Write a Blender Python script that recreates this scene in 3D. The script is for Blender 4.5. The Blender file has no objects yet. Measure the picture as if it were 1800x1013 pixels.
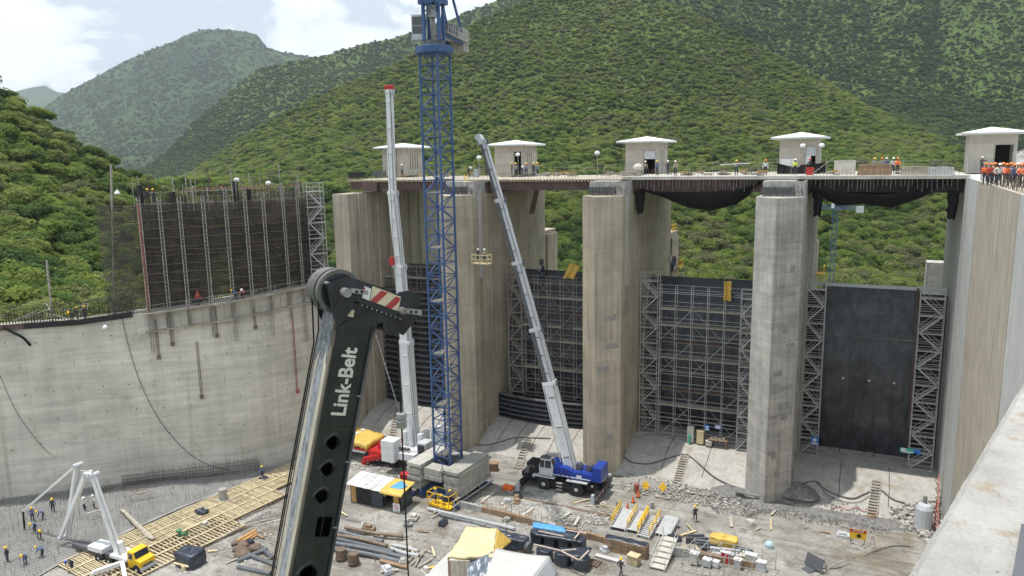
import bpy, math, random
import numpy as np
from mathutils import Vector, Matrix, noise as mn
random.seed(7)
rnd = random.random
def ru(a, b): return a + (b - a) * rnd()
S = bpy.context.scene
COL = S.collection
# ------------------------------------------------------------------ camera
FPX, PITCH, ROLL, YAW, EYE = 1337.368, 0.1721, -0.0180, 0.4451, 2.634
_F = Vector((-math.sin(YAW)*math.cos(PITCH), math.cos(YAW)*math.cos(PITCH), -math.sin(PITCH)))
_R = Vector((math.cos(YAW), math.sin(YAW), 0.0)); _U = _R.cross(_F)
CR = _R*math.cos(ROLL) + _U*math.sin(ROLL); CU = -_R*math.sin(ROLL) + _U*math.cos(ROLL); CF = _F
CC = Vector((0, 0, EYE))
cd = bpy.data.cameras.new('camera'); cam = bpy.data.objects.new('camera', cd); COL.objects.link(cam)
mw = Matrix.Identity(4)
for i, a in enumerate((CR, CU, -CF, CC)):
    for j in range(3): mw[j][i] = a[j]
cam.matrix_world = mw
cd.sensor_width = 36; cd.lens = 36*FPX/1800; cd.clip_start = .1; cd.clip_end = 40000
S.camera = cam
# ------------------------------------------------------------------ world, sun, exposure
S.view_settings.view_transform = 'Standard'; S.view_settings.look = 'None'
S.view_settings.exposure = 0.42; S.view_settings.gamma = 1; S.view_settings.use_curve_mapping = False
SUN_DIR = Vector((-.20, -.07, 1)).normalized()          # towards the sun
SUN_STR, SKY_STR, CLOUD_STR, HAZE = 3.6, 0.12, 1.6, 6.2e-5
wd = bpy.data.worlds.new('World'); S.world = wd; wd.use_nodes = True
wt = wd.node_tree; wt.nodes.clear()
def nd(t, typ, **k):
    n = t.nodes.new(typ)
    for a, b in k.items():
        if a.startswith('_'): n.inputs[a[1:]].default_value = b
        else: setattr(n, a, b)
    return n
def ramp(t, src, stops, interp='LINEAR'):
    r = t.nodes.new('ShaderNodeValToRGB'); r.color_ramp.interpolation = interp
    e = r.color_ramp.elements
    while len(e) < len(stops): e.new(.5)
    for x, (p, c) in zip(e, stops):
        x.position = p; x.color = (c, c, c, 1) if isinstance(c, (int, float)) else (*c[:3], 1)
    t.links.new(src, r.inputs[0]); return r.outputs[0]
sky = nd(wt, 'ShaderNodeTexSky', sky_type='NISHITA', sun_disc=False)
sky.sun_elevation = math.asin(SUN_DIR.z); sky.sun_rotation = math.atan2(SUN_DIR.x, SUN_DIR.y)
bg1 = nd(wt, 'ShaderNodeBackground', _Strength=SKY_STR); wt.links.new(sky.outputs[0], bg1.inputs[0])
tc = nd(wt, 'ShaderNodeTexCoord')
mp = nd(wt, 'ShaderNodeMapping'); mp.inputs['Scale'].default_value = (1, 1, 1.7); mp.inputs['Location'].default_value = (2.7, 1.9, .9)
wt.links.new(tc.outputs['Generated'], mp.inputs[0])
n1 = nd(wt, 'ShaderNodeTexNoise', _Scale=6.5, _Detail=10, _Roughness=.56, _Distortion=.25); wt.links.new(mp.outputs[0], n1.inputs['Vector'])
n2 = nd(wt, 'ShaderNodeTexNoise', _Scale=2.2, _Detail=4, _Roughness=.5); wt.links.new(mp.outputs[0], n2.inputs['Vector'])
sx = nd(wt, 'ShaderNodeSeparateXYZ'); wt.links.new(tc.outputs['Generated'], sx.inputs[0])
bk_ = nd(wt, 'ShaderNodeMath', operation='MULTIPLY_ADD', use_clamp=False); wt.links.new(sx.outputs[2], bk_.inputs[0]); bk_.inputs[1].default_value = -1.0; bk_.inputs[2].default_value = .19
bm2 = nd(wt, 'ShaderNodeMath', operation='MAXIMUM'); wt.links.new(bk_.outputs[0], bm2.inputs[0]); bm2.inputs[1].default_value = -.04
ba_ = nd(wt, 'ShaderNodeMath', operation='ADD'); wt.links.new(n1.outputs['Fac'], ba_.inputs[0]); wt.links.new(bm2.outputs[0], ba_.inputs[1])
puff = ramp(wt, ba_.outputs[0], [(.46, 0), (.50, .6), (.58, 1)])
cc = nd(wt, 'ShaderNodeMix', data_type='RGBA'); cc.inputs[6].default_value = (.36, .42, .48, 1); cc.inputs[7].default_value = (.76, .78, .80, 1)
wt.links.new(puff, cc.inputs[0])
bg2 = nd(wt, 'ShaderNodeBackground', _Strength=CLOUD_STR); wt.links.new(cc.outputs[2], bg2.inputs[0])
cov = ramp(wt, n2.outputs['Fac'], [(.30, .80), (.55, 1)])
mx = nd(wt, 'ShaderNodeMixShader'); wt.links.new(cov, mx.inputs[0]); wt.links.new(bg1.outputs[0], mx.inputs[1]); wt.links.new(bg2.outputs[0], mx.inputs[2])
wo = nd(wt, 'ShaderNodeOutputWorld'); wt.links.new(mx.outputs[0], wo.inputs[0])
ld = bpy.data.lights.new('sun', 'SUN'); ld.energy = SUN_STR; ld.angle = math.radians(.6); ld.color = (1, .96, .9)
sun = bpy.data.objects.new('sun', ld); COL.objects.link(sun)
sun.rotation_euler = SUN_DIR.to_track_quat('Z', 'Y').to_euler(); sun.location = (0, 0, 60)
S.cycles.volume_bounces = 0; S.cycles.max_bounces = 6; S.cycles.transparent_max_bounces = 6
# ------------------------------------------------------------------ placing: a photo point on a plane of the place
G = -34.5
def ray(x, y): return CF + CR*((x-900)/FPX) - CU*((y-506.5)/FPX)
def at(x, y, z=G): d = ray(x, y); return CC + d*((z-EYE)/d.z)
def onv(x, y, v): d = ray(x, y); return CC + d*(v/d.y)
def onu(x, y, u): d = ray(x, y); return CC + d*(u/d.x)
def dep(x, y, D): return CC + ray(x, y)*D
# ------------------------------------------------------------------ mesh builder
class MB:
    def __init__(s, o=None):
        s.v = []; s.f = []; s.m = []; s.o = Vector(o) if o is not None else Vector((0, 0, 0))
    def pts(s, ps):
        b = len(s.v); s.v += [tuple(p) for p in ps]; return b
    def face(s, ps, mi=0):
        b = s.pts(ps); s.f.append(tuple(range(b, b+len(ps)))); s.m.append(mi)
    def hexa(s, p, mi=0):                       # 4 bottom, 4 top
        b = s.pts(p)
        for q in ((3,2,1,0),(4,5,6,7),(0,1,5,4),(1,2,6,5),(2,3,7,6),(3,0,4,7)):
            s.f.append(tuple(b+i for i in q)); s.m.append(mi)
    def box(s, x0, x1, y0, y1, z0, z1, mi=0):
        s.hexa([(x0,y0,z0),(x1,y0,z0),(x1,y1,z0),(x0,y1,z0),(x0,y0,z1),(x1,y0,z1),(x1,y1,z1),(x0,y1,z1)], mi)
    def bx(s, c, d, rz=0, mi=0):                # base-centre, size, turn
        M_ = Matrix.Rotation(rz, 3, 'Z'); c = Vector(c); x, y, z = d[0]/2, d[1]/2, d[2]
        s.hexa([c + M_ @ Vector(p) for p in ((-x,-y,0),(x,-y,0),(x,y,0),(-x,y,0),(-x,-y,z),(x,-y,z),(x,y,z),(-x,y,z))], mi)
    def bar(s, p, q, w, h=None, mi=0, up=(0,0,1), w2=None, h2=None):
        p = Vector(p); q = Vector(q); h = h or w; w2 = w2 or w; h2 = h2 or h
        d = (q-p).normalized(); a = d.cross(Vector(up))
        if a.length < .05: a = d.cross(Vector((1, 0, 0)))
        a.normalize(); b = a.cross(d)
        r = []
        for c, ww, hh in ((p, w, h), (q, w2, h2)):
            r += [c-a*ww/2-b*hh/2, c+a*ww/2-b*hh/2, c+a*ww/2+b*hh/2, c-a*ww/2+b*hh/2]
        s.hexa(r, mi)
    def tube(s, p, q, r, n=5, mi=0, r2=None, cap=True):
        p = Vector(p); q = Vector(q); d = (q-p).normalized(); r2 = r if r2 is None else r2
        a = d.orthogonal().normalized(); b = d.cross(a); k = len(s.v)
        for c, rr in ((p, r), (q, r2)):
            for i in range(n):
                t = 2*math.pi*i/n; s.v.append(tuple(c + a*(rr*math.cos(t)) + b*(rr*math.sin(t))))
        for i in range(n):
            j = (i+1) % n; s.f.append((k+i, k+j, k+n+j, k+n+i)); s.m.append(mi)
        if cap:
            s.f.append(tuple(k+i for i in reversed(range(n)))); s.f.append(tuple(k+n+i for i in range(n))); s.m += [mi, mi]
    def path(s, ps, r, n=5, mi=0):
        ps = [Vector(p) for p in ps]; k0 = len(s.v); a = None
        for i, p in enumerate(ps):
            d = (ps[min(i+1, len(ps)-1)] - ps[max(i-1, 0)]).normalized()
            a = d.orthogonal().normalized() if a is None else (a - d*a.dot(d)).normalized()
            b = d.cross(a)
            for j in range(n):
                t = 2*math.pi*j/n; s.v.append(tuple(p + a*(r*math.cos(t)) + b*(r*math.sin(t))))
        for i in range(len(ps)-1):
            for j in range(n):
                q = (j+1) % n; k = k0+i*n; s.f.append((k+j, k+q, k+n+q, k+n+j)); s.m.append(mi)
    def prism(s, poly, O, ax, ay, az, mi=0, holes=None):   # polygon in (ax, ay) at O, pushed along az
        O, ax, ay, az = map(Vector, (O, ax, ay, az)); n = len(poly)
        b = s.pts([O + ax*x + ay*y for x, y in poly] + [O + ax*x + ay*y + az for x, y in poly])
        s.f.append(tuple(b+i for i in reversed(range(n)))); s.f.append(tuple(b+n+i for i in range(n))); s.m += [mi, mi]
        for i in range(n):
            j = (i+1) % n; s.f.append((b+i, b+j, b+n+j, b+n+i)); s.m.append(mi)
    def lathe(s, prof, O, az=(0,0,1), n=12, mi=0):          # (radius, height) along az
        O = Vector(O); d = Vector(az).normalized(); a = d.orthogonal().normalized(); c = d.cross(a); k0 = len(s.v)
        for r, h in prof:
            for j in range(n):
                t = 2*math.pi*j/n; s.v.append(tuple(O + d*h + a*(r*math.cos(t)) + c*(r*math.sin(t))))
        for i in range(len(prof)-1):
            for j in range(n):
                q = (j+1) % n; k = k0+i*n; s.f.append((k+j, k+q, k+n+q, k+n+j)); s.m.append(mi)
        s.f.append(tuple(k0+j for j in reversed(range(n)))); s.f.append(tuple(k0+(len(prof)-1)*n+j for j in range(n))); s.m += [mi, mi]
    def grid(s, fn, nu, nv, mi=0):
        k = len(s.v)
        for i in range(nu+1):
            for j in range(nv+1): s.v.append(tuple(fn(i/nu, j/nv)))
        for i in range(nu):
            for j in range(nv):
                a = k+i*(nv+1)+j; s.f.append((a, a+nv+1, a+nv+2, a+1)); s.m.append(mi)
    def mesh(s, name, mats, smooth=False):
        me = bpy.data.meshes.new(name); o = s.o
        me.from_pydata([(x-o.x, y-o.y, z-o.z) for x, y, z in s.v], [], s.f)
        for m in (mats if isinstance(mats, (list, tuple)) else [mats]): me.materials.append(m)
        if any(s.m): me.polygons.foreach_set('material_index', s.m)
        if smooth: me.polygons.foreach_set('use_smooth', [True]*len(s.f))
        me.update(); return me
    def build(s, name, mats, parent=None, smooth=False, kind=None, label=None, thick=0):
        o = bpy.data.objects.new(name, s.mesh(name, mats, smooth)); COL.objects.link(o)
        if parent is not None: o.parent = parent
        if kind: o['kind'] = kind
        if label: o['label'] = label
        if thick:
            md = o.modifiers.new('thick', 'SOLIDIFY'); md.thickness = thick
        return o
def T(name, label, cat, loc=(0,0,0), rz=0, group=None):
    o = bpy.data.objects.new(name, None); o.empty_display_size = .2; COL.objects.link(o)
    o.location = loc; o.rotation_euler = (0, 0, rz); tag(o, label, cat, group); return o
def tag(o, label, cat, group=None):
    o['label'] = label; o['category'] = cat
    if group: o['group'] = group
    return o
def part(name, me, parent, loc=None, rot=None, scale=None, kind=None):     # one more object on a shared mesh
    o = bpy.data.objects.new(name, me); COL.objects.link(o); o.parent = parent
    if loc is not None: o.location = loc
    if rot is not None: o.rotation_euler = rot
    if scale is not None: o.scale = scale
    if kind: o['kind'] = kind
    return o
def copy_tree(o, parent=None):
    c = o.copy(); COL.objects.link(c); c.parent = parent
    for ch in list(o.children): copy_tree(ch, c)
    return c
def dup(root, loc, rz=None, label=None, group=None):
    r = copy_tree(root); r.location = loc
    if rz is not None: r.rotation_euler = (0, 0, rz)
    if label: r['label'] = label
    if group: r['group'] = group
    return r
# ------------------------------------------------------------------ materials
def M(name, c, rough=.8, metal=0, var=.15, sc=2., streak=0, ssc=1.2, bump=0, bsc=12, lift=0, patch=0, rust=0, rc=(.16,.07,.03), spec=.35, obj=0, hgrain=0, wet=0, runs=0):
    m = bpy.data.materials.new(name); m.use_nodes = True; t = m.node_tree; L = t.links.new
    b = t.nodes['Principled BSDF']; b.inputs['Roughness'].default_value = rough; b.inputs['Metallic'].default_value = metal
    b.inputs['Specular IOR Level'].default_value = spec
    geo = nd(t, 'ShaderNodeNewGeometry'); P = geo.outputs['Position']
    n = nd(t, 'ShaderNodeTexNoise', _Scale=sc, _Detail=7, _Roughness=.62); L(P, n.inputs['Vector'])
    f = ramp(t, n.outputs['Fac'], [(.3, 1-var), (.7, 1+var)])
    def mul(a, bb):
        x = nd(t, 'ShaderNodeMix', data_type='RGBA', blend_type='MULTIPLY'); x.inputs[0].default_value = 1
        L(a, x.inputs[6]); L(bb, x.inputs[7]); return x.outputs[2]
    rgb = nd(t, 'ShaderNodeRGB'); rgb.outputs[0].default_value = (*c, 1)
    col = mul(rgb.outputs[0], f)
    if obj:
        oi = nd(t, 'ShaderNodeObjectInfo'); col = mul(col, ramp(t, oi.outputs['Random'], [(0, 1-obj), (1, 1+obj)]))
    if streak:
        mp_ = nd(t, 'ShaderNodeMapping'); mp_.inputs['Scale'].default_value = (ssc, ssc, ssc*.035); L(P, mp_.inputs[0])
        k = nd(t, 'ShaderNodeTexNoise', _Scale=2, _Detail=6, _Roughness=.65); L(mp_.outputs[0], k.inputs['Vector'])
        col = mul(col, ramp(t, k.outputs['Fac'], [(.32, 1-streak), (.52, 1), (.72, 1+streak*.5)]))
    if hgrain:
        mp_ = nd(t, 'ShaderNodeMapping'); mp_.inputs['Scale'].default_value = (.12, .12, 1.6); L(P, mp_.inputs[0])
        k = nd(t, 'ShaderNodeTexNoise', _Scale=1.2, _Detail=6, _Roughness=.7, _Distortion=.4); L(mp_.outputs[0], k.inputs['Vector'])
        col = mul(col, ramp(t, k.outputs['Fac'], [(.3, 1-hgrain), (.5, 1), (.7, 1+hgrain)]))
    if runs:
        mp_ = nd(t, 'ShaderNodeMapping'); mp_.inputs['Scale'].default_value = (.9, .9, .03); L(P, mp_.inputs[0])
        k = nd(t, 'ShaderNodeTexNoise', _Scale=1.6, _Detail=8, _Roughness=.75, _Distortion=.15); L(mp_.outputs[0], k.inputs['Vector'])
        x = nd(t, 'ShaderNodeMix', data_type='RGBA'); L(ramp(t, k.outputs['Fac'], [(.56, 0), (.68, runs)]), x.inputs[0]); L(col, x.inputs[6]); x.inputs[7].default_value = (c[0]*.5, c[1]*.44, c[2]*.36, 1); col = x.outputs[2]
    if lift or patch:
        sp = nd(t, 'ShaderNodeSeparateXYZ'); L(P, sp.inputs[0])
    if lift:
        d = nd(t, 'ShaderNodeMath', operation='DIVIDE'); L(sp.outputs[2], d.inputs[0]); d.inputs[1].default_value = lift
        fr = nd(t, 'ShaderNodeMath', operation='FRACT'); L(d.outputs[0], fr.inputs[0])
        col = mul(col, ramp(t, fr.outputs[0], [(0, .80), (.02, .84), (.035, 1)]))
        fl = nd(t, 'ShaderNodeMath', operation='FLOOR'); L(d.outputs[0], fl.inputs[0])
        wn = nd(t, 'ShaderNodeTexWhiteNoise', noise_dimensions='1D'); L(fl.outputs[0], wn.inputs['W'])
        col = mul(col, ramp(t, wn.outputs['Value'], [(0, .92), (1, 1.06)]))
    if patch:
        mp_ = nd(t, 'ShaderNodeMapping'); mp_.inputs['Scale'].default_value = (.7, .7, 1.1); L(P, mp_.inputs[0])
        nz = nd(t, 'ShaderNodeVectorMath', operation='FLOOR'); L(mp_.outputs[0], nz.inputs[0])
        wn = nd(t, 'ShaderNodeTexWhiteNoise', noise_dimensions='3D'); L(nz.outputs[0], wn.inputs['Vector'])
        col = mul(col, ramp(t, wn.outputs['Value'], [(0, 1-patch), (.16, 1-patch), (.22, 1), (.9, 1), (.95, 1+patch*.5)]))
    if rust:
        k = nd(t, 'ShaderNodeTexNoise', _Scale=sc*1.7, _Detail=8, _Roughness=.7); L(P, k.inputs['Vector'])
        x = nd(t, 'ShaderNodeMix', data_type='RGBA'); L(ramp(t, k.outputs['Fac'], [(.62-.3*rust, 0), (.74-.3*rust, 1)]), x.inputs[0])
        L(col, x.inputs[6]); x.inputs[7].default_value = (*rc, 1); col = x.outputs[2]
    L(col, b.inputs['Base Color'])
    if wet:
        k = nd(t, 'ShaderNodeTexNoise', _Scale=.5, _Detail=5); L(P, k.inputs['Vector'])
        L(ramp(t, k.outputs['Fac'], [(.5, rough), (.62, .25)]), b.inputs['Roughness'])
    if bump:
        k = nd(t, 'ShaderNodeTexNoise', _Scale=bsc, _Detail=6, _Roughness=.6); L(P, k.inputs['Vector'])
        bp = nd(t, 'ShaderNodeBump', _Strength=bump, _Distance=.05); L(k.outputs['Fac'], bp.inputs['Height']); L(bp.outputs[0], b.inputs['Normal'])
    return m
m_pier = M('pier_concrete', (.44,.385,.30), runs=.5, streak=.28, ssc=1.1, var=.22, sc=.28, lift=2.6, bump=.25)
m_pier3 = M('patched_concrete', (.44,.42,.385), runs=.4, streak=.22, ssc=.9, var=.28, sc=.45, lift=2.4, patch=.05, bump=.3, hgrain=.15)
m_left = M('weathered_wall_concrete', (.55,.52,.455), streak=.10, ssc=.5, var=.20, sc=.18, hgrain=.19, runs=.4, bump=.25, rust=.16, rc=(.40,.36,.29))
m_right = M('grey_wall_concrete', (.47,.47,.45), runs=.3, streak=.16, ssc=1.4, var=.10, sc=.5, bump=.2)
m_tan = M('board_marked_concrete', (.43,.385,.31), runs=.5, streak=.34, ssc=2.2, var=.14, sc=.5, bump=.2)
m_slab = M('pale_slab_concrete', (.39,.375,.345), var=.16, sc=.35, streak=.2, ssc=.8, bump=.2, rust=.28, rc=(.30,.27,.22))
m_para = M('bleached_concrete', (.45,.435,.41), var=.24, sc=2.2, bump=.8, bsc=30, rust=.2, rc=(.36,.30,.22))
m_rough = M('rough_concrete', (.34,.33,.31), var=.4, sc=1.6, bump=.8, bsc=6)
m_block = M('ballast_concrete', (.38,.37,.33), var=.2, sc=1.2, streak=.2, obj=.16, bump=.3)
m_hut = M('hut_concrete', (.42,.39,.34), runs=.35, var=.12, sc=1.0, lift=.75, bump=.2)
m_roofw = M('white_roof', (.80,.81,.80), var=.05, rough=.5)
m_deck = M('deck_slab', (.44,.42,.37), var=.22, sc=.8, bump=.3)
m_galv = M('galvanised_tube', (.50,.50,.485), rough=.5, metal=.35, var=.25, sc=3, rust=.1)
m_galvd = M('dull_tube', (.38,.36,.33), rough=.6, metal=.3, var=.3, sc=3, rust=.28)
m_rusty = M('rusty_bar', (.145,.105,.08), rough=.85, var=.4, sc=1.4)
m_rebar = M('dark_rebar', (.055,.048,.043), rough=.8, var=.35, sc=.8)
m_redrail = M('red_oxide', (.33,.10,.07), rough=.7, var=.3, rust=.2)
m_plank = M('scaffold_plank', (.38,.34,.28), var=.3, sc=2.5, obj=.2)
m_wood = M('formwork_timber', (.54,.45,.29), var=.28, sc=2.5, obj=.22)
m_woodo = M('orange_timber', (.48,.27,.10), var=.25, sc=3, obj=.12)
m_ply = M('brown_plywood', (.28,.19,.12), var=.25, sc=2, streak=.2, obj=.12)
m_girder = M('oxide_girder', (.115,.075,.07), rough=.7, var=.25, sc=1, rust=.15)
m_gate = M('black_gate', (.050,.053,.061), rough=.42, var=.55, sc=.55, streak=.6, ssc=1.0, lift=2.9, spec=.45, rust=.12, rc=(.085,.088,.095))
m_gate2 = M('slate_gate', (.050,.054,.064), rough=.5, var=.25, sc=.6, streak=.2)
m_log_lit = M('lit_beam_flange', (.12,.125,.135), rough=.45, var=.3, sc=1.5)  # paler top flanges: the light on the beam tops is painted in
m_crt = M('curtain_rebar', (.10,.086,.074), rough=.85, var=.45, sc=.6)
m_log = M('black_beam', (.036,.038,.043), rough=.45, var=.35, sc=1.2, obj=.25)
m_black = M('black_paint', (.020,.021,.022), rough=.42, var=.25, sc=3, bump=.05)
m_boom = M('charcoal_boom', (.024,.026,.030), rough=.30, var=.4, sc=2.6, rust=.13, rc=(.070,.068,.062), spec=.5, bump=.12, bsc=5, streak=.35, ssc=5)
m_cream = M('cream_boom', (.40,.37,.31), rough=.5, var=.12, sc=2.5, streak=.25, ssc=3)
m_net = M('black_net', (.010,.010,.011), rough=.9, var=.3, sc=4)
m_blue = M('tower_blue', (.045,.095,.22), rough=.45, var=.18, sc=2, rust=.08)
m_blue2 = M('crane_blue', (.018,.05,.30), rough=.3, var=.1, sc=2)
m_white = M('white_paint', (.70,.71,.71), rough=.35, var=.06, sc=2, streak=.06)
m_wgrey = M('pale_grey_paint', (.50,.52,.54), rough=.4, var=.1, sc=2)
m_dgrey = M('dark_grey_paint', (.10,.105,.115), rough=.4, var=.15, sc=2)
m_red = M('red_paint', (.45,.03,.03), rough=.4, var=.15, sc=2)
m_yel = M('yellow_paint', (.75,.46,.03), rough=.45, var=.12, sc=2)
m_orange = M('orange_plastic', (.80,.16,.03), rough=.5, var=.12)
m_rub = M('tyre_rubber', (.030,.030,.030), rough=.85, var=.3, sc=5)
m_steel = M('worn_steel', (.33,.33,.33), rough=.45, metal=.6, var=.3, sc=5, rust=.12)
m_sheave = M('sheave_steel', (.17,.165,.155), rough=.5, metal=.4, var=.2, sc=8, rust=.12, rc=(.10,.08,.06))
m_rope = M('black_rope', (.012,.012,.013), rough=.6)
m_glass = M('dark_glass', (.02,.03,.035), rough=.08, spec=.8, var=.1)
m_tblack = M('dark_tarp', (.035,.045,.065), rough=.32, var=.45, sc=3, bump=.7, bsc=3, spec=.6)
m_tyel = M('yellow_tarp', (.62,.42,.10), rough=.5, var=.15, sc=1.5, bump=.5, bsc=3)
m_tpale = M('sun_bleached_tarp', (.62,.53,.31), rough=.6, var=.14, sc=1.2, bump=.4, bsc=3, rust=.05, rc=(.4,.25,.08))
m_tblue = M('blue_tarp', (.10,.33,.62), rough=.4, var=.15, bump=.4, bsc=4)
m_twhite = M('white_canvas', (.50,.495,.48), rough=.7, var=.06, sc=1, bump=.3, bsc=3)
m_tin = M('tin_roof', (.66,.66,.66), rough=.4, metal=.2, var=.2, sc=1.5, rust=.2, rc=(.36,.33,.30))
m_skin = M('skin', (.30,.17,.10), rough=.6)
m_pipe = M('grey_pipe', (.13,.14,.15), rough=.4, var=.2, sc=2, obj=.2)
m_pipeb = M('brown_pipe', (.20,.15,.11), rough=.6, var=.3, sc=2)
m_pgrey = M('pale_pipe', (.42,.43,.43), rough=.4, var=.15, sc=2)
m_rock = M('broken_rock', (.36,.345,.32), var=.3, sc=2.5, obj=.35)
m_drock = M('dark_gravel', (.19,.185,.18), var=.45, sc=3, bump=1, bsc=9)
m_sgreen = M('machine_green', (.10,.24,.11), rough=.5)
m_sblue = M('sign_blue', (.03,.19,.60), rough=.5, var=.05)
m_sgn = M('sign_green', (.06,.40,.30), rough=.5, var=.05)
m_box = M('beige_cabinet', (.52,.50,.44), rough=.5, var=.1)
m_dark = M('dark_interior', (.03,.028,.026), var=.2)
m_hose = M('grey_hose', (.13,.125,.12), rough=.6, var=.2)
# ================================================================== SETTING
# ---- ground
def ground_mat():
    m = bpy.data.materials.new('dusty_ground'); m.use_nodes = True; t = m.node_tree; L = t.links.new; b = t.nodes['Principled BSDF']
    g = nd(t, 'ShaderNodeNewGeometry'); P = g.outputs['Position']
    def N(s, d=6, r=.6, dist=0):
        k = nd(t, 'ShaderNodeTexNoise', _Scale=s, _Detail=d, _Roughness=r, _Distortion=dist); L(P, k.inputs['Vector']); return k.outputs['Fac']
    def mix(f, a, c, blend='MIX'):
        x = nd(t, 'ShaderNodeMix', data_type='RGBA', blend_type=blend)
        if isinstance(f, (int, float)): x.inputs[0].default_value = f
        else: L(f, x.inputs[0])
        for s_, v in ((6, a), (7, c)):
            if isinstance(v, tuple): x.inputs[s_].default_value = (*v, 1)
            else: L(v, x.inputs[s_])
        return x.outputs[2]
    col = mix(ramp(t, N(.22, 7), [(.36, 0), (.62, 1)]), (.255, .245, .22), (.40, .385, .35))
    col = mix(ramp(t, N(.16, 6, .6, .6), [(.52, 0), (.62, .85)]), col, (.225, .195, .15))
    col = mix(ramp(t, N(.55, 8, .7), [(.52, 0), (.66, .8)]), col, (.16, .145, .125))
    col = mix(1, col, ramp(t, N(4, 8, .75), [(.3, .72), (.55, 1), (.7, 1.12)]), 'MULTIPLY')
    mpr = nd(t, 'ShaderNodeMapping'); mpr.inputs['Scale'].default_value = (.05, .9, 1); mpr.inputs['Rotation'].default_value = (0, 0, .25); L(P, mpr.inputs[0])
    kr = nd(t, 'ShaderNodeTexNoise', _Scale=1.6, _Detail=7, _Roughness=.65, _Distortion=.5); L(mpr.outputs[0], kr.inputs['Vector'])
    col = mix(1, col, ramp(t, kr.outputs['Fac'], [(.36, .72), (.5, 1), (.68, 1.1)]), 'MULTIPLY')
    v = nd(t, 'ShaderNodeTexVoronoi', _Scale=3.2); L(P, v.inputs['Vector'])
    col = mix(1, col, ramp(t, v.outputs['Distance'], [(0, 1.08), (.5, .9)]), 'MULTIPLY')
    L(col, b.inputs['Base Color'])
    L(ramp(t, N(.16, 6, .6, .6), [(.58, .9), (.66, .22)]), b.inputs['Roughness'])
    bp = nd(t, 'ShaderNodeBump', _Strength=.7, _Distance=.12); L(N(3, 9, .75), bp.inputs['Height']); L(bp.outputs[0], b.inputs['Normal'])
    return m
m_ground = ground_mat()
m_wild = M('wild_ground', (.10, .13, .05), var=.3, sc=.02)
mb = MB()
def gf(u, v):
    x, y = -135+150*u, 2+100*v
    return (x, y, G + .16*(mn.noise((x*.3, y*.3, 1))) + .25*mn.noise((x*.08, y*.08, 5)) - (.25 if y > 84 else 0))
mb.grid(gf, 150, 100); mb.build('site_ground', m_ground, smooth=True, kind='structure')
mb = MB(); mb.grid(lambda u, v: (-14000+28000*u, -6000+20000*v, -78), 8, 8); mb.build('ground', m_wild, kind='structure')
# ---- hills: base, middle and crest lines at their distance
def resamp(pl, n):
    pl = np.array(pl, float); x = np.linspace(pl[0, 0], pl[-1, 0], n)
    return [np.interp(x, pl[:, 0], pl[:, k]) for k in range(pl.shape[1])]
def hill_surf(rows, amp, fs, seed, spur=0):
    n = 160; R_ = [resamp(r, n) for r in rows]
    def P(u, t):
        i = min(n-1.001, max(0, u*(n-1))); a = int(i); fr = i-a
        q = t*(len(rows)-1); k = min(int(q), len(rows)-2); w = q-k
        def g(k_): return [R_[k_][c][a]*(1-fr)+R_[k_][c][a+1]*fr for c in range(3)]
        A, B = g(k), g(k+1); x, y, D = [A[c]*(1-w)+B[c]*w for c in range(3)]
        p = dep(x, y, D)
        e = math.sin(math.pi*min(1, max(0, t)))**.6
        h = mn.fractal((p.x*fs+seed, p.y*fs, seed*.7), .9, 2.1, 5)
        h = .6*h + 1.0*(.32-1.25*abs(mn.noise((u*spur+.5*t, t*1.1+seed, seed)))) + .35*(.3-1.2*abs(mn.noise((u*spur*2.7+seed, t*2.3, seed+4)))) if spur else h
        p = p + Vector((CF.x, CF.y, 0))*(h*amp*e*D) + Vector((0, 0, 1))*(h*amp*.25*D*(.35+.65*e))
        return p
    return P
def hill_mat(name, c1, c2, sc):
    m = bpy.data.materials.new(name); m.use_nodes = True; t = m.node_tree; b = t.nodes['Principled BSDF']; b.inputs['Roughness'].default_value = .95; b.inputs['Specular IOR Level'].default_value = .1
    g = nd(t, 'ShaderNodeNewGeometry')
    n = nd(t, 'ShaderNodeTexNoise', _Scale=sc, _Detail=8, _Roughness=.7); t.links.new(g.outputs['Position'], n.inputs['Vector'])
    t.links.new(ramp(t, n.outputs['Fac'], [(.35, c1), (.65, c2)]), b.inputs['Base Color'])
    n2 = nd(t, 'ShaderNodeTexNoise', _Scale=sc*5, _Detail=8, _Roughness=.8); t.links.new(g.outputs['Position'], n2.inputs['Vector'])
    bp = nd(t, 'ShaderNodeBump', _Strength=1, _Distance=.35/sc*.1); t.links.new(n2.outputs['Fac'], bp.inputs['Height']); t.links.new(bp.outputs[0], b.inputs['Normal'])
    return m
HILLS = {}
def hill(key, rows, amp, fs, seed, mat_, nu=220, nv=90, spur=0):
    P = hill_surf(rows, amp, fs, seed, spur); HILLS[key] = P
    mb = MB(); mb.grid(P, nu, nv); mb.build('hillside', mat_, smooth=True, kind='structure')
def off(pl, y, D): return [(x, y, D) for x, *_ in pl]
mh1 = hill_mat('hill_meadow', (.044, .078, .022), (.095, .135, .038), .05)
mh2 = hill_mat('shaded_mountain_meadow', (.022, .050, .024), (.075, .115, .042), .0016)  # dark forest green with cloud shadow put into the colour
rE = [(-700,-60,300),(-300,60,310),(-80,118,310),(0,158,318),(60,195,322),(130,244,328),(200,292,335),(245,318,340),(330,352,350),(430,372,355)]
hill('E', [off(rE, 640, 135), rE], .03, .012, 3, mh1)
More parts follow.
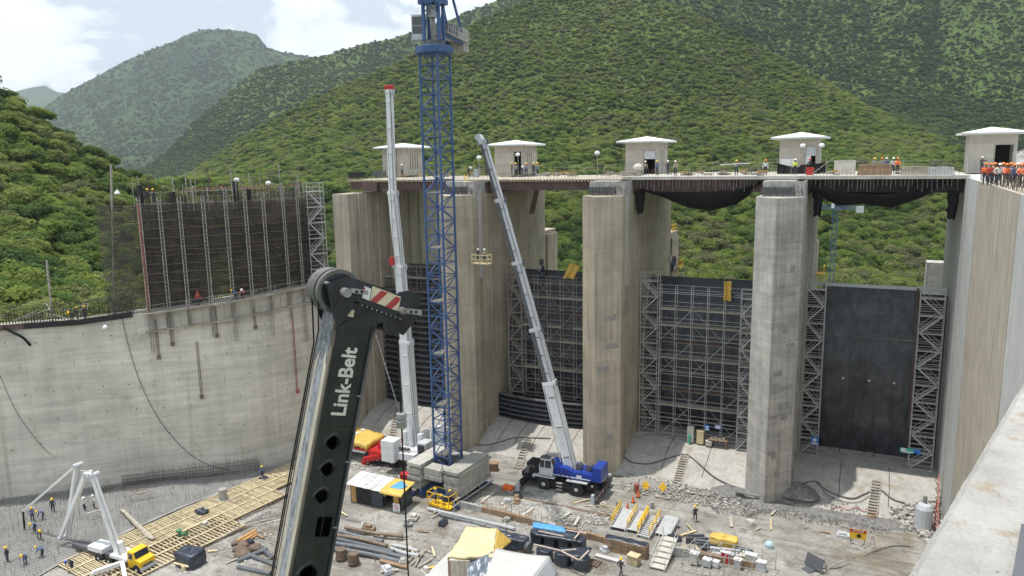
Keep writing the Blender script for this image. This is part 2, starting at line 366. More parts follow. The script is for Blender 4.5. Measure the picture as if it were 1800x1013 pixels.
rC = [(200,345,820),(260,335,840),(330,316,880),(420,252,950),(500,203,1000),(600,153,1060),(700,116,1100),(800,62,1150),(880,20,1200),(960,-12,1230),(1080,-22,1220),(1165,2,1180),(1230,27,1130),(1300,62,1060),(1400,119,960),(1500,173,860),(1600,226,770),(1680,264,700),(1780,300,640),(2200,345,560)]
hill('C', [off(rC, 640, 285), off(rC, 345, 420), rC], .085, .0034, 11, mh1, 320, 160, 9)
rD = [(1000,-160,1900),(1400,-210,1950),(1800,-240,1950),(2400,-260,1900)]
hill('D', [off(rD, 380, 820), off(rD, 180, 1250), rD], .10, .0022, 23, mh1, 200, 120, 7)
rB = [(120,345,2000),(230,318,2100),(300,262,2200),(340,217,2250),(375,188,2300),(417,151,2350),(456,122,2400),(520,104,2450),(560,97,2500),(620,83,2500),(720,54,2500),(790,38,2500),(860,4,2500),(1000,-60,2500)]
hill('B', [off(rB, 380, 1200), rB], .07, .0022, 31, mh1, 220, 110, 6)
rA = [(40,208,5200),(81,190,5200),(156,142,5200),(238,100,5200),(310,68,5200),(339,55,5200),(372,53,5200),(402,50,5200),(430,53,5200),(452,60,5200),(468,86,5200),(528,100,5200),(640,118,5200),(800,160,5200)]
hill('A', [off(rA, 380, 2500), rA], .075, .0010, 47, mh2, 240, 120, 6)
rZ = [(-900,40,9500),(-400,120,9500),(-60,178,9500),(10,166,9500),(45,158,9500),(78,150,9500),(100,164,9500),(150,168,9500),(300,190,9500)]
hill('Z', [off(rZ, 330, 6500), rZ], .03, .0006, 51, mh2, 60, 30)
# ---- foliage
def leaf_mat(name, cols, sc):
    m = bpy.data.materials.new(name); m.use_nodes = True; t = m.node_tree; b = t.nodes['Principled BSDF']; b.inputs['Roughness'].default_value = .7; b.inputs['Specular IOR Level'].default_value = .15
    oi = nd(t, 'ShaderNodeObjectInfo'); g = nd(t, 'ShaderNodeNewGeometry')
    n = nd(t, 'ShaderNodeTexNoise', _Scale=sc, _Detail=5); t.links.new(g.outputs['Position'], n.inputs['Vector'])
    a = nd(t, 'ShaderNodeMath', operation='ADD'); t.links.new(oi.outputs['Random'], a.inputs[0])
    s_ = nd(t, 'ShaderNodeMath', operation='MULTIPLY_ADD'); t.links.new(n.outputs['Fac'], s_.inputs[0]); s_.inputs[1].default_value = 2.2; s_.inputs[2].default_value = -1.1
    t.links.new(s_.outputs[0], a.inputs[1])
    t.links.new(ramp(t, a.outputs[0], [(i/(len(cols)-1), c) for i, c in enumerate(cols)]), b.inputs['Base Color'])
    nb = nd(t, 'ShaderNodeTexNoise', _Scale=sc*.28, _Detail=4); t.links.new(g.outputs['Position'], nb.inputs['Vector'])
    mm_ = nd(t, 'ShaderNodeMix', data_type='RGBA', blend_type='MULTIPLY'); mm_.inputs[0].default_value = 1
    t.links.new(b.inputs['Base Color'].links[0].from_socket, mm_.inputs[6]); t.links.new(ramp(t, nb.outputs['Fac'], [(.35, (.74,.80,.82)), (.65, (1.0,1.0,1.0))]), mm_.inputs[7]); t.links.new(mm_.outputs[2], b.inputs['Base Color'])
    tr = nd(t, 'ShaderNodeBsdfTranslucent'); t.links.new(b.inputs['Base Color'].links[0].from_socket, tr.inputs[0])
    ms = nd(t, 'ShaderNodeMixShader'); ms.inputs[0].default_value = .6; t.links.new(b.outputs[0], ms.inputs[1]); t.links.new(tr.outputs[0], ms.inputs[2])
    t.links.new(ms.outputs[0], t.nodes['Material Output'].inputs[0]); return m
m_leaf = leaf_mat('forest_leaf', [(.092,.155,.042),(.148,.22,.052),(.215,.29,.064),(.275,.335,.078),(.28,.315,.10),(.205,.215,.11)], .018)
m_bark = M('bark', (.16,.13,.10), var=.3)
def crown_mesh(seed, nl=6, nc=800, sz=.085, flat=.62):
    r = random.Random(seed); mb = MB(); lobes = []
    for i in range(nl):
        a = r.random()*6.283; d = .15+.5*r.random() if i else 0
        lobes.append((Vector((d*math.cos(a), d*math.sin(a), .75+.35*r.random()-.35*d)), .36+.28*r.random()))
    ico = bpy.data.meshes.new('tmp'); import bmesh; bm = bmesh.new(); bmesh.ops.create_icosphere(bm, subdivisions=1, radius=1)
    for c, R0 in lobes:
        k = len(mb.v)
        for v in bm.verts: mb.v.append(tuple(c + Vector((v.co.x, v.co.y, v.co.z*flat))*R0*(.74+.12*r.random())))
        for f in bm.faces: mb.f.append(tuple(k+x.index for x in f.verts)); mb.m.append(0)
    bm.free(); bpy.data.meshes.remove(ico)
    for i in range(nc):
        c, R0 = r.choice(lobes)
        d = Vector((r.gauss(0, 1), r.gauss(0, 1), r.gauss(.25, 1))).normalized()
        p = c + Vector((d.x, d.y, d.z*flat))*R0*(.85+.3*r.random())
        nrm = (d*.7 + Vector((r.gauss(0,.4), r.gauss(0,.4), r.gauss(.6,.4)))).normalized()
        a = nrm.orthogonal().normalized(); b = nrm.cross(a); th = r.random()*6.28; a, b = a*math.cos(th)+b*math.sin(th), b*math.cos(th)-a*math.sin(th)
        s1 = sz*(.6+.8*r.random()); s2 = s1*(.5+.5*r.random())
        mb.face([p-a*s1-b*s2*.3, p+b*s2, p+a*s1-b*s2*.2, p-b*s2])
    return mb
crowns = [crown_mesh(100+i, 5+i % 4).mesh('crown', m_leaf) for i in range(6)]
bpy_col = bpy.data.collections.new('crown_kinds')
for me in crowns: bpy_col.objects.link(bpy.data.objects.new('crown_kind', me))
def scatter(name, pts, col, mat_=None, kind='stuff'):
    me = bpy.data.meshes.new(name); me.from_pydata([p[0] for p in pts], [], [])
    for an, k in (('size', 1), ('turn', 2)):
        a = me.attributes.new(an, 'FLOAT', 'POINT'); a.data.foreach_set('value', [p[k] for p in pts])
    o = bpy.data.objects.new(name, me); COL.objects.link(o); o['kind'] = kind
    ng = bpy.data.node_groups.new(name, 'GeometryNodeTree')
    ng.interface.new_socket('Geometry', in_out='INPUT', socket_type='NodeSocketGeometry'); ng.interface.new_socket('Geometry', in_out='OUTPUT', socket_type='NodeSocketGeometry')
    gi = ng.nodes.new('NodeGroupInput'); go = ng.nodes.new('NodeGroupOutput'); L = ng.links.new
    m2p = ng.nodes.new('GeometryNodeMeshToPoints'); L(gi.outputs[0], m2p.inputs[0])
    ci = ng.nodes.new('GeometryNodeCollectionInfo'); ci.inputs[0].default_value = col; ci.inputs['Separate Children'].default_value = True; ci.inputs['Reset Children'].default_value = True
    ip = ng.nodes.new('GeometryNodeInstanceOnPoints'); L(m2p.outputs[0], ip.inputs['Points']); L(ci.outputs[0], ip.inputs['Instance']); ip.inputs['Pick Instance'].default_value = True
    for an, sock in (('size', 'Scale'), ('turn', 'Rotation')):
        na = ng.nodes.new('GeometryNodeInputNamedAttribute'); na.data_type = 'FLOAT'; na.inputs[0].default_value = an
        cx = ng.nodes.new('ShaderNodeCombineXYZ')
        if an == 'size':
            for k in range(3): L(na.outputs[0], cx.inputs[k])
        else: L(na.outputs[0], cx.inputs[2])
        L(cx.outputs[0], ip.inputs[sock])
    L(ip.outputs[0], go.inputs[0])
    o.modifiers.new('scatter', 'NODES').node_group = ng
    return o
def to_px(p):
    d = Vector(p)-CC; z = d.dot(CF); return 900+FPX*d.dot(CR)/z, 506.5-FPX*d.dot(CU)/z
rr = random.Random(5)
def wood(key, n, size, mask=0, tmax=1.0, umin=0, umax=1, tmin=0):
    P = HILLS[key]; out = []
    for i in range(n):
        u, t = umin+(umax-umin)*rr.random(), tmin+(tmax-tmin)*rr.random()**.9; p = P(u, t)
        if mask:
            q = mn.noise((p.x*.010, p.y*.010, 3)) + .5*mn.noise((p.x*.035, p.y*.035, 8))
            if q > .42-mask*t*.5 and rr.random() < .85: continue
        out.append((p - Vector((0, 0, size*.12)), size*.5*(.5+1.05*rr.random()**2), rr.random()*6.28))
    return out
pE = wood('E', 4200, 7.2, umin=.3); pC = wood('C', 34000, 7.2, .25)
# the trees that show largest stand as trees of their own
def tree(p, s, turn, i, label, group):
    t = T('tree', label, 'tree', p, turn, group)
    part('crown', crowns[i % 6], t, (0, 0, 0), None, (s, s, s))
    part('trunk', trunk_me, t, (0, 0, -s*.55), None, (s, s, s*1.4))
mb = MB(); mb.tube((0, 0, -.3), (.03, .02, .95), .07, 6, 0, .035)
for k in range(4):
    a = k*1.6+.4; mb.tube((.01, .01, .5+.06*k), (.32*math.cos(a), .32*math.sin(a), .95+.05*k), .03, 4, 0, .012)
trunk_me = mb.mesh('trunk', m_bark)
def split_trees(pts, n, label, group, keep):
    vis = []
    for i, p in enumerate(pts):
        x, y = to_px(p[0]); 
        if keep(x, y): vis.append((p[1]/(Vector(p[0])-CC).length, i))
    vis.sort(reverse=True); big = set(i for _, i in vis[:n])
    for k, (_, i) in enumerate(vis[:n]): tree(pts[i][0], pts[i][1], pts[i][2], i, label, group)
    return [p for i, p in enumerate(pts) if i not in big]
pE = split_trees(pE, 170, 'rounded green tree on the near left hillside behind the rebar', 'trees on the near left hillside', lambda x, y: 0 < x < 240 and 150 < y < 510)
pC = split_trees(pC, 125, 'leafy tree on the valley side seen between the concrete piers', 'trees seen between the piers', lambda x, y: (960 < x < 1022 or 1208 < x < 1325 or 1450 < x < 1640) and 345 < y < 505)
scatter('forest', pE, bpy_col); scatter('forest', pC, bpy_col)
m_leaf2 = leaf_mat('shaded_far_leaf', [(.060,.115,.048),(.088,.155,.054),(.125,.195,.060),(.165,.225,.072)], .006)  # darker set: dense far woods, with cloud shadow painted into the green
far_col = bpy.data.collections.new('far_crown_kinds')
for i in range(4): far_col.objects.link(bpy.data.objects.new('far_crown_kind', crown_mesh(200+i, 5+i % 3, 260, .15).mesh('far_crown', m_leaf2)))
scatter('scrub', wood('C', 60000, 4.0, .0, tmax=1), bpy_col)
scatter('forest', wood('C', 34000, 6.0, .0, tmin=.48), bpy_col)
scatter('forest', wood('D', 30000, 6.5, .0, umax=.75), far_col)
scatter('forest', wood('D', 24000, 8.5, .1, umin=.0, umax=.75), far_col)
scatter('scrub', wood('D', 45000, 5.0, .0, umin=.0, umax=.75), bpy_col)
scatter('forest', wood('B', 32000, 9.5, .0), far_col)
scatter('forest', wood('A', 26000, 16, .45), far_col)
# ================================================================== CONCRETE
V0, PW, SP, U1 = 82.2, 4.67, 19.0, -49.1
PIERS = [U1, U1+SP, U1+2*SP]; UW = 7.9; UL = -63.1
BAYS = [(UL, PIERS[0]), (PIERS[0]+PW, PIERS[1]), (PIERS[1]+PW, PIERS[2]), (PIERS[2]+PW, UW)]
ptxt = ['tan concrete pier with pointed nose behind the blue lattice tower', 'tan concrete pier with pointed nose, second from the right wall', 'grey patched concrete pier with pointed nose, nearest the right wall']
m_patch = M('repair_patch', (.30,.285,.26), var=.3, sc=1.5, bump=.3)
for i, u in enumerate(PIERS):
    t = T('spillway_pier', ptxt[i], 'pier', (u, V0, -36), 0, 'spillway piers'); mp_ = m_pier3 if i == 2 else m_pier
    pl = [(0,82.2),(2.33,79.7),(4.67,82.2),(4.67,83.7),(4.22,83.7),(4.22,84.7),(4.67,84.7),(4.67,105),(0,105),(0,84.7),(.45,84.7),(.45,83.7),(0,83.7)]
    mb = MB((u, V0, -36)); mb.prism([(u+x, y) for x, y in pl], (0, 0, -36), (1,0,0), (0,1,0), (0,0,34)); mb.build('pier_body', mp_, t)
    mb = MB((u, V0, -36))
    mb.box(u+4.23, u+4.66, 83.71, 84.69, -12.5, -2); mb.box(u+.01, u+.44, 83.71, 84.69, -12.5, -2)
    mb.build('slot_fill', m_right, t)
    mb = MB((u, V0, -36)); mb.box(u+.5, u+4.5, 83.2, 105, -2, -.42); mb.box(u+3.7, u+4.67, 83.0, 86, -2.0, -.42); mb.build('pier_cap', m_rough, t)
    mb = MB((u, V0, -36)); mb.box(u+.4, u+3.6, 83.05, 83.19, -1.75, -1.05); mb.build('formwork_board', m_dgrey, t)
    mb = MB((u, V0, -36))
    for k in range(26): x = u+.3+k*.165; mb.tube((x, 82.9+ru(-.3,.3), -2.02), (x+ru(-.1,.1), 82.9+ru(-.2,.2), -1.3+ru(-.3,.5)), .025, 4)
    mb.build('starter_bar', m_rebar, t, kind='stuff')
    mb = MB((u, V0, -36)); mb.box(u+.6, u+4.4, 105, 110, -36, -8.6+i*.1); mb.box(u+4.4, u+4.64, 106, 110, -36, -9.2); mb.build('pier_tail', m_pier, t)
    if i: 
        mb = MB((u, V0, -36))
        for x in (u+.7, u+4.3):
            for k in range(5): mb.tube((x, 105.4+k*1.1, -8.6), (x, 105.4+k*1.1, -7.5), .05)
            for z in (-8.05, -7.5): mb.tube((x, 105.3, z), (x, 109.9, z), .05)
        for z in (-8.05, -7.5): mb.tube((u+.7, 105.4, z), (u+4.3, 105.4, z), .05)
        mb.tube((u+5.1, 108, -16), (u+5.1, 108, -12.5), .05); mb.box(u+4.65, u+5.6, 107, 109, -13.6, -13.5)
        for k in range(3): mb.tube((u+5.55, 107+k, -13.5), (u+5.55, 107+k, -12.5), .05)
        mb.tube((u+5.55, 107, -12.5), (u+5.55, 109, -12.5), .05); mb.build('yellow_railing', m_yel, t)
# ragged repair patches on the nose of the grey pier and of its neighbour
t3 = [o for o in COL.objects if o.name.startswith('spillway_pier') and o.type == 'EMPTY']
for t_, u, n in ((t3[2], PIERS[2], 18), (t3[1], PIERS[1], 4)):
    a = Vector((2.34, 2.5, 0)).normalized(); nn = Vector((a.y, -a.x, 0))
    pm = None
    for k in range(n):
        w_, h_ = ru(.5, 1.9), ru(.35, .9); s0 = ru(.1, max(.15, 3.2-w_)); z = ru(-32, -9) if n > 9 else ru(-31, -14)
        p = Vector((u+2.33, 79.7, z)) + a*s0
        mb = MB((u, V0, -36)); mb.prism([(0, 0), (w_, ru(0,.06)), (w_, h_), (0, h_*ru(.9, 1))], p - nn*.05, a, Vector((0, 0, 1)), nn*ru(.053, .058)); mb.build('repair_patch', m_patch, t_)
# left abutment
t = T('spillway_abutment', 'tan concrete abutment wall at the far left end of the gates', 'abutment', (UL, V0, -36))
mb = MB((UL, V0, -36)); mb.prism([(UL-2.5,82.2),(UL,82.2),(UL,83.7),(UL-.4,83.7),(UL-.4,84.7),(UL,84.7),(UL,108),(UL-2.5,108)], (0,0,-36), (1,0,0), (0,1,0), (0,0,34)); mb.build('abutment_body', m_tan, t)
for k in range(6):
    y = 86+k*2.7; mb = MB((UL, V0, -36)); mb.box(UL+.002, UL+.22, y, y+1.1, -36, -2.05); mb.build('wall_rib', m_tan, t)
# ---- aprons between the piers
prof = [(81.0,G-.3),(81.2,G+.05),(82.6,-33.75),(84.6,-32.75),(87,-32.2),(89.5,-32.0),(100,-32.0)]
for i, (a, b) in enumerate(BAYS):
    a2 = a-(1.2 if i else 0); b2 = b+(1.2 if i < 3 else 0)
    mb = MB()
    for (y0, z0), (y1, z1) in zip(prof, prof[1:]):
        s0 = a if y0 > 82 else a2; s1 = b if y0 > 82 else b2; q0 = a if y1 > 82.2 else a2; q1 = b if y1 > 82.2 else b2
        mb.hexa([(s0,y0,G-2),(s1,y0,G-2),(q1,y1,G-2),(q0,y1,G-2),(s0,y0,z0),(s1,y0,z0),(q1,y1,z1),(q0,y1,z1)])
    o = mb.build('apron_slab', m_slab, kind='structure')
    for k in range(1, 6):      # open joints left by the forms
        x = a+(b-a)*k/6
        if i in (0, 1) or k in (2, 4):
            mb = MB()
            for (y0, z0), (y1, z1) in zip(prof[2:5], prof[3:6]): mb.bar((x+ru(-.1,.1), y0, z0+.012), (x, y1, z1+.012), .07, .03)
            mb.build('joint_strip', m_rebar, o)
# ---- right wall
t = T('training_wall', 'tall right side wall of grey and board marked tan concrete', 'wall', (UW, 80, -36))
for nm, y0, y1, m_, d in (('wall_section', 76.2, 104, m_right, 0), ('wall_section', 55.2, 76.14, m_tan, .03), ('wall_section', 34, 55.14, m_right, .05), ('wall_section', 8, 33.94, m_tan, .07)):
    mb = MB((UW, 80, -36)); mb.prism([(UW+d,y0),(UW+3.2,y0),(UW+3.2,y1),(UW+d,y1)] if y1 < 100 else [(UW,y0),(UW+3.2,y0),(UW+3.2,y1),(UW,y1),(UW,84.7),(UW+.4,84.7),(UW+.4,83.7),(UW,83.7)], (0,0,-36), (1,0,0), (0,1,0), (0,0,35.8)); mb.build(nm, m_, t)
    if y1 < 80: mb = MB((UW, 80, -36)); mb.box(UW+d+.3, UW+3, y1+.001, y1+.058, -36, -.25); mb.build('joint_filler', m_dark, t)
mb = MB((UW, 80, -36)); mb.box(UW+.01, UW+.5, 74.2, 76.1, -36, -.28); 
mb = MB((UW, 80, -36))
y = 78.0
while y > 38:
    mb.tube((UW+.35+ru(-.06,.06), y, -.25), (UW+.35+ru(-.12,.12), y+ru(-.05,.05), .75+ru(-.3,.35)), .028, 4); 
    if rnd() < .6: mb.tube((UW+1.6, y, -.25), (UW+1.6+ru(-.1,.1), y, .7+ru(-.2,.3)), .028, 4)
    y -= .42
mb.build('starter_bar', m_rusty, t, kind='stuff')
# parapet by the camera
t = T('concrete_parapet', 'sunlit pale concrete parapet top close by at lower right', 'parapet', (2, 4, .2))
a0, a1 = at(1590, 1013, 1.0), at(1800, 665, 1.0); d = (a1-a0); d.z = 0; d.normalize(); nr = Vector((d.y, -d.x, 0))
mb = MB((2, 4, .2)); n_ = 60
def edge(s): return a0 + d*(s*14-4) - nr*(.005*mn.noise((s*40, 2, 0))+.006*mn.noise((s*140, 7, 0)))
for i in range(n_):
    p, q = edge(i/n_), edge((i+1)/n_); k = nr*2.2; dn = Vector((0, 0, -1.6))
    c = Vector((0, 0, -.035)); p2, q2 = p+nr*.035, q+nr*.035
    mb.face([p2, q2, q+k, p+k][::-1]); mb.face([p+c, q+c, q2, p2]); mb.face([p+dn, q+dn, q+c, p+c]); mb.face([p+k+dn, p+k, q+k, q+k+dn])
mb.build('parapet_cap', m_para, t)
mb = MB((2, 4, .2))
for k in range(150):
    q = edge(ru(.3,.9))+nr*ru(.05,1.2); q.z = 1.0; r_ = ru(.002,.008)
    mb.lathe([(r_,-.003),(r_*.8,r_*.6),(r_*.3,r_)], q, (0,0,1), 5)
mb.build('grit', m_rough, t, kind='stuff')
for s_ in (.50, .68): a_ = edge(s_)+nr*.04; mb = MB((2, 4, .2)); mb.bar(a_+Vector((0,0,.001)), a_+nr*2+Vector((0,0,.001)), .008, .004); mb.build('joint_line', m_rough, t)
p = at(1795, 985, 1.02); mb = MB((2, 4, .2)); mb.bar(at(1812, 930, 1.02), at(1797, 1030, 1.02), .07, .03); mb.build('grey_strap', m_dgrey, t)
# ---- curved left wall
WPT = [(-63.1,83),(-63.6,77),(-64.0,72),(-65.4,67.4),(-69.2,63.0),(-74.6,58.3),(-80.6,52.8),(-86.6,47.2),(-94,40),(-104,31),(-118,20)]
def cat(pts, n):
    out = []
    P = [Vector((*p, 0)) for p in pts]; P = [P[0]*2-P[1]]+P+[P[-1]*2-P[-2]]
    for i in range(1, len(P)-2):
        for k in range(n):
            t_ = k/n; a, b, c, d_ = P[i-1], P[i], P[i+1], P[i+2]
            out.append(.5*((2*b)+(c-a)*t_+(2*a-5*b+4*c-d_)*t_*t_+(3*b-a-3*c+d_)*t_**3))
    out.append(P[-2]); return out
WL = cat(WPT, 8); WCUM = [0]
for a, b in zip(WL, WL[1:]): WCUM.append(WCUM[-1]+(b-a).length)
def wat(s):                                # point and inward normal at arc length s
    s = max(0, min(WCUM[-1]-1e-4, s)); i = int(np.searchsorted(WCUM, s, 'right'))-1
    a, b = WL[i], WL[i+1]; f = (s-WCUM[i])/(WCUM[i+1]-WCUM[i]); d_ = (b-a).normalized(); return a.lerp(b, f), Vector((-d_.y, d_.x, 0))
def ws(x, y):                              # where a photo ray meets the wall: arc length, height
    d_ = ray(x, y); best = None
    for i, (a, b) in enumerate(zip(WL, WL[1:])):
        det = d_.x*(a.y-b.y)-d_.y*(a.x-b.x)
        if abs(det) < 1e-9: continue
        t_ = (a.x*(a.y-b.y)-a.y*(a.x-b.x))/det; q = (d_.x*a.y-d_.y*a.x)/det
        if t_ > 0 and -.001 <= q <= 1.001 and (best is None or t_ < best[0]): best = (t_, WCUM[i]+q*(b-a).length)
    return best[1], (CC+d_*best[0]).z
def wtop(s): return -12.85-1.9*min(1, max(0, (s-13)/22))
NRM = wat(20)[1]; SG = 1 if NRM.x > 0 else -1
def wn(s): p, n = wat(s); return p, n*SG   # normal into the basin
t = T('curved_wall', 'long curved concrete wall along the left of the basin', 'wall', (-70, 62, -36))
mb = MB((-70, 62, -36)); N_ = 90
for i in range(N_):
    s0, s1 = WCUM[-1]*i/N_, WCUM[-1]*(i+1)/N_; (p, n), (q, m2) = wn(s0), wn(s1)
    B = []
    for z0 in (1, 0):
        for P_, n_, s_ in ((p, n, s0), (q, m2, s1)): pass
    f0, f1, b0, b1 = p, q, p-n*3, q-m2*3
    mb.face([f0+Vector((0,0,-36)), f1+Vector((0,0,-36)), f1+Vector((0,0,wtop(s1))), f0+Vector((0,0,wtop(s0)))][::-1])
    mb.face([f0+Vector((0,0,wtop(s0))), f1+Vector((0,0,wtop(s1))), b1+Vector((0,0,wtop(s1))), b0+Vector((0,0,wtop(s0)))][::-1])
    mb.face([b0+Vector((0,0,-36)), b1+Vector((0,0,-36)), b1+Vector((0,0,wtop(s1))), b0+Vector((0,0,wtop(s0)))])
mb.build('wall_body', m_left, t)
mb = MB((-70, 62, -36))
for z in (-16.5, -19.5, -22.5, -25.5, -28.5):
    s = 6+ru(0, 2)
    while s < 45:
        p, n = wn(s); p = p+n*.004; p.z = z+ru(-.3, .3); mb.tube(p-n*.03, p+n*.012, .07, 6); s += 2.7+ru(-.4, .4)
mb.build('tie_hole', m_dark, t, kind='stuff')
def W(s, z, o=0): p, n = wn(s); q = p+n*o; return Vector((q.x, q.y, z))
# hanging cable, vertical pipes and anchors on the wall
def wpath(px, o=.08): return [W(*ws(x, y), o) for x, y in px]
def smooth(ps, n=6):
    P = [ps[0]*2-ps[1]]+list(ps)+[ps[-1]*2-ps[-2]]; out = []
    for i in range(1, len(P)-2):
        for k in range(n):
            t_ = k/n; a, b, c, d_ = P[i-1], P[i], P[i+1], P[i+2]; out.append(.5*((2*b)+(c-a)*t_+(2*a-5*b+4*c-d_)*t_*t_+(3*b-a-3*c+d_)*t_**3))
    return out+[P[-2]]
o = MB(); o.path(smooth(wpath([(215,560),(228,615),(250,680),(285,745),(330,795),(370,818),(405,826)])), .035); tag(o.build('hanging_cable', m_hose), 'thin dark cable sagging across the curved concrete wall', 'cable')
o = MB(); o.path(smooth(wpath([(0,660),(30,725),(70,780),(90,800)])), .025); tag(o.build('hanging_cable', m_hose), 'thin dark cable hanging at the far left of the curved wall', 'cable')
# ---- gates
def gate_skin(u0, u1, z0, z1, v, name, m_, parent, o0, ribs=0):
    mb = MB(o0); R0 = 24; zc = -24
    def f(a, b):
        z = z0+(z1-z0)*b; return (u0+(u1-u0)*a, v + (R0-math.sqrt(max(0, R0*R0-(z-zc)**2))), z)
    mb.grid(f, 8, 24); ob = mb.build(name, m_, parent, thick=.12)
    return ob
gl = ['black radial gate behind heavy timber and beam stack, farthest bay', 'black radial gate behind scaffolding, left of the tan pier', 'black radial gate behind dense scaffolding between the tan and grey piers', 'bare black radial gate between two stair towers by the right wall']
GATES = []
for i, (a, b) in enumerate(BAYS):
    t = T('radial_gate', gl[i], 'gate', ((a+b)/2, 92, -32), 0, 'radial gates'); GATES.append(t); o0 = t.location
    cu = (a+1.7, b-3.0) if i == 3 else (a+.15, b-.15)
    zt = -12.7
    n = 7
    for k in range(n):        # skin plates course by course
        za, zb = -31.95+(zt+31.95)*k/n, -31.95+(zt+31.95)*(k+1)/n-.03
        gate_skin(cu[0], cu[1], za, zb, 91.6, 'skin_plate', m_gate2 if (k == n-1 and i < 3) else m_gate, t, o0)
    if i == 3:
        for x0, x1 in ((a+.1, cu[0]-.05), (cu[1]+.05, b-.1)):
            mb = MB(o0); mb.box(x0, x1, 93.5, 93.8, -32, -13.2); mb.build('side_panel', m_dark, t)
        for x in cu:
            mb = MB(o0)
            for k in range(12):
                z0, z1 = -31.9+k*1.6, -31.9+(k+1)*1.6; fv = lambda z: 91.35+24-math.sqrt(576-(z+24)**2)
                mb.bar((x, fv(z0), z0), (x, fv(z1), z1), .22, .3)
            mb.build('edge_flange', m_girder, t)
        for k in range(2):
            x = cu[0]+2.2+k*3.6; mb = MB(o0); mb.tube((x-.5,91.9,-31.9),(x-.5,91.4,-31.1),.05); mb.tube((x-.5,91.4,-31.1),(x+.5,91.4,-31.1),.05); mb.tube((x+.5,91.4,-31.1),(x+.5,91.9,-31.9),.05); mb.build('lifting_lug', m_black, t)
        for k, x in enumerate((-2.2, .5, 3.0)):
            mb = MB(o0); mb.box(x, x+.22, 91.52, 91.6, -23.1, -22.9); mb.build('white_marker', m_wgrey, t)
        mb = MB(o0); mb.box(a+.2, b-.2, 94.2, 94.6, -12.9, -12.55)
        mb.build('top_ledge', m_wgrey, t)
        mb = MB(o0)
        for k in range(9): mb.tube((a+.5+k*1.65, 94.3, -12.55), (a+.5+k*1.65, 94.3, -11.2), .03, 4)
        for z in (-11.9, -11.2): mb.tube((a+.5, 94.3, z), (a+13.7, 94.3, z), .03, 4)
        mb.build('top_railing', m_galvd, t)
# stacked curved gate beams: tall stack in the first bay, short stack in the second
def beam(u0, u1, v, z, h, bow, n=14):
    mb = MB(((u0+u1)/2, v, z))
    for k in range(n):
        a0, a1 = k/n, (k+1)/n; x0, x1 = u0+(u1-u0)*a0, u0+(u1-u0)*a1
        y0, y1 = v-bow*4*a0*(1-a0), v-bow*4*a1*(1-a1)
        for mi_, (dy0, dy1, za, zb) in ((1, (0, .7, z+h*.76, z+h*.95)), (0, (.42, .6, z+h*.20, z+h*.76)), (0, (0, .7, z, z+h*.20))):
            mb.hexa([(x0,y0+dy0,za),(x1,y1+dy0,za),(x1,y1+dy1,za),(x0,y0+dy1,za),(x0,y0+dy0,zb),(x1,y1+dy0,zb),(x1,y1+dy1,zb),(x0,y0+dy1,zb)], mi_)
        if k % 2 == 0: mb.box(x0, x0+.05, y0+.02, y0+.5, z+h*.16, z+h*.80)
    return mb
for k in range(20):
    z = -31.95+k*.82; a, b = BAYS[0]
    mb = beam(a+.1, b-.1, 88.6, z, .82, .9)
    o = mb.build('gate_beam', [m_log, m_log_lit]); o.location = mb.o
    tag(o, 'black curved steel gate beam in the tall stack of the farthest bay', 'beam', 'gate beams in the farthest bay')
for k in range(5):
    z = -31.95+k*.62; a, b = BAYS[1]
    mb = beam(a+.1, b-.1, 88.2, z, .62, .9)
    o = mb.build('gate_beam', [m_log, m_log_lit]); o.location = mb.o
    tag(o, ['lowest', 'second lowest', 'middle', 'second topmost', 'topmost'][k]+' black curved beam of the short stack left of the tan pier', 'beam', 'gate beams in the short stack')
    if k == 4:
        for j in range(7):
            x = a+1.2+j*1.9; f = (x+.4-a)/(b-a); y = 88.2-.9*4*f*(1-f)
            q = MB(mb.o); q.hexa([(x,y+.05,z+.595),(x+1.0,y+.05,z+.595),(x+.9,y+.6,z+.595),(x+.1,y+.6,z+.595),(x,y+.05,z+.62),(x+1.0,y+.05,z+.62),(x+.9,y+.6,z+.62),(x+.1,y+.6,z+.62)]); q.build('bright_plate', m_steel, o)
# ---- road deck
t = T('bridge_slab', 'concrete bridge deck slab over the two bays nearest the right wall', 'bridge deck', (-11, 95, -.4))
mb = MB((-11,95,-.4)); mb.box(PIERS[1]+3.4, UW+.3, 86, 104, -.35, 0); mb.build('deck_plate', m_deck, t)
for i in (2, 3):
    a, b = BAYS[i]; mb = MB((-11,95,-.4))
    for y in (87.2, 91, 95, 99, 103): mb.box(a+.05, b-.05, y, y+.6, -1.75, -.36)
    mb.build('deck_girder', m_girder if i == 2 else m_dark, t)
    mb = MB((-11,95,-.4))
    x = a+.3
    while x < b-.3:
        mb.tube((x, 86.1, -.36), (x+ru(-.06,.06), 86.1+ru(-.1,.1), -.95-ru(0,.75)), .018, 4); x += ru(.25,.5)
    mb.build('hanging_bar', m_galvd, t, kind='stuff')
mb = MB((-11,95,-.4)); x = PIERS[1]+3.5
while x < UW-.5:
    mb.tube((x, 86.3, 0), (x+ru(-.05,.05), 86.3+ru(-.1,.1), .55+ru(0,.5)), .016, 4)
    if rnd() < .4: mb.tube((x, 88.3+ru(-1,4), 0), (x, 88.5, .6+ru(0,.5)), .016, 4)
    x += ru(.22,.4)
mb.build('starter_bar', m_rusty, t, kind='stuff')
t = T('steel_bridge', 'reddish steel girder bridge with plank deck over the two far bays', 'bridge deck', (-46, 95, -.5))
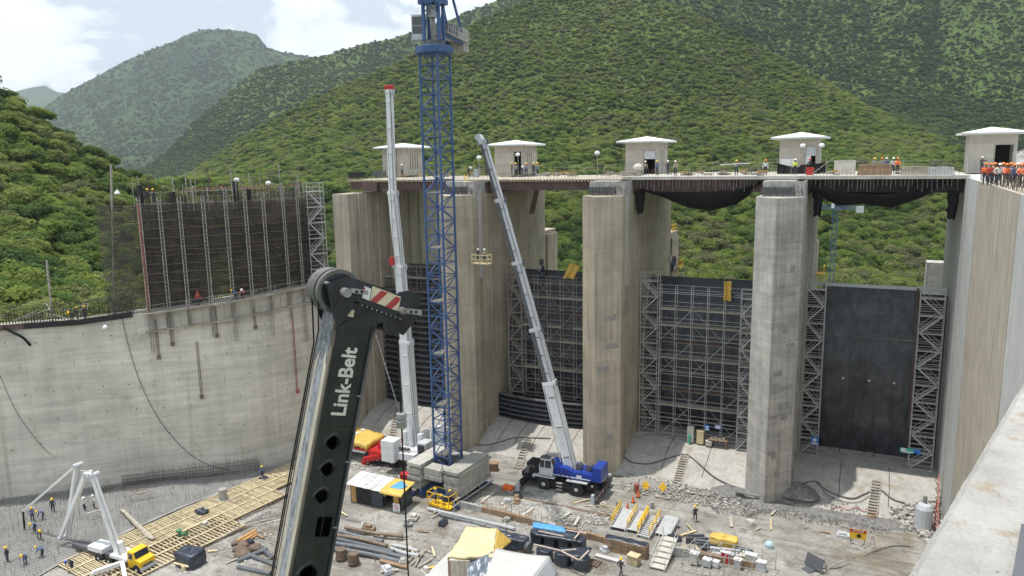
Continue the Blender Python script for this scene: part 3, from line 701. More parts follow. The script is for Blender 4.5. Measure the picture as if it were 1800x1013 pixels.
for a, b in ((UL-2.6, PIERS[0]-.3), (PIERS[0]+PW+.25, PIERS[1]+.9)):
    for y in (86.2, 91, 96, 101):
        mb = MB((-46,95,-.5)); mb.box(a, b, y, y+.5, -.62, -.55); mb.box(a, b, y+.2, y+.3, -1.5, -.62); mb.box(a, b, y, y+.5, -1.57, -1.5); mb.build('steel_girder', m_girder, t)
mb = MB((-46,95,-.5)); x = UL-2.6
while x < PIERS[1]+3.2: mb.box(x, x+.16, 85.9, 103.5, -.549, -.36); x += .42
mb.build('deck_joist', m_wood, t, kind='stuff')
x = UL-2.7
pm = MB(); pm.box(0, 2.28, 0, 17.6, 0, .1); pmm = pm.mesh('deck_board', m_plank)
while x < PIERS[1]+1.2: part('deck_board', pmm, t, (x+46, 85.95-95, -.358+.5)); x += 2.3
mb = MB((-46,95,-.5))
for a, b in ((UL-.2, UL+2.2), (PIERS[0]+PW-1.2, PIERS[0]+PW+.2)): mb.box(a, b, 85.8, 87, -1.75, -.6)
mb.build('bearing_block', m_girder, t)
mb = MB((-46,95,-.5))
for x0, x1, za, zb in ((BAYS[1][0]+5.6, BAYS[1][0]+3.4, -1.6, -4.9), (BAYS[1][0]+5.9, BAYS[1][0]+3.8, -1.6, -4.9)): mb.bar((x0, 89, za), (x1, 92, zb), .25)
mb.build('diagonal_strut', m_girder, t)
# nets slung under the deck
def net(u0, u1, zt, zb, v0, v1, label):
    n = len(zt); xs = np.linspace(0, 1, n); o0 = Vector(((u0+u1)/2, v0, -3)); mb = MB(o0)
    def f(a, b):
        e = np.interp(a, xs, zt); d_ = np.interp(a, xs, zb); z = e-(e-d_)*math.sin(math.pi*b)**.7+.07*mn.noise((a*14, b*3, 3))
        return (u0+(u1-u0)*a, v0+(v1-v0)*b+.12*mn.noise((a*9, b*4, 1)), z)
    mb.grid(f, 60, 16); o = mb.build('safety_net', m_net, thick=.02, smooth=True); o.location = o0; tag(o, label, 'net', 'safety nets under the deck'); return o
def npx(px, v): return [onv(x, y, v) for x, y in px]
tp = npx([(1115,332),(1135,337),(1180,338),(1240,337),(1300,334),(1340,318)], 86); bp_ = npx([(1115,336),(1140,350),(1170,367),(1230,373),(1280,362),(1340,326)], 86)
net(BAYS[2][0]+.6, BAYS[2][1]-.2, [p.z for p in tp], [p.z for p in bp_], 86.2, 90.5, 'sagging black safety net under the deck between tan and grey piers')
tp = npx([(1420,334),(1470,338),(1520,341),(1560,341),(1610,325),(1668,307)], 86); bp_ = npx([(1420,338),(1470,364),(1520,362),(1555,368),(1600,350),(1668,324)], 86)
net(BAYS[3][0]+.2, BAYS[3][1]-1.0, [p.z for p in tp], [p.z for p in bp_], 86.2, 90.5, 'torn black safety net under the deck beside the right wall')
for x, l in ((BAYS[3][1]-.9, 'ragged black netting bunched at the right wall end of the deck'), (BAYS[3][0]+1.0, 'ragged black netting bunched beside the top of the grey pier'), (BAYS[2][0]+.7, 'dark netting bundle beside the top of the tan pier')):
    mb = MB((x, 87, -4))
    mb.grid(lambda a, b: (x+(.55-.2*b)*math.cos(6.28*a)+.2*mn.noise((a*5,b*5,x)), 87+.5*math.sin(6.28*a), -1.6-2.6*b+.5*mn.noise((a*4,b*3,x+4))), 14, 8); o = mb.build('net_bundle', m_net, smooth=True); o.location = (x, 87, -4); tag(o, l, 'net')
# ---- gate houses on the deck
def gate_house(u, label, kind):
    w, d, h = 4.3, 5.0, 4.0; v0 = 97
    t = T('gate_house', label, 'gatehouse', (u, v0, 0), 0, 'gate houses on the deck'); x0 = -w/2; B = MB()
    th = .25; ds = {0: (1.1, 2.3), 1: (3.0, 4.15), 2: (2.4, 4.0), 3: (2.9, 4.1), 4: (2.3, 4.05)}[kind]; dh = {0: 2.9, 1: 3.2, 2: 3.0, 3: 3.1, 4: 2.9}[kind]
    def wall(*a): m = MB(); m.box(*a); m.build('wall', m_hut, t)
    wall(x0, x0+ds[0], 0, th, 0, h); wall(x0+ds[1], x0+w, 0, th, 0, h); wall(x0+ds[0], x0+ds[1], .002, th-.002, dh, h)
    wall(x0, x0+w, d-th, d, 0, h); wall(x0+.001, x0+th, th, d-th, 0, h)
    X = x0+w; ys = [th]+[y for k in range(4) for y in (1.0+k*.65, 1.25+k*.65)]+[d-th]; m = MB()
    for k in range(0, len(ys), 2): m.box(X-th, X-.001, ys[k], ys[k+1], 0, h)
    m.box(X-th+.002, X-.003, th, d-th, 0, .9); m.box(X-th+.002, X-.003, th, d-th, 3.0, h-.01); m.build('slit_wall', m_hut, t)
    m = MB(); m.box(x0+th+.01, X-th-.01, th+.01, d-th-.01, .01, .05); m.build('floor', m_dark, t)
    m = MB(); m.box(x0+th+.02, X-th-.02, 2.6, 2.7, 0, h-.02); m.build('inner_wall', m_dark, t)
    e = .95; m = MB(); b = [(x0-e,-e),(X+e,-e),(X+e,d+e),(x0-e,d+e)]
    k = m.pts([(x, y, h) for x, y in b]+[(x, y, h+.22) for x, y in b]+[(0, d/2, h+.82)])
    for q in ((3,2,1,0),(0,1,5,4),(1,2,6,5),(2,3,7,6),(3,0,4,7),(4,5,8),(5,6,8),(6,7,8),(7,4,8)): m.f.append(tuple(k+i for i in q)); m.m.append(0)
    m.build('roof', m_roofw, t)
    if kind == 0:
        for x in (x0+1.2, x0+2.2): m = MB(); m.box(x, x+.3, -.5, -.2, 0, h-.001); m.build('column', m_right, t)
    m = MB(); m.tube((X+.06, .5, 0), (X+.06, .5, h-.01), .05, 6); m.build('downpipe', m_wgrey, t)
    for x in ds: m = MB(); m.box(x0+x-.06, x0+x+.06, -.04, -.003, 0, dh+.05); m.build('door_frame', m_galvd, t)
    m = MB(); m.box(x0+ds[0]+.07, x0+ds[1]-.07, -.04, -.003, dh-.05, dh+.05); m.build('door_lintel', m_galvd, t)
    m = MB(); m.box(x0-e, X+e, -e-.09, -e-.005, h+.02, h+.16); m.build('gutter', m_wgrey, t)
    if kind in (2, 3):
        m = MB(); m.box(x0+ds[0]+.001, x0+ds[1]-.001, .05, .12, 1.9 if kind == 2 else 2.0, dh-.002); m.build('door_shutter', m_wgrey, t)
    if kind == 3:
        m = MB(); m.box(x0+ds[0]+.001, x0+ds[0]+.62, .05, .12, 0, 2.0); m.build('door_leaf', m_white, t)
        m = MB(); m.box(x0+.1, x0+1.7, -.09, -.01, .2, 1.7); m.build('white_board', m_white, t)
    return t
hl = ['gate house with two front columns behind the white crane boom', 'gate house with tall open doorway and four slits, above the lattice-tower pier', 'gate house with half lowered shutter, above the tan pier', 'gate house with white panels and shutter, above the grey pier', 'gate house with wide open doorway beside the crowd in orange helmets']
for i in range(5): gate_house(-46.45+(i-1)*SP+(0 if i < 4 else .6), hl[i], i)
# ================================================================== CRANES
def wheel(name, c, r, w, parent, o0, ax=(0,1,0)):
    ax = Vector(ax); c = Vector(c); mb = MB(o0)
    mb.lathe([(r*.62,-w/2),(r*.93,-w/2),(r,-w*.36),(r,w*.36),(r*.93,w/2),(r*.62,w/2)], c, ax, 20); o = mb.build(name, m_rub, parent, smooth=False)
    mb = MB(o0); mb.lathe([(r*.60,-w*.45),(r*.60,-w*.32),(r*.3,-w*.30),(r*.26,-w*.5),(r*.1,-w*.52),(r*.1,w*.4),(r*.60,w*.4)], c, ax, 16); mb.build('rim', m_white, o)
    for k in range(8):
        a = k*.785; e1 = ax.orthogonal().normalized(); e2 = ax.cross(e1); d = e1*math.cos(a)+e2*math.sin(a)
        if k == 0: mb = MB(o0)
        mb.tube(c+d*r*.42-ax*w*.36, c+d*r*.42-ax*w*.30, r*.06, 5)
    mb.build('wheel_nut', m_red, o, kind='stuff')
# ---- tower crane
TX, TY = -41.6, 69.8; TZ = G+1.35; NSEC = 16; SH = (13.35-TZ)/NSEC; TA = 2.2
t = T('tower_crane', 'blue lattice tower crane on stacked concrete ballast in the middle', 'tower crane', (TX, TY, G), math.radians(-5))
mb = MB(); h = TA/2
for x in (-h, h):
    for y in (-h, h): mb.box(x-.09, x+.09, y-.09, y+.09, 0, SH-.02)
for z in (.06, SH/2): 
    for a in (-h, h): mb.bar((-h, a, z), (h, a, z), .09); mb.bar((a, -h, z), (a, h, z), .09)
sec = mb.mesh('mast_section', m_blue)
brs = []
for k in range(4):
    for j in range(2):
        z0, z1 = (.06, SH/2) if j == 0 else (SH/2, SH)
        c = [(-h,-h),(h,-h),(h,h),(-h,h)]; p, q = c[k], c[(k+1) % 4]
        if (j+k) % 2: p, q = q, p
        m2 = MB(); m2.bar((*p, z0), (*q, z1), .085); brs.append(m2.mesh('brace', m_blue))
for i in range(NSEC):
    s_ = part('mast_section', sec, t, (0, 0, 1.35+i*SH))
    for b in brs: part('brace', b, s_)
    if i % 2 == 1:
        m2 = MB(); m2.box(-h+.1, .2, -h+.1, h-.1, 0, .06); part('rest_platform', m2.mesh('rest_platform', m_galvd), t, (0, 0, 1.35+i*SH+.1))
m2 = MB()
for x in (-.25, .15): m2.tube((x, .3, 1.4), (x, .3, 47.5), .03, 4)
for k in range(150): m2.tube((-.25, .3, 1.6+k*.305), (.15, .3, 1.6+k*.305), .015, 4)
m2.build('ladder', m_galvd, t)
# base frame
m2 = MB()
for a in (-1.6, 1.6): m2.bar((-3.2, a, .62), (3.2, a, .62), .45, .7); m2.bar((a, -3.2, .62), (a, 3.2, .62), .4, .66)
for a in (-3.1, 3.1):
    for b in (-3.1, 3.1): m2.box(a-.4, a+.4, b-.4, b+.4, 0, .28)
m2.build('base_frame', m_blue, t)
m2 = MB()
for x in (3.45,):
    for z in (.55, 1.15): m2.tube((x, -4.2, z), (x+.2, 3.6, z), .09, 6)
    for y in (-4, -1.5, 1, 3.4): m2.tube((x, y, 0), (x, y, 1.2), .05)
m2.build('base_railing', m_pgrey, t)
bk = MB(); bk.box(-.95, .95, -3.1, 3.1, 0, .315); bkm = bk.mesh('ballast_block', m_block)
ck = MB(); ck.box(-1.15, 1.15, -.8, .8, 0, .31); ckm = ck.mesh('ballast_block', m_block)
for k in range(9):
    for x in (-2.55, 2.55): part('ballast_block', bkm, t, (x+ru(-.12,.12), ru(-.12,.12)+(.25 if k % 3 == 1 else 0), 0.98+k*.325))
for k in range(4):
    for y in (-2.2, 2.2): part('ballast_block', ckm, t, (ru(-.05,.05), y, 2.28+k*.32+(.05 if k > 1 else 0)))
# slewing part; X' points along the counter jib
ZT = 13.35-G
top = T('slewing_unit', '', '', (0, 0, 0)); bpy.data.objects.remove(top)
cj = math.radians(108)
ca, sa = math.cos(cj), math.sin(cj)
def q_(x, y, z): return (x*ca-y*sa, x*sa+y*ca, z+ZT)
m2 = MB(); m2.lathe([(1.45,-.5),(1.98,-.25),(1.98,.35),(1.5,.5)], (0,0,ZT), (0,0,1), 8); m2.build('slewing_collar', m_blue, t)
m2 = MB(); m2.lathe([(1.1,.5),(1.1,.95)], (0,0,ZT), (0,0,1), 14); m2.build('slewing_ring', m_dgrey, t)
m2 = MB()
for x in (-.8, .8):
    for y in (-.8, .8): m2.bar(q_(x, y, .9), q_(x, y, 4.6), .28)
for y in (-.8, .8): m2.bar(q_(-.8, y, 1.2), q_(.8, y, 4.4), .14)
m2.box(-1.1, 1.1, -1.1, 1.1, ZT+4.5, ZT+5.0); m2.build('turret', m_blue, t)
m2 = MB(); m2.bar(q_(-.3, 0, 3.2), q_(-.3, 0, 4.4), .8); m2.bar(q_(.1, .1, 1.4), q_(.1, .1, 3.2), .35); m2.build('winch_motor', m_steel, t)
m2 = MB()
for y in (-.8, .8): m2.bar(q_(.6, y, 5.0), q_(.2, y*.5, 11.5), .25); m2.bar(q_(8.6, y, 1.9), q_(.2, y*.5, 11.5), .22); m2.bar(q_(1, y, 1.7), q_(9.6, y, 1.8), .25, .4)
m2.build('counter_jib_frame', m_blue, t)
m2 = MB(); 
P = [q_(x, y, z) for z in (1.9, 1.98) for x, y in ((.9,-1.2),(9.8,-1.2),(9.8,1.2),(.9,1.2))]; m2.hexa(P); m2.build('counter_jib_deck', m_galv, t)
for k in range(5):
    m2 = MB(); P = [q_(x, y, z) for z in (.9, 3.4) for x, y in ((7.6+k*.42,-1.0),(7.92+k*.42,-1.0),(7.92+k*.42,1.0),(7.6+k*.42,1.0))]; m2.hexa(P); m2.build('counterweight', m_block, t)
m2 = MB(); P = [q_(x, y, z) for z in (2.0, 3.2) for x, y in ((3.6,-.9),(5.8,-.9),(5.8,.9),(3.6,.9))]; m2.hexa(P); m2.build('hoist_winch', m_dgrey, t)
m2 = MB()
for y in (-1.25, 1.25):
    for k in range(10): m2.tube(q_(1+.9*k, y, 1.9), q_(1+.9*k, y, 3.0), .025, 4)
    m2.tube(q_(1, y, 3.0), q_(9.6, y, 3.0), .025, 4); m2.tube(q_(1, y, 2.5), q_(9.6, y, 2.5), .025, 4)
m2.build('deck_railing', m_galv, t)
m2 = MB()
for y in (-.7, .7):
    m2.bar(q_(-.9, y, 3.6), q_(-9, y*.8, 21), .16)
m2.bar(q_(-1, 0, 4.6), q_(-9.2, 0, 22), .16)
for k in range(14):
    a, b = k/14, (k+1)/14; f = lambda s, y: Vector(q_(-.9-8.1*s, y*(1-.2*s), 3.6+17.4*s))
    m2.bar(f(a, -.7), f(b, .7), .07); m2.bar(f(a, .7), f(b, -.7), .07)
m2.build('jib', m_blue, t)
cabP = Vector(q_(0, 0, 0)); px = dep(739, 30, 78.5) - Vector((TX, TY, G))
R5 = Matrix.Rotation(math.radians(5), 3, 'Z'); cp = R5 @ px; cp.z = 15.85-G
M_ = Matrix.Rotation(math.radians(27), 3, 'Z')
def cb(x, y, z): return cp + M_ @ Vector((x, y, z))
def cbox(mb, x0, x1, y0, y1, z0, z1): mb.hexa([cb(*p) for p in ((x0,y0,z0),(x1,y0,z0),(x1,y1,z0),(x0,y1,z0),(x0,y0,z1),(x1,y0,z1),(x1,y1,z1),(x0,y1,z1))])
m2 = MB(); cbox(m2, -.8, .8, -.9, 1, -1.3, -.75); cbox(m2, -.8, .8, -.9, 1, .95, 1.15); cbox(m2, .6, .8, -.9, 1, -.75, .95); cbox(m2, -.8, .8, .8, 1, -.75, .95); cbox(m2, -.8, -.72, -.9, -.8, -.75, .95); cbox(m2, .5, .6, -.9, -.8, -.75, .95); cbox(m2, -.8, .6, -.92, -.86, .02, .08)
cab = m2.build('cab', m_wgrey, t)
m2 = MB(); cbox(m2, -.72, .5, -.86, -.84, -.74, .94); cbox(m2, -.79, -.77, -.8, .8, -.74, .94); m2.build('window', m_glass, cab)
m2 = MB(); cbox(m2, .8, 2.6, -.2, .2, -1.2, -1.0); m2.build('cab_support', m_galv, t)
# ---- big white telescopic crane
def tele(parent, o0, pts, ws, mats, tipm=None, sidem=None):
    """boom sections of falling width between joints"""
    out = []
    for i in range(len(pts)-1):
        p, q = pts[i], pts[i+1]; d = (q-p).normalized(); r = ws[i]/2
        side = Vector((1, 0, 0)) - d*d.x; side.normalize(); fr = side.cross(d)
        if fr.y > 0: fr = -fr
        prof = [(-r,-r*.9),(r,-r*.9),(r,r*.4),(r*.55,r*1.0),(-r*.55,r*1.0),(-r,r*.4)]
        mb = MB(o0); L_ = (q-p).length
        mb.prism([(x, y) for x, y in prof], p, side, -fr, d*L_); s_ = mb.build('boom_section', mats[i], parent); out.append(s_)
        if sidem:
            mb = MB(o0); a = p - side*(r+.005); mb.prism([(-r*.85,.2),(r*.38,.2),(r*.38,L_-.2),(-r*.85,L_-.2)], a, -fr, d, -side*.02); mb.build('side_plate_or_shade', sidem, s_)
        mb = MB(o0); e = r*1.14
        mb.prism([(-e,-e*.92),(e,-e*.92),(e,e*.42),(e*.57,e*1.02),(-e*.57,e*1.02),(-e,e*.42)], q-d*.35, side, -fr, d*.35)
        for sx in (-1, 1): mb.tube(q-d*.2+side*sx*e, q-d*.2+side*sx*(e+.14), .1, 6)
        mb.build('boom_collar', mats[i], s_)
    return out
WV = 74.0
t = T('mobile_crane', 'large white telescopic crane with red carrier and white counterweights', 'crane', (-50, WV, G), 0, None); o0 = t.location
bp = [onv(x, y, WV) for x, y in ((729,797),(715,598),(704,465),(691,336),(685,158))]
tele(t, o0, bp, [1.45,1.2,.98,.76], [m_white, m_white, m_white, m_white])
m2 = MB(o0); tp = bp[-1]; m2.bar(tp-Vector((.42,0,0)), tp+Vector((.42,0,0)), .5, .45); 
for x in (-.45, -.15, .15, .45): m2.lathe([(.24,-.06),(.24,.06)], tp+Vector((x,-.1,.3)), (1,0,0), 10)
m2.build('boom_head', m_red, t)
m2 = MB(o0); m2.tube(bp[3]+Vector((-.6,-.5,1)), bp[1]+Vector((-1.0,-1,0)), .03, 4); m2.build('hoist_rope', m_rope, t)
hk = onv(693, 459, WV-.9); m2 = MB(o0); m2.bar(hk+Vector((-.35,0,.4)), hk+Vector((-.3,0,-.5)), .45); m2.build('hook_block', m_red, t)
m2 = MB(o0); m2.box(-58.6, -45.0, 72.8, 75.6, G+1.05, G+1.5); m2.build('chassis', m_white, t)
m2 = MB(o0); m2.box(-56.8, -47, 72.5, 75.9, G+1.5, G+1.8); m2.box(-54.4, -50.4, 72.3, 72.8, G+1.2, G+1.75); m2.box(-53.5, -51.5, 73, 75.6, G+1.8, G+2.5); m2.build('carrier_deck', m_red, t)
m2 = MB(o0); m2.box(-59.6, -57.4, 72.5, 75.9, G+.9, G+2.9); cb_ = m2.build('carrier_cab', m_white, t)
m2 = MB(o0); m2.box(-59.2, -57.8, 72.44, 72.5, G+1.9, G+2.7); m2.build('window', m_glass, cb_)
for px_ in (624, 645, 677, 722, 750): 
    p = at(px_, 830); wheel('wheel', (p.x if px_ < 700 else p.x, 72.75, G+.76), .76, .6, t, o0)
m2 = MB(o0)
def oy(x): p = Vector((x, 0, 0)); return p
p0, p1 = at(640, 818), Vector((-52.6, 72.4, 0)); p0.z = G+.7; p1.z = G+1.3
m2.bar(p1, p0, .55, .6); m2.bar(p0+Vector((0,0,-.0)), p0+Vector((0,0,-.68)), .45); m2.build('outrigger', m_red, t)
m2 = MB(o0); m2.bx((p0.x, p0.y, G+.02), (1, 1, .12)); m2.build('outrigger_pad', m_plank, t)
for (a, b, c_, d_, z0, z1, n_) in ((-51.3,-49.5,70.6,72.2,G+1.6,G+4.2,3),(-46.9,-45.2,74.8,76.4,G+2.4,G+4.8,3)):
    for k in range(n_):
        m2 = MB(o0); zz = z0+(z1-z0)*k/n_; m2.box(a, b, c_, d_, zz, zz+(z1-z0)/n_-.03); m2.box(a+.2, a+.4, c_+.3, c_+.6, zz+(z1-z0)/n_-.03, zz+(z1-z0)/n_+.02); m2.build('counterweight', m_white, t)
m2 = MB(o0); m2.lathe([(1.6,0),(1.6,.5)], (-48.6,73.9,G+1.8), (0,0,1), 16); m2.build('slewing_ring', m_dgrey, t)
m2 = MB(o0); m2.box(-50.4, -46.6, 72.1, 75.6, G+2.3, G+2.9); m2.box(-49.6, -47.1, 71.2, 72.1, G+1.9, G+2.7); m2.box(-47.7, -47.2, 73, 75, G+2.9, G+4.6); m2.box(-49.9, -49.4, 73, 75, G+2.9, G+4.6)
m2.build('superstructure', m_white, t)
m2 = MB(o0)
for k in range(4): m2.tube((-50.2+.9*k, 71.9, G+2.9), (-50.2+.9*k, 71.9, G+3.9), .03, 4)
for z in (3.4, 3.9): m2.tube((-50.2, 71.9, G+z), (-47.5, 71.9, G+z), .03, 4)
m2.build('handrail', m_white, t)
m2 = MB(o0); m2.box(-47.1, -45.9, 71.9, 73.6, G+2.2, G+4.0); c2 = m2.build('operator_cab', m_wgrey, t)
m2 = MB(o0); m2.box(-46.95, -46.05, 71.86, 71.9, G+2.7, G+3.8); m2.build('window', m_glass, c2)
m2 = MB(o0); m2.tube((-48.6, 73, G+3), bp[0].lerp(bp[1], .45), .25, 8); m2.build('lift_cylinder', m_wgrey, t)
m2 = MB(o0)
for k in range(3): m2.box(-49.4+.5*k, -49.1+.5*k, 71.6, 72, G+2.9, G+3.2)
m2.build('winch_drum', m_dgrey, t)
# fittings along the two telescopic booms
def fittings(o0, t, pts, ws, n, m_):
    for i in range(len(pts)-1):
        p, q = pts[i], pts[i+1]; d = (q-p).normalized(); side = Vector((1,0,0))-d*d.x; side.normalize(); fr = side.cross(d); fr = -fr if fr.y > 0 else fr; r = ws[i]/2
        for k in range(n):
            c = p.lerp(q, (k+.5)/n); mb = MB(o0); mb.bar(c-side*r*.5+fr*(r*1.02), c+side*r*.5+fr*(r*1.02), .16, .08); mb.build('wear_pad', m_, t)
        mb = MB(o0); mb.tube(p+side*r*.8+fr*r, q+side*r*.8+fr*r, .035, 5); mb.build('hydraulic_line', m_dgrey, t)
        for sx in (-1, 1): mb = MB(o0); mb.bar(q-d*.6+side*sx*(r*1.15), q+d*.05+side*sx*(r*1.15), .22, .3); mb.build('boom_lug', m_, t)
fittings(o0, t, bp, [1.45,1.2,.98,.76], 4, m_wgrey)
m2 = MB(o0); m2.tube(bp[0]+Vector((.9,-.8,1)), bp[-1]+Vector((.3,-.5,.2)), .025, 4); m2.tube(bp[0]+Vector((-.9,-.8,1)), bp[-1]+Vector((-.3,-.5,.2)), .025, 4); m2.build('boom_rope', m_dgrey, t)
# ---- tarp laid over the front of the carrier
def tarp(name, label, poly, m_, drop=.5, thick=.03, cat='tarp', seed=1, parent=None, amp=.06, o0=None, nu=18, nv=12):
    """cloth over a four-cornered top (world corners), its edges hanging down"""
    c = [Vector(p) for p in poly]; o0 = o0 or sum(c, Vector())/4; mb = MB(o0)
    def f(a, b):
        s, q = (a-.5)*1.16+.5, (b-.5)*1.16+.5; s2, q2 = min(1, max(0, s)), min(1, max(0, q))
        p = (c[0]*(1-s2)+c[1]*s2)*(1-q2)+(c[3]*(1-s2)+c[2]*s2)*q2
        e = max(abs(s-s2), abs(q-q2))/.08
        p = p + (p-(c[0]+c[1]+c[2]+c[3])/4)*.012*min(e, 1) - Vector((0, 0, drop*e*(.8+.5*mn.noise((a*9+seed, b*9, 1)))))
        return p + Vector((amp*mn.noise((a*7, b*7, seed)), amp*mn.noise((a*7+9, b*7, seed)), amp*(1.4*mn.noise((a*5, b*5, seed+5))+mn.noise((a*15, b*15, seed)))))
    mb.grid(f, nu, nv); o = mb.build(name, m_, parent, smooth=True, thick=thick)
    if parent is None: o.location = o0; tag(o, label, cat)
    return o
tarp('yellow_tarp', 'yellow tarp thrown over the cab end of the red crane carrier', [(-59.7,72.3,G+3.1),(-54.6,72.2,G+2.5),(-54.6,76,G+2.6),(-59.7,76,G+3.1)], m_tyel, .8, seed=3, amp=.12)
# ---- blue rough-terrain crane
t = T('rough_terrain_crane', 'blue four wheeled crane with long grey boom on the gravel', 'crane', (-30, 75.4, G)); o0 = t.location
for u in (-31.75, -27.85):
    wheel('wheel', (u, 74.1, G+.80), .80, .62, t, o0); wheel('wheel', (u, 76.6, G+.80), .80, .62, t, o0)
m2 = MB(o0); m2.box(-34.0, -25.6, 74.5, 76.2, G+.75, G+1.35); m2.box(-31.0, -28.7, 74.1, 76.6, G+.5, G+1.3); m2.build('chassis', m_black, t)
m2 = MB(o0); m2.box(-33.1, -30.4, 73.75, 74.5, G+1.62, G+1.74); m2.box(-29, -26.6, 73.75, 74.5, G+1.62, G+1.74); m2.box(-33.3, -31, 74.5, 76.8, G+1.36, G+1.74); m2.build('fender', m_wgrey, t)
for x, s_ in ((-34.2, -1), (-25.4, 1)):
    m2 = MB(o0); m2.box(x-.3, x+.3, 72.4, 78.2, G+.55, G+1.0); ob = m2.build('outrigger_beam', m_black, t)
    for k in range(5): m2 = MB(o0); m2.hexa([(x+s_*.301-(.0),72.6+k*.5,G+.6),(x+s_*.301,72.85+k*.5,G+.6),(x+s_*.315,72.85+k*.5,G+.6),(x+s_*.315,72.6+k*.5,G+.6),(x+s_*.301,72.75+k*.5,G+.95),(x+s_*.301,73.0+k*.5,G+.95),(x+s_*.315,73.0+k*.5,G+.95),(x+s_*.315,72.75+k*.5,G+.95)]); m2.box(x-.28+k*.12, x-.22+k*.12, 72.385, 72.4, G+.6, G+.95); m2.build('warning_stripe', m_red if k % 2 else m_white, ob)
    for y in (72.3, 78.1):
        m2 = MB(o0); m2.box(x-.16, x+.16, y-.1, y+.22, G+.06, G+1.3); m2.bx((x, y+.06, G+.0), (.75, .75, .1)); m2.build('outrigger_leg', m_wgrey, t)
m2 = MB(o0); m2.box(-34.8, -34.4, 74.7, 76, G+.9, G+1.5); m2.box(-34.1, -32.2, 74.5, 76.2, G+1.4, G+2.75); m2.box(-33.6, -32.7, 74.2, 74.5, G+1.75, G+2.4); m2.build('engine_hood', m_black, t)
m2 = MB(o0)
for k in range(5): m2.tube((-34.2+.3*k, 74.3, G+1.5+.1*k), (-33.9+.2*k, 74.4, G+2.5), .08, 5)
m2.build('exhaust_pipe', m_steel, t)
m2 = MB(o0); m2.prism([(-31.5,G+1.9),(-26.0,G+1.9),(-25.9,G+2.6),(-28.3,G+2.65),(-29.2,G+3.05),(-31.4,G+3.0)], (0, 74.1, 0), (1,0,0), (0,0,1), (0,2.5,0)); m2.build('superstructure', m_blue2, t)
m2 = MB(o0); m2.box(-26.1, -25.1, 74.2, 76.5, G+1.9, G+3.5); m2.build('counterweight', m_blue2, t)
m2 = MB(o0); m2.box(-27.9, -27.3, 74.085, 74.1, G+2.15, G+2.4); m2.build('white_marking', m_white, t)
m2 = MB(o0); m2.box(-28.4, -26.4, 74.0, 74.06, G+2.62, G+3.3); m2.build('guard_rail', m_dgrey, t) if 0 else None
m2 = MB(o0)
for k in range(5): m2.tube((-28.4+.5*k, 74.2, G+2.6), (-28.4+.5*k, 74.2, G+3.35), .025, 4)
for z in (3.0, 3.35): m2.tube((-28.4, 74.2, G+z), (-26.3, 74.2, G+z), .025, 4)
for k in range(2): m2.lathe([(.35,-.4),(.35,.4)], (-28+1.2*k, 75.4, G+3.0), (0,1,0), 10)
m2.build('winch_frame', m_dgrey, t)
m2 = MB(o0); m2.prism([(-32.3,G+1.85),(-30.7,G+1.85),(-30.6,G+3.0),(-30.9,G+3.75),(-32.1,G+3.75),(-32.3,G+3.0)], (0,73.9,0), (1,0,0), (0,0,1), (0,1.0,0)); cab = m2.build('cab', m_wgrey, t)
for a, b, z0, z1 in ((-32.2,-31.65,2.75,3.6),(-31.55,-30.85,2.75,3.6)): m2 = MB(o0); m2.box(a, b, 73.87, 73.9, G+z0, G+z1); m2.build('window', m_glass, cab)
m2 = MB(o0); m2.prism([(-30.69,G+2.85),(-30.59,G+2.98),(-30.88,G+3.7),(-30.98,G+3.6)], (0,74.0,0), (1,0,0), (0,0,1), (0,.8,0)); m2.build('windscreen', m_glass, cab)
m2 = MB(o0); m2.box(-32.2, -31, 74, 74.8, G+3.75, G+3.85); m2.tube((-31.6,74.4,G+3.85),(-31.6,74.4,G+4.1),.12,8); m2.build('roof_guard', m_dgrey, cab)
RV = 75.4
bp = [onv(x, y, RV) for x, y in ((1006,826),(967,670),(942,576),(910,459),(879,349),(849,247))]
ss = tele(t, o0, bp, [1.30,1.12,1.0,.88,.74], [m_white, m_wgrey, m_wgrey, m_wgrey, m_wgrey], sidem=None)
for i, s_ in enumerate(ss[1:]):
    p, q = bp[i+1], bp[i+2]; d = (q-p).normalized(); r = [1.12,1.0,.88,.74][i]/2; side = Vector((1,0,0))-d*d.x; side.normalize(); fr = side.cross(d); fr = -fr if fr.y > 0 else fr
    L_ = (q-p).length; m2 = MB(o0); m2.prism([(-r*.98,0.05),(-r*.12,.05),(-r*.12,L_-.4),(-r*.98,L_-.4)], p+fr*(r*.9+.003), side, d, fr*.015); m2.build('side_plate_or_shade', m_dgrey, s_)  # dark strip standing for shade on the boom's left side, no real plate
m2 = MB(o0); tp = bp[-1]; m2.bar(tp+Vector((.1,0,-.3)), tp+Vector((-.6,0,.5)), .7, .6)
for y in (-.25, 0, .25): m2.lathe([(.33,-.05),(.33,.05)], tp+Vector((-.55,y,.35)), (0,1,0), 10)
m2.build('boom_head', m_wgrey, t)
m2 = MB(o0); m2.tube(tp+Vector((-.8,-.2,.2)), tp+Vector((-.8,-.2,-3.0)), .02, 4); m2.build('hoist_rope', m_rope, t)
m2 = MB(o0); a = tp+Vector((-.8,-.2,-3.1)); m2.bar(a, a-Vector((0,0,.9)), .5, .4); m2.build('hook_block', m_wgrey, t)
m2 = MB(o0); m2.tube((-28.5, 75.4, G+2.4), bp[0].lerp(bp[1], .55)+Vector((-.9,0,-.2)), .2, 8); m2.build('lift_cylinder', m_wgrey, t)
fittings(o0, t, bp, [1.30,1.12,1.0,.88,.74], 3, m_dgrey)
for x in (-33.2, -26.2): m2 = MB(o0); m2.lathe([(.13,0),(.13,.05)], (x,74.45,G+1.25), (0,-1,0), 10); m2.build('headlight', m_white, t)
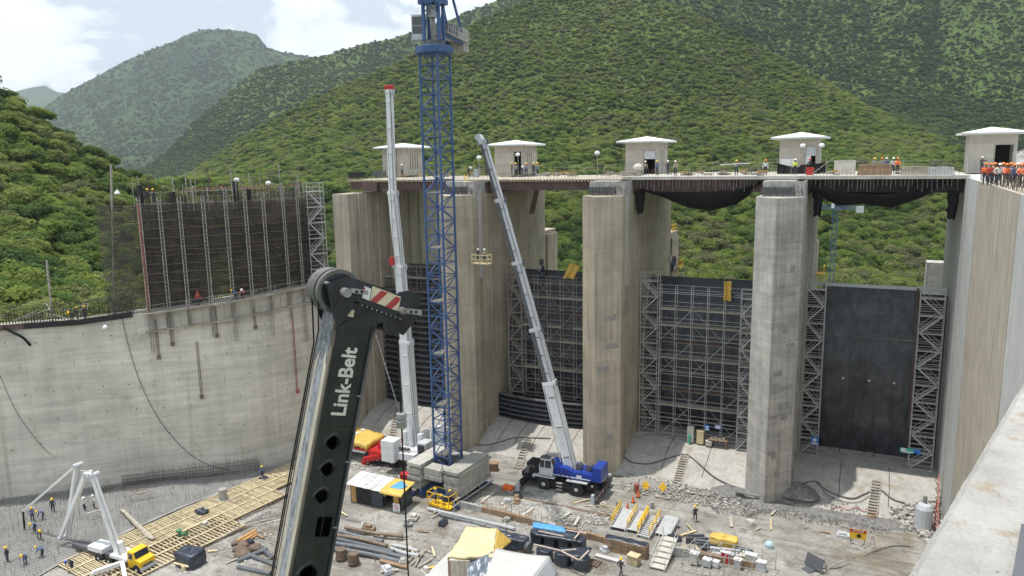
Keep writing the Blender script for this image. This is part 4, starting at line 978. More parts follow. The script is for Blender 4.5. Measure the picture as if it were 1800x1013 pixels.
m2 = MB(o0); m2.bar((-32.5,73.8,G+2.9), (-32.9,73.4,G+3.1), .05); m2.bx((-32.95,73.35,G+2.9), (.12,.06,.45)); m2.build('mirror', m_black, t)
for k in range(3): m2 = MB(o0); m2.box(-30.2,-29.5,73.7,74.05,G+.45+.38*k,G+.5+.38*k); m2.build('step', m_galv, t)
m2 = MB(o0)
for k in range(4): m2.path([(-30.5+.5*k,74.05,G+2.7), (-30.3+.5*k,73.9,G+2.2+.1*k), (-29.9+.5*k,73.95,G+1.5)], .04, 5)
m2.build('hose_bundle', m_rope, t)
m2 = MB(o0); m2.box(-31.2,-26.3,74.07,74.09,G+2.0,G+2.1); m2.build('white_stripe', m_white, t)
m2 = MB(o0); m2.tube(bp[0]+Vector((-1.1,-.7,1)), bp[1]+Vector((-.7,-.7,0)), .06, 5); m2.build('hydraulic_hose', m_wgrey, t)
# ---- concrete pump truck
PV = 43.6
t = T('concrete_pump_truck', 'concrete pump truck with yellow cab and folded white placing boom', 'pump truck', (-61, PV, G)); o0 = t.location
def pb(pts, w0, w1, name='boom_arm', m_=m_white):
    p, q = pts; mb = MB(o0); mb.bar(p, q, w0, w0*.95, 0, (0,1,0), w1, w1*.95); return mb.build(name, m_, t)
J = [onv(x, y, PV) for x, y in ((213,985),(163,836),(151,834),(107,946),(124,823),(31,903),(36,962))]
pb((J[0], J[1]), .54, .40); pb((J[1], J[2]), .40, .40); 
o1 = MB(o0); o1.bar(J[2], J[3]+Vector((0,-.1,0)), .42, .4, 0, (0,1,0), .30, .28); o1.build('boom_arm', m_white, t)
J4 = [p+Vector((0,.55,0)) for p in J]
pb((J4[3], J4[4]), .32, .26); pb((J4[4], J4[5]), .24, .15)
m2 = MB(o0); m2.tube(J4[5], J4[6], .1, 7); m2.build('end_hose', m_rope, t)
for p in (J[1], J[2], J[3], J4[4]): m2 = MB(o0); m2.lathe([(.24,-.3),(.24,.6)], p, (0,1,0), 10); m2.build('boom_joint', m_wgrey, t)
m2 = MB(o0); m2.path([J[0]+Vector((.7,-.4,.3)), J[0].lerp(J[1],.5)+Vector((.75,-.4,.2)), J[1]+Vector((.5,-.4,.6)), J[2]+Vector((.1,-.5,.6))], .07); m2.path([J4[3]+Vector((.35,.2,0)), J4[4]+Vector((.4,.2,.1)), J4[5]+Vector((.1,.2,.3))], .06); m2.build('delivery_pipe', m_pgrey, t)
for i in range(3): m2 = MB(o0); p = J[0].lerp(J[1], .25+.25*i); m2.bar(p+Vector((.2,-.4,.1)), p+Vector((.9,-.4,.35)), .06); m2.build('pipe_bracket', m_wgrey, t)
m2 = MB(o0); m2.lathe([(.6,0),(.45,.6),(.35,1.1)], (J[0].x, PV, G+1.2), (0,0,1), 10); m2.build('turret', m_white, t)
# cab, chassis, wheels: the truck points to the right
cx, cy = at(243, 1005).x+.1, PV+.1
m2 = MB(o0); m2.prism([(cx-.75,G+.6),(cx+.85,G+.6),(cx+.9,G+1.3),(cx+.25,G+1.45),(cx+.02,G+2.05),(cx-.75,G+2.1)], (0,cy-.8,0), (1,0,0), (0,0,1), (0,1.6,0)); cab = m2.build('cab', m_yel, t)
m2 = MB(o0); m2.box(cx-.55, cx-.08, cy-.83, cy-.8, G+1.4, G+1.95); m2.build('side_window', m_glass, cab)
m2 = MB(o0); m2.prism([(cx+.25,G+1.47),(cx+.28,G+1.49),(cx+.06,G+2.03),(cx+.03,G+2.01)], (0,cy-.7,0), (1,0,0), (0,0,1), (0,1.4,0)); m2.build('windscreen', m_glass, cab)
m2 = MB(o0); m2.box(cx+.9, cx+1.0, cy-.85, cy+.85, G+.45, G+.75); m2.build('bumper', m_wgrey, t)
m2 = MB(o0); m2.box(cx-9, cx+.9, cy-.5, cy+.5, G+.6, G+.95); m2.build('chassis', m_dgrey, t)
m2 = MB(o0); m2.box(cx-3.2, cx-.9, cy-.8, cy+.8, G+.95, G+1.25); m2.box(cx-6.4, cx-4.4, cy-.7, cy+.7, G+.95, G+1.4); m2.build('pump_bed', m_white, t)
for y in (-1.25, 1.25):
    for x in (.35, -3.4, -4.8): wheel('wheel', (cx+x, cy+y*.55, G+.5), .5, .35, t, o0)
for a, b in (((cx-1.4,cy-1,G+.9),(cx-2.6,cy-3.0,G+.7)),((cx-1.4,cy-.9,G+.9),(cx+1.2,cy-2.6,G+.8))):
    m2 = MB(o0); m2.bar(a, b, .35); m2.tube(b, (b[0], b[1], G+.05), .12, 6); m2.bx((b[0], b[1], G+.02), (.6,.6,.08)); m2.build('outrigger', m_white, t)
# ---- foreground crane boom
D0 = 10.0; th = math.radians(33)
A_ = CR*.179+CU*.984; Rr = CR*.984-CU*.179; Zc = -CF
B1 = Rr*math.cos(th)-Zc*math.sin(th); N1 = Rr*math.sin(th)+Zc*math.cos(th)
E0 = dep(576, 640, D0); K = FPX/D0
def L3(x, y, z=0): return E0+B1*x+A_*y+N1*z
def bl(px, py, z=0):                          # photo point on the boom's lettered side -> its own x, y
    dx, dy = px-576-N1.dot(CR)*z*K, py-640+N1.dot(CU)*z*K
    return (dx*.984+dy*.179)/(math.cos(th)*K), (dx*.179-dy*.984)/K
bw, bh, yb, yt = .565, .55, -9.0, .70
t = T('foreground_crane_boom', 'charcoal telescopic crane boom standing close by with white lettering', 'crane boom', E0); o0 = E0
holes = [(*bl(581,783), .095, 0), (*bl(571.5,830), .095, 0), (*bl(561.5,878), .095, 0), (*bl(562.5,934.5), .11, 1), (*bl(537,1016), .12, 0)]
mb = MB(o0); cuts = [yt]
for hx, hy, hr, sq in holes: cuts += [hy+hr*1.7, hy-hr*1.7]
cuts.append(yb); mb2 = MB(o0)
e_ = .035
for k in range(0, len(cuts), 2):
    y1, y0 = cuts[k], cuts[k+1]; mb.hexa([L3(e_,y0,-.02),L3(bw-e_,y0,-.02),L3(bw-e_,y1,-.02),L3(e_,y1,-.02),L3(e_,y0,0),L3(bw-e_,y0,0),L3(bw-e_,y1,0),L3(e_,y1,0)])
for hx, hy, hr, sq in holes:
    y1, y0 = hy+hr*1.7, hy-hr*1.7; n = 32; inn = []; out = []
    for j in range(n):
        a = 2*math.pi*j/n; c, s = math.cos(a), math.sin(a)
        p_ = 1.4 if not sq else 9
        rad = hr/(abs(c)**p_+abs(s)**p_)**(1/p_) if not sq else hr*.95/max(abs(c), abs(s)*.8)
        inn.append((hx+rad*c, hy+rad*s*(1 if not sq else 1.05)))
        lx = (bw-e_-hx)/c if c > 1e-6 else (e_-hx)/c if c < -1e-6 else 1e9
        ly = (y1-hy)/s if s > 1e-6 else (y0-hy)/s if s < -1e-6 else 1e9
        q = min(lx, ly); out.append((hx+q*c, hy+q*s))
    cor = [(bw-e_,y1),(e_,y1),(e_,y0),(bw-e_,y0)]
    for j in range(n):
        i = (j+1) % n; (ix, iy), (jx, jy), (ox, oy_), (qx, qy) = inn[j], inn[i], out[j], out[i]
        pts = [(ox, oy_)]
        for cx_, cy_ in cor:
            a0 = math.atan2(oy_-hy, ox-hx); a1 = math.atan2(qy-hy, qx-hx); ac = math.atan2(cy_-hy, cx_-hx)
            if (ac-a0) % 6.2832 > 1e-6 and (ac-a0) % 6.2832 < (a1-a0) % 6.2832-1e-6: pts.append((cx_, cy_))
        pts.append((qx, qy))
        mb.face([L3(*p, 0) for p in pts]+[L3(jx, jy, 0), L3(ix, iy, 0)])
        mb.face([L3(ix, iy, 0), L3(jx, jy, 0), L3(jx, jy, -.02), L3(ix, iy, -.02)])
    if not sq:                                  # pressed lip round the hole
        for j in range(n):
            i = (j+1) % n
            def sc_(p, f): return (hx+(p[0]-hx)*f, hy+(p[1]-hy)*f)
            for f0, z0, f1, z1 in ((1.0, -.012, 1.12, .012), (1.12, .012, 1.32, .014), (1.32, .014, 1.5, .001)):
                mb2.face([L3(*sc_(inn[j], f1), z1), L3(*sc_(inn[i], f1), z1), L3(*sc_(inn[i], f0), z0), L3(*sc_(inn[j], f0), z0)][::-1])
side = mb.build('side_plate_or_shade', m_boom, t); mb2.build('hole_lip', m_boom, t, smooth=True, kind='stuff')
def slab(name, m_, x0, x1, y0, y1, z0, z1, par=t):
    mb = MB(o0); mb.hexa([L3(x0,y0,z0),L3(x1,y0,z0),L3(x1,y1,z0),L3(x0,y1,z0),L3(x0,y0,z1),L3(x1,y0,z1),L3(x1,y1,z1),L3(x0,y1,z1)]); return mb.build(name, m_, par)
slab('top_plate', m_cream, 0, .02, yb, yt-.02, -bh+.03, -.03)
slab('bottom_plate', m_boom, bw-.02, bw, yb, yt-.02, -bh+.03, -.03)
slab('far_side_plate', m_boom, .03, bw-.03, yb, yt, -bh, -bh+.02)
m_edge = M('olive_edge', (.06,.053,.037), rough=.5, var=.3, sc=6)
for x, z in ((.02,-.02),(bw-.02,-.02),(.02,-bh+.02),(bw-.02,-bh+.02)):
    mb = MB(o0); mb.tube(L3(x, yb, z), L3(x, yt-.01, z), .026, 10); mb.build('rounded_edge', m_edge if x < .1 and z > -.1 else m_boom, t, smooth=True)
# grease streak down the top plate and the bare metal end
m_grease = M('graphite_grease', (.33,.35,.41), rough=.3, metal=.45, var=.5, sc=9, streak=.4, ssc=9)
mb = MB(o0); nn = 80
for i in range(nn):
    ya, yb2 = yb+(yt-.25-yb)*i/nn, yb+(yt-.25-yb)*(i+1)/nn
    def ez(y): return (-.39+.035*mn.noise((y*1.3,0,0))+.02*mn.noise((y*6,1,0)), -.17+.035*mn.noise((y*1.6,4,0))+.022*mn.noise((y*7,9,0)))
    (a, b), (c, d_) = ez(ya), ez(yb2); mb.face([L3(-.003,ya,a),L3(-.003,ya,b),L3(-.003,yb2,d_),L3(-.003,yb2,c)][::-1])
mb.build('grease_streak', m_grease, t)
m_scuff = M('scuffed_metal', (.17,.18,.21), rough=.35, metal=.3, var=.75, sc=14)
mb = MB(o0); zs = [-bh+.05+(bh-.1)*j/14 for j in range(15)]; yl = [.05+.22*mn.noise((z*9,3,1))+.12*mn.noise((z*30,5,1)) for z in zs]
for j in range(14): mb.face([L3(-.005,yl[j],zs[j]),L3(-.005,yl[j+1],zs[j+1]),L3(-.005,yt-.03,zs[j+1]),L3(-.005,yt-.03,zs[j])])
mb.build('bare_metal', m_scuff, t)
# lettering
def text_mesh(s, size, bold=.0, ext=.0):
    cu = bpy.data.curves.new('lettering', 'FONT'); cu.body = s; cu.size = size; cu.offset = bold; cu.extrude = ext; cu.align_x = 'CENTER'; cu.align_y = 'CENTER'; cu.resolution_u = 4
    ob = bpy.data.objects.new('tmp_text', cu); COL.objects.link(ob); bpy.context.view_layer.update()
    me = bpy.data.meshes.new_from_object(ob.evaluated_get(bpy.context.evaluated_depsgraph_get())); bpy.data.objects.remove(ob); bpy.data.curves.remove(cu); return me
def lettering(s, size, pos, X, Y, m_, parent, o0, bold=0, name='lettering', sx=1):
    me = text_mesh(s, size, bold, .001); me.materials.clear(); me.materials.append(m_); X = Vector(X).normalized(); Y = Vector(Y).normalized(); Z = X.cross(Y)
    mt = Matrix.Identity(4)
    for i in range(3): mt[i][0] = X[i]*sx; mt[i][1] = Y[i]; mt[i][2] = Z[i]; mt[i][3] = (Vector(pos)-Vector(o0))[i]
    me.transform(mt); o = bpy.data.objects.new(name, me); COL.objects.link(o); o.parent = parent; return o
m_let = M('cream_lettering', (.62,.60,.54), rough=.5, var=.12, sc=8)
lx, ly = bl(604, 668)
lettering('Link-Belt', .28, L3(lx-.01, ly-.05, .004), A_, -B1, m_let, side, o0, .007, sx=.92)
# head
def plate(name, m_, pxs, z, thk, par=t):
    mb = MB(o0); q = [bl(x, y, z) for x, y in pxs]; ar = sum(a[0]*b[1]-b[0]*a[1] for a, b in zip(q, q[1:]+q[:1]))
    if ar < 0: q = q[::-1]
    mb.prism([(x, y) for x, y in q], L3(0, 0, z), B1, A_, N1*thk); return mb.build(name, m_, par)
near = [(577,499),(611,487),(628,492),(622,522),(615,545),(600,566),(592,576),(587,558)]
plate('head_side_plate', m_boom, near, .03, .03)
far = [(bl(x, y, .03)) for x, y in near]
mb = MB(o0); mb.prism(far if sum(a[0]*b[1]-b[0]*a[1] for a, b in zip(far, far[1:]+far[:1])) > 0 else far[::-1], L3(0,0,-bh-.05), B1, A_, N1*.03); mb.build('head_side_plate', m_boom, t)
blk = [(627,492),(666,505),(708,525),(713,531),(707,563),(700,566),(620,528)]
mb = MB(o0); q = [bl(x, y, .06) for x, y in blk]; q = q if sum(a[0]*b[1]-b[0]*a[1] for a, b in zip(q, q[1:]+q[:1])) > 0 else q[::-1]
mb.prism(q, L3(0,0,-bh-.02), B1, A_, N1*(bh+.08)); head = mb.build('boom_head', m_boom, t)
mb = MB(o0); q = [bl(x, y, 0) for x, y in ((593,560),(604,535),(640,532),(690,563),(655,572),(651,588),(589,588))]; q = q if sum(a[0]*b[1]-b[0]*a[1] for a, b in zip(q, q[1:]+q[:1])) > 0 else q[::-1]
mb.prism(q, L3(0,0,-bh+.01), B1, A_, N1*(bh-.005)); mb.build('head_neck', m_boom, t)
plate('head_gusset', m_boom, [(588,577),(640,548),(652,556),(655,575),(590,585)], .008, .014)
mb = MB(o0); q = [bl(x, y, .06) for x, y in blk]; ins = [bl(x, y, .065) for x, y in ((651,503),(697,523),(692,549),(646,529))]
def flat(name, m_, pxs, z, par=head):
    mb = MB(o0); qq = [bl(x, y, z) for x, y in pxs]; P = [L3(x, y, z) for x, y in qq]
    n_ = (P[1]-P[0]).cross(P[2]-P[0]); P = P if n_.dot(N1) > 0 else P[::-1]; mb.face(P); return mb.build(name, m_, par)
m_dec = M('worn_decal', (.58,.50,.36), rough=.5, var=.15, sc=10); m_decr = M('decal_red', (.38,.05,.05), rough=.5, var=.2, sc=10)
flat('chevron_board', m_dec, [(651,503),(697,523),(692,549),(646,529)], .064)
flat('red_stripe', m_decr, [(665,511),(676,515),(657,534),(647,529)], .067); flat('red_stripe', m_decr, [(689,522),(696.5,525),(693,533),(681,545),(671,540)], .067)
flat('white_sticker', m_white, [(638,503),(649,508),(645,529),(634,524)], .064); flat('red_sticker_mark', m_decr, [(637,505),(640,506),(638,510),(635,509)], .067)
flat('white_sticker', m_dec, [(610,543),(620,546),(618,559),(608,556)], .012, side)
def lug(pa, pb2):
    (x0, y0), (x1, y1) = pa, pb2; mb = MB(o0); q = [bl(x0, y0, .16), bl(x1, y0+4, .16), bl(x1, y1, .16), bl(x0, y1-4, .16)]; q = q[::-1]
    mb.prism(q, L3(0,0,.12), B1, A_, N1*.04); o = mb.build('lug_plate', m_steel, t)
    for f in (.3, .62): mb = MB(o0); x, y = bl(x0+(x1-x0)*f, (y0+y1)/2, .162); mb.tube(L3(x, y, .158), L3(x, y, .164), .022, 10); mb.build('bolt_hole', m_dark, o)
lug((621,507),(646,519)); lug((708,544),(734,557))
mb = MB(o0); x, y = bl(608, 514, .1); mb.tube(L3(x, y, .02), L3(x+.02, y, .16), .062, 14); mb.build('axle_boss', m_steel, t, smooth=False)
mb = MB(o0); x, y = bl(700, 548, .1); mb.tube(L3(x, y, .02), L3(x, y, .14), .05, 12); mb.build('axle_boss', m_steel, t)
mb = MB(o0); x, y = bl(595, 520, .062); 
mb.prism([(x+.055*math.cos(k*.524), y+.16*math.sin(k*.524)) for k in range(12)], L3(0,0,.0605), B1, A_, N1*.004); mb.build('slot_opening', m_dark, t)
sx_, sy_ = bl(592, 513, -.1)
for z in (-.10, -.27, -.36, -.46):
    mb = MB(o0); c = L3(sx_, sy_, z)
    mb.lathe([(.06,-.055),(.10,-.055),(.10,-.02),(.24,-.02),(.25,-.045),(.30,-.05),(.30,-.035),(.268,-.008),(.268,.008),(.30,.035),(.30,.05),(.25,.045),(.24,.02),(.10,.02),(.10,.055),(.06,.055)], c, N1, 40); sh_ = mb.build('sheave', m_sheave, t, smooth=False); mb = MB(o0); mb.lathe([(.11,-.026),(.235,-.026),(.235,.026),(.11,.026)], c, N1, 40); mb.build('sheave_web_shade', m_boom, sh_)  # dark disc over the web paints in the shade of the recess
mb = MB(o0); mb.tube(L3(sx_, sy_, -bh), L3(sx_, sy_, .05), .055, 14); mb.build('sheave_axle', m_steel, t)
gx, gy = bl(581, 499, .03)
mb = MB(o0); mb.tube(L3(gx, gy, -bh-.04), L3(gx, gy, .05), .028, 10); mb.build('rope_guard', m_steel, t)
plate('far_bracket', m_boom, [(684,514),(703,510),(719,519),(721,545),(716,562),(690,596),(683,592),(681,560)], -.30, .05)
mb = MB(o0); x, y = bl(668, 570, -.2); mb.lathe([(.13,-.2),(.15,-.18),(.10,-.15),(.15,-.08),(.10,0),(.15,.08),(.10,.15),(.15,.2)], L3(x, y, -.22), N1, 24); mb.build('lower_sheave', m_boom, t)
mb = MB(o0); p0 = bl(548, 520, -.4); p1 = bl(551, 545, -.4)
mb.path([L3(sx_-.27, sy_-.05, -.36), L3(-.06, .2, -.50), L3(-.05, -2, -.545), L3(-.05, yb, -.55)], .011, 6); mb.path([L3(sx_-.25, sy_-.12, -.10), L3(-.10, .4, -.30), L3(-.03, -.3, -.52), L3(-.035, yb, -.56)], .009, 6); mb.build('hoist_rope', m_rope, t)
hp = dep(699, 590, D0); hb = hp - Vector((0, 0, 4.0)); d_ = (at(713, 1013, hb.z) - hp)
mb = MB(o0); mb.tube(hp, hp-Vector((0,0,6)), .011, 6); mb.build('load_rope', m_rope, t)
wz = hp - Vector((0, 0, 1.17))
mb = MB(o0); mb.lathe([(.03,-.10),(.07,-.09),(.075,0),(.05,.02),(.075,.04),(.07,.10),(.03,.11)], wz, (0,0,1), 12); mb.build('rope_weight', m_steel, t)
mb = MB(o0); c0 = dep(661, 590, D0+.1); c1 = wz+Vector((-.02,.0,.1)); n = 34
for k in range(n):
    a, b = c0.lerp(c1, k/n), c0.lerp(c1, (k+.75)/n); mb.tube(a, b, .008 if k % 2 else .012, 5)
mb.build('safety_chain', m_steel, t)

for k in range(9):
    x, y = bl(634+k*7.6, 537+k*3.3, .065); mb = MB(o0); mb.tube(L3(x, y, .060), L3(x, y, .072), .012, 6); mb.build('bolt', m_steel, t)
for hy in (-.86, -3.1): slab('weld_seam', m_edge, .04, bw-.04, hy, hy+.012, 0, .004)
mb = MB(o0); mb.path([L3(bw-.05, yt-.1, .012), L3(bw-.06, -1.0, .014), L3(bw-.05, -3.2, .012), L3(bw-.05, yb, .012)], .009, 5); mb.build('electric_cable', m_rope, t)
for hy in (-.4, -1.3, -2.2): slab('cable_clip', m_steel, bw-.08, bw-.03, hy, hy+.02, 0, .022)
# ================================================================== LEFT WALL REBAR
sA, sB, sC = ws(538,400)[0], ws(245,400)[0], ws(176,400)[0]
CT = -1.95
t = T('rebar_curtain', 'tall dense curtain of dark reinforcing bars standing on the curved wall', 'rebar wall', (*W((sA+sB)/2, 0).xy, -13)); o0 = t.location
sA2 = ws(574,400)[0]
for o_ in (-.15, -.6, -1.05, -1.5, -2.0):
    mb = MB(o0); n = 24
    z = wtop(sA)+.1
    while z < CT:
        mb.path([W(sA2+(sB-sA2)*i/n, z+.04*math.sin(i*3+z)+.02*math.sin(i*7+z*5), o_) for i in range(n+1)], .027, 3); z += .2
    mb.build('horizontal_bar', m_crt, t, kind='stuff')
    if o_ > -.2:
        for kz in range(5, 55, 5):
            z = wtop(sA)+.1+.2*kz
            if z < CT: mb = MB(o0); mb.path([W(sA+(sB-.3-sA)*i/16, z+.07*math.sin(i*2.1+kz), .02) for i in range(17)], .04, 4); mb.build('tie_bar', m_rusty, t)
    mb = MB(o0); s = sA2
    while s < sB: mb.tube(W(s, wtop(s)-.1, o_-.05), W(s+ru(-.05,.05), CT+(ru(.1,1.6) if rnd() < .4 else ru(-.2,.05)), o_-.05+ru(-.05,.05)), .026, 4, cap=False); s += .2
    mb.build('vertical_bar', m_crt, t, kind='stuff')
mb = MB(o0)
z = wtop(sB)+.2
while z < CT+.1:
    for o_ in (-.2, -.8, -1.4): mb.path([W(sB+(sC-sB)*i/8*(1 if rnd() < .7 else ru(.5,1)), z-.2*i/8*rnd(), o_) for i in range(9)], .024, 3)
    z += .27
s = sB
while s < sC+.3: 
    for o_ in (-.2, -.8, -1.4): mb.tube(W(s, wtop(s), o_), W(s, CT-.3*rnd()*rnd(), o_), .024, 4, cap=False)
    s += .30
mb.build('open_mesh', m_crt, t, kind='stuff')
mb = MB(o0); mb.bar(W(sB-.1, wtop(sB), .05), W(sB-.1, CT, .05), .25); mb.build('end_post', m_redrail, t)
for px in (251, 287, 322, 363, 402, 436, 467, 501, 526):
    s, _ = ws(px, 430); zb = ws(px+8, {251:620,287:600,322:575,363:590,402:600,436:560,467:590,501:560,526:600}[px])[1]; mb = MB(o0); top = CT+ru(.5,2.0)
    for ds in (-.16, .16): mb.tube(W(s+ds, zb, .28), W(s+ds, top, .12), .05, 5)
    z = zb
    while z < top-.5: mb.tube(W(s-.16, z, .26), W(s+.16, z+.28, .2), .025, 4); z += .42
    mb.build('support_post', m_galvd, t)
for z in (-4.6, -7.2, -9.7, -12.0):
    mb = MB(o0); mb.path([W(sA+(sB-.3-sA)*i/20, z+.12*math.sin(i*.9), .14) for i in range(21)], .035, 4); mb.build('waler', m_rusty, t)
# working platform bracketed off the wall top
t = T('wall_platform', 'timber working platform bracketed along the foot of the rebar curtain', 'scaffold', (*W(sA+8, 0).xy, -13.5)); o0 = t.location
s = sA-1; 
while s < sB-.6:
    e = s+2.3; mb = MB(o0); z0, z1 = wtop(s)-.15, wtop(e)-.15
    P = [W(s, z0, .1), W(e, z1, .1), W(e, z1, 1.15), W(s, z0, 1.15)]; mb.hexa(P+[p+Vector((0,0,.16)) for p in P]); mb.build('platform_board', m_plank, t)
    mb = MB(o0); mb.bar(W(s, z0-.06, .05), W(s, z0-.06, 1.3), .09); mb.bar(W(s, z0-.1, 1.2), W(s, z0-1.9, .08), .07); mb.bar(W(s, z0, .1), W(s, z0-2.2, .1), .09); mb.build('bracket', m_galvd, t)
    mb = MB(o0); mb.tube(W(s, z0, 1.2), W(s, z0+1.1, 1.2), .03, 4); 
    for h in (.55, 1.05): mb.tube(W(s, z0+h, 1.2), W(e, z1+h, 1.2), .022, 4)
    mb.build('guard_rail', m_galvd, t)
    mb = MB(o0); P = [W(s, z0-2.1, .1), W(e, z1-2.1, .1), W(e, z1-2.1, .7), W(s, z0-2.1, .7)]; mb.hexa(P+[p+Vector((0,0,.1)) for p in P]); mb.build('lower_board', m_plank, t); mb = MB(o0); [mb.tube(W(s+k*.75, z0-2.0, .65), W(s+k*.75, z0-.1, .9), .03, 4) for k in range(3)]; mb.build('hanger', m_galvd, t)
    s = e+.02
for px, y0, y1 in ((273,560,628),(298,545,605),(346,600,698),(377,540,590),(512,545,690),(446,540,575)):
    s, z0 = ws(px, y0); s1, z1 = ws(px+3, y1); mb = MB(W(s, z1)); 
    for d in (-.09, .09): mb.tube(W(s+d, z0, .12), W(s+d, z1, .12), .035, 5)
    mb.bar(W(s-.2, z1, .2), W(s+.2, z1, .2), .22, .4)
    o = mb.build('hanging_anchor', m_redrail if px == 512 else m_rusty); o.location = mb.o
    tag(o, {273:'long paired rod with end plate left on the curved wall below the first rebar posts',298:'short paired rod with end plate on the curved wall, third post from the left',346:'longest paired rod hanging down the middle of the curved wall',377:'short rusty rod under the middle of the wall platform',512:'red oxide rod running down the curved wall near the black crane head',446:'short rusty rod under the right part of the wall platform'}[px], 'anchor rod', 'anchor rods on the curved wall')
# top of the curtain: loose posts, rails, walkway
t = T('top_scaffold', 'tangle of loose posts and rails along the top of the rebar curtain', 'scaffold', (*W(sA+8, 0).xy, -2)); o0 = t.location
s = sA-3
while s < sB+1:
    mb = MB(o0); h = ru(.7, 2.2) if rnd() < .8 else ru(2.4, 4.2); o_ = ru(-3.2, -.2); mb.tube(W(s, CT-1, o_), W(s+ru(-.15,.15), CT+h, o_+ru(-.1,.1)), ru(.03,.075), 5); mb.build('post', m_rusty if rnd() < .4 else m_galvd, t); s += ru(.16, .45)
for k in range(16):
    mb = MB(o0); a = ru(sA-3, sB-6); z = CT+ru(.4,1.6); mb.tube(W(a, z, ru(-2.5,-.2)), W(a+ru(4,9), z+ru(-.2,.2), ru(-2.5,-.2)), .04, 4); mb.build('rail', m_redrail if k % 2 else m_galvd, t)
mb = MB(o0); P = [W(sA-4, CT-.5, -3.4), W(sB, CT-.5, -3.4), W(sB, CT-.5, -1.7), W(sA-4, CT-.5, -1.7)]; n = 14
for i in range(n):
    a, b = sA-4+(sB-sA+4)*i/n, sA-4+(sB-sA+4)*(i+1)/n-.03; P = [W(a, CT-.2, -3.4), W(b, CT-.2, -3.4), W(b, CT-.2, -1.6), W(a, CT-.2, -1.6)]; mb.hexa(P+[p+Vector((0,0,.08)) for p in P])
    if i % 5 == 4 or i == n-1: mb.build('walkway_board', m_plank, t); mb = MB(o0)
for px, yy, h in ((633,300,0),(1077,300,0)): pass
for s in (ws(243,340)[0], ws(300,340)[0], ws(416,340)[0], ws(440,340)[0]):
    mb = MB(o0); mb.box(*sum([[W(s,0,-.9)[k]-.22, W(s,0,-.9)[k]+.22] for k in (0,1)], []), CT-.1, CT+ru(1.2,2.4)); mb.build('black_form', m_black, t)
# low left end of the wall: rebar mats, channel beam, clutter
s0_, s1_ = ws(232,540)[0], ws(2,575)[0]
t = T('low_rebar_mat', 'low tangle of reinforcing bars on the wall top at far left', 'rebar wall', (*W((s0_+s1_)/2, 0).xy, -13)); o0 = t.location
mb = MB(o0); s = s0_
while s < s1_+4:
    for o_ in (-.5, -1.4, -2.4): mb.tube(W(s, wtop(s)-.1, o_), W(s+ru(-.1,.1), wtop(s)+ru(.9,2.3)*(1-.25*(s-s0_)/(s1_-s0_)), o_), .024, 4, cap=False)
    s += .3
for z in np.arange(.25, 2.1, .3):
    for o_ in (-.5, -1.4, -2.4): mb.path([W(s0_+(s1_+4-s0_)*i/12, wtop(s0_+(s1_-s0_)*i/12)+z+ru(-.05,.05), o_) for i in range(13)], .024, 3)
mb.build('rebar', m_rebar, t, kind='stuff')
mb = MB(o0); n = 10
for i in range(n):
    a, b = s0_+(s1_+5-s0_)*i/n, s0_+(s1_+5-s0_)*(i+1)/n-.04; P = [W(a, wtop(a)-.28, .06), W(b, wtop(b)-.28, .06), W(b, wtop(b)-.28, .3), W(a, wtop(a)-.28, .3)]; mb.hexa(P+[p+Vector((0,0,.62)) for p in P])
    mb.build('channel_beam', m_girder if i > 5 else m_black, t); mb = MB(o0)
for i in range(16):
    a = ru(s0_, s1_+2); mb = MB(o0); mb.tube(W(a, wtop(a)+ru(.2,1.8), ru(-2.5,0)), W(a+ru(-3,3), wtop(a)+ru(.2,2.2), ru(-2.5,0)), ru(.03,.06), 4); mb.build('loose_tube', m_galv if rnd() < .5 else m_galvd, t)
for px, y1, h in ((82,458,3.6),(195,290,9.5)):
    s, z = ws(px, 540); mb = MB(o0); mb.bar(W(s, wtop(s), -1.6), onv(px, y1, W(s, 0, -1.6).y) , .16); mb.build('tall_post', m_galvd, t)
mb = MB(o0)
for k in range(2): mb.path([W(s1_-1+3*k, wtop(s1_)+.5, .3), W(s1_-2+3*k, wtop(s1_)-.4, .45), W(s1_-3+3*k, wtop(s1_)-1.8, .3)], .09, 5)
o = MB(W(s1_, -15)); o.path(smooth([W(ws(8,572)[0], wtop(s1_)+.1, .4), W(*ws(25,583), .45), W(*ws(42,593), .3), W(*ws(55,607), .25)]), .13, 6); ob = o.build('black_hose', m_net); ob.location = o.o; tag(ob, 'thick black hose end drooping over the wall top at far left', 'hose')
for px, py in ((186, 573), (207, 338)):
    s, z = ws(px, py); mb = MB(W(s, z, .3)); mb.lathe([(.32,-.18),(.28,0),(.1,.16),(.06,.3)], mb.o, (0,0,1), 10); ob = mb.build('flood_lamp', m_white); ob.location = mb.o; tag(ob, 'white flood lamp hung below the low rebar mat' if py > 500 else 'white flood lamp in front of the open rebar mesh edge', 'lamp')
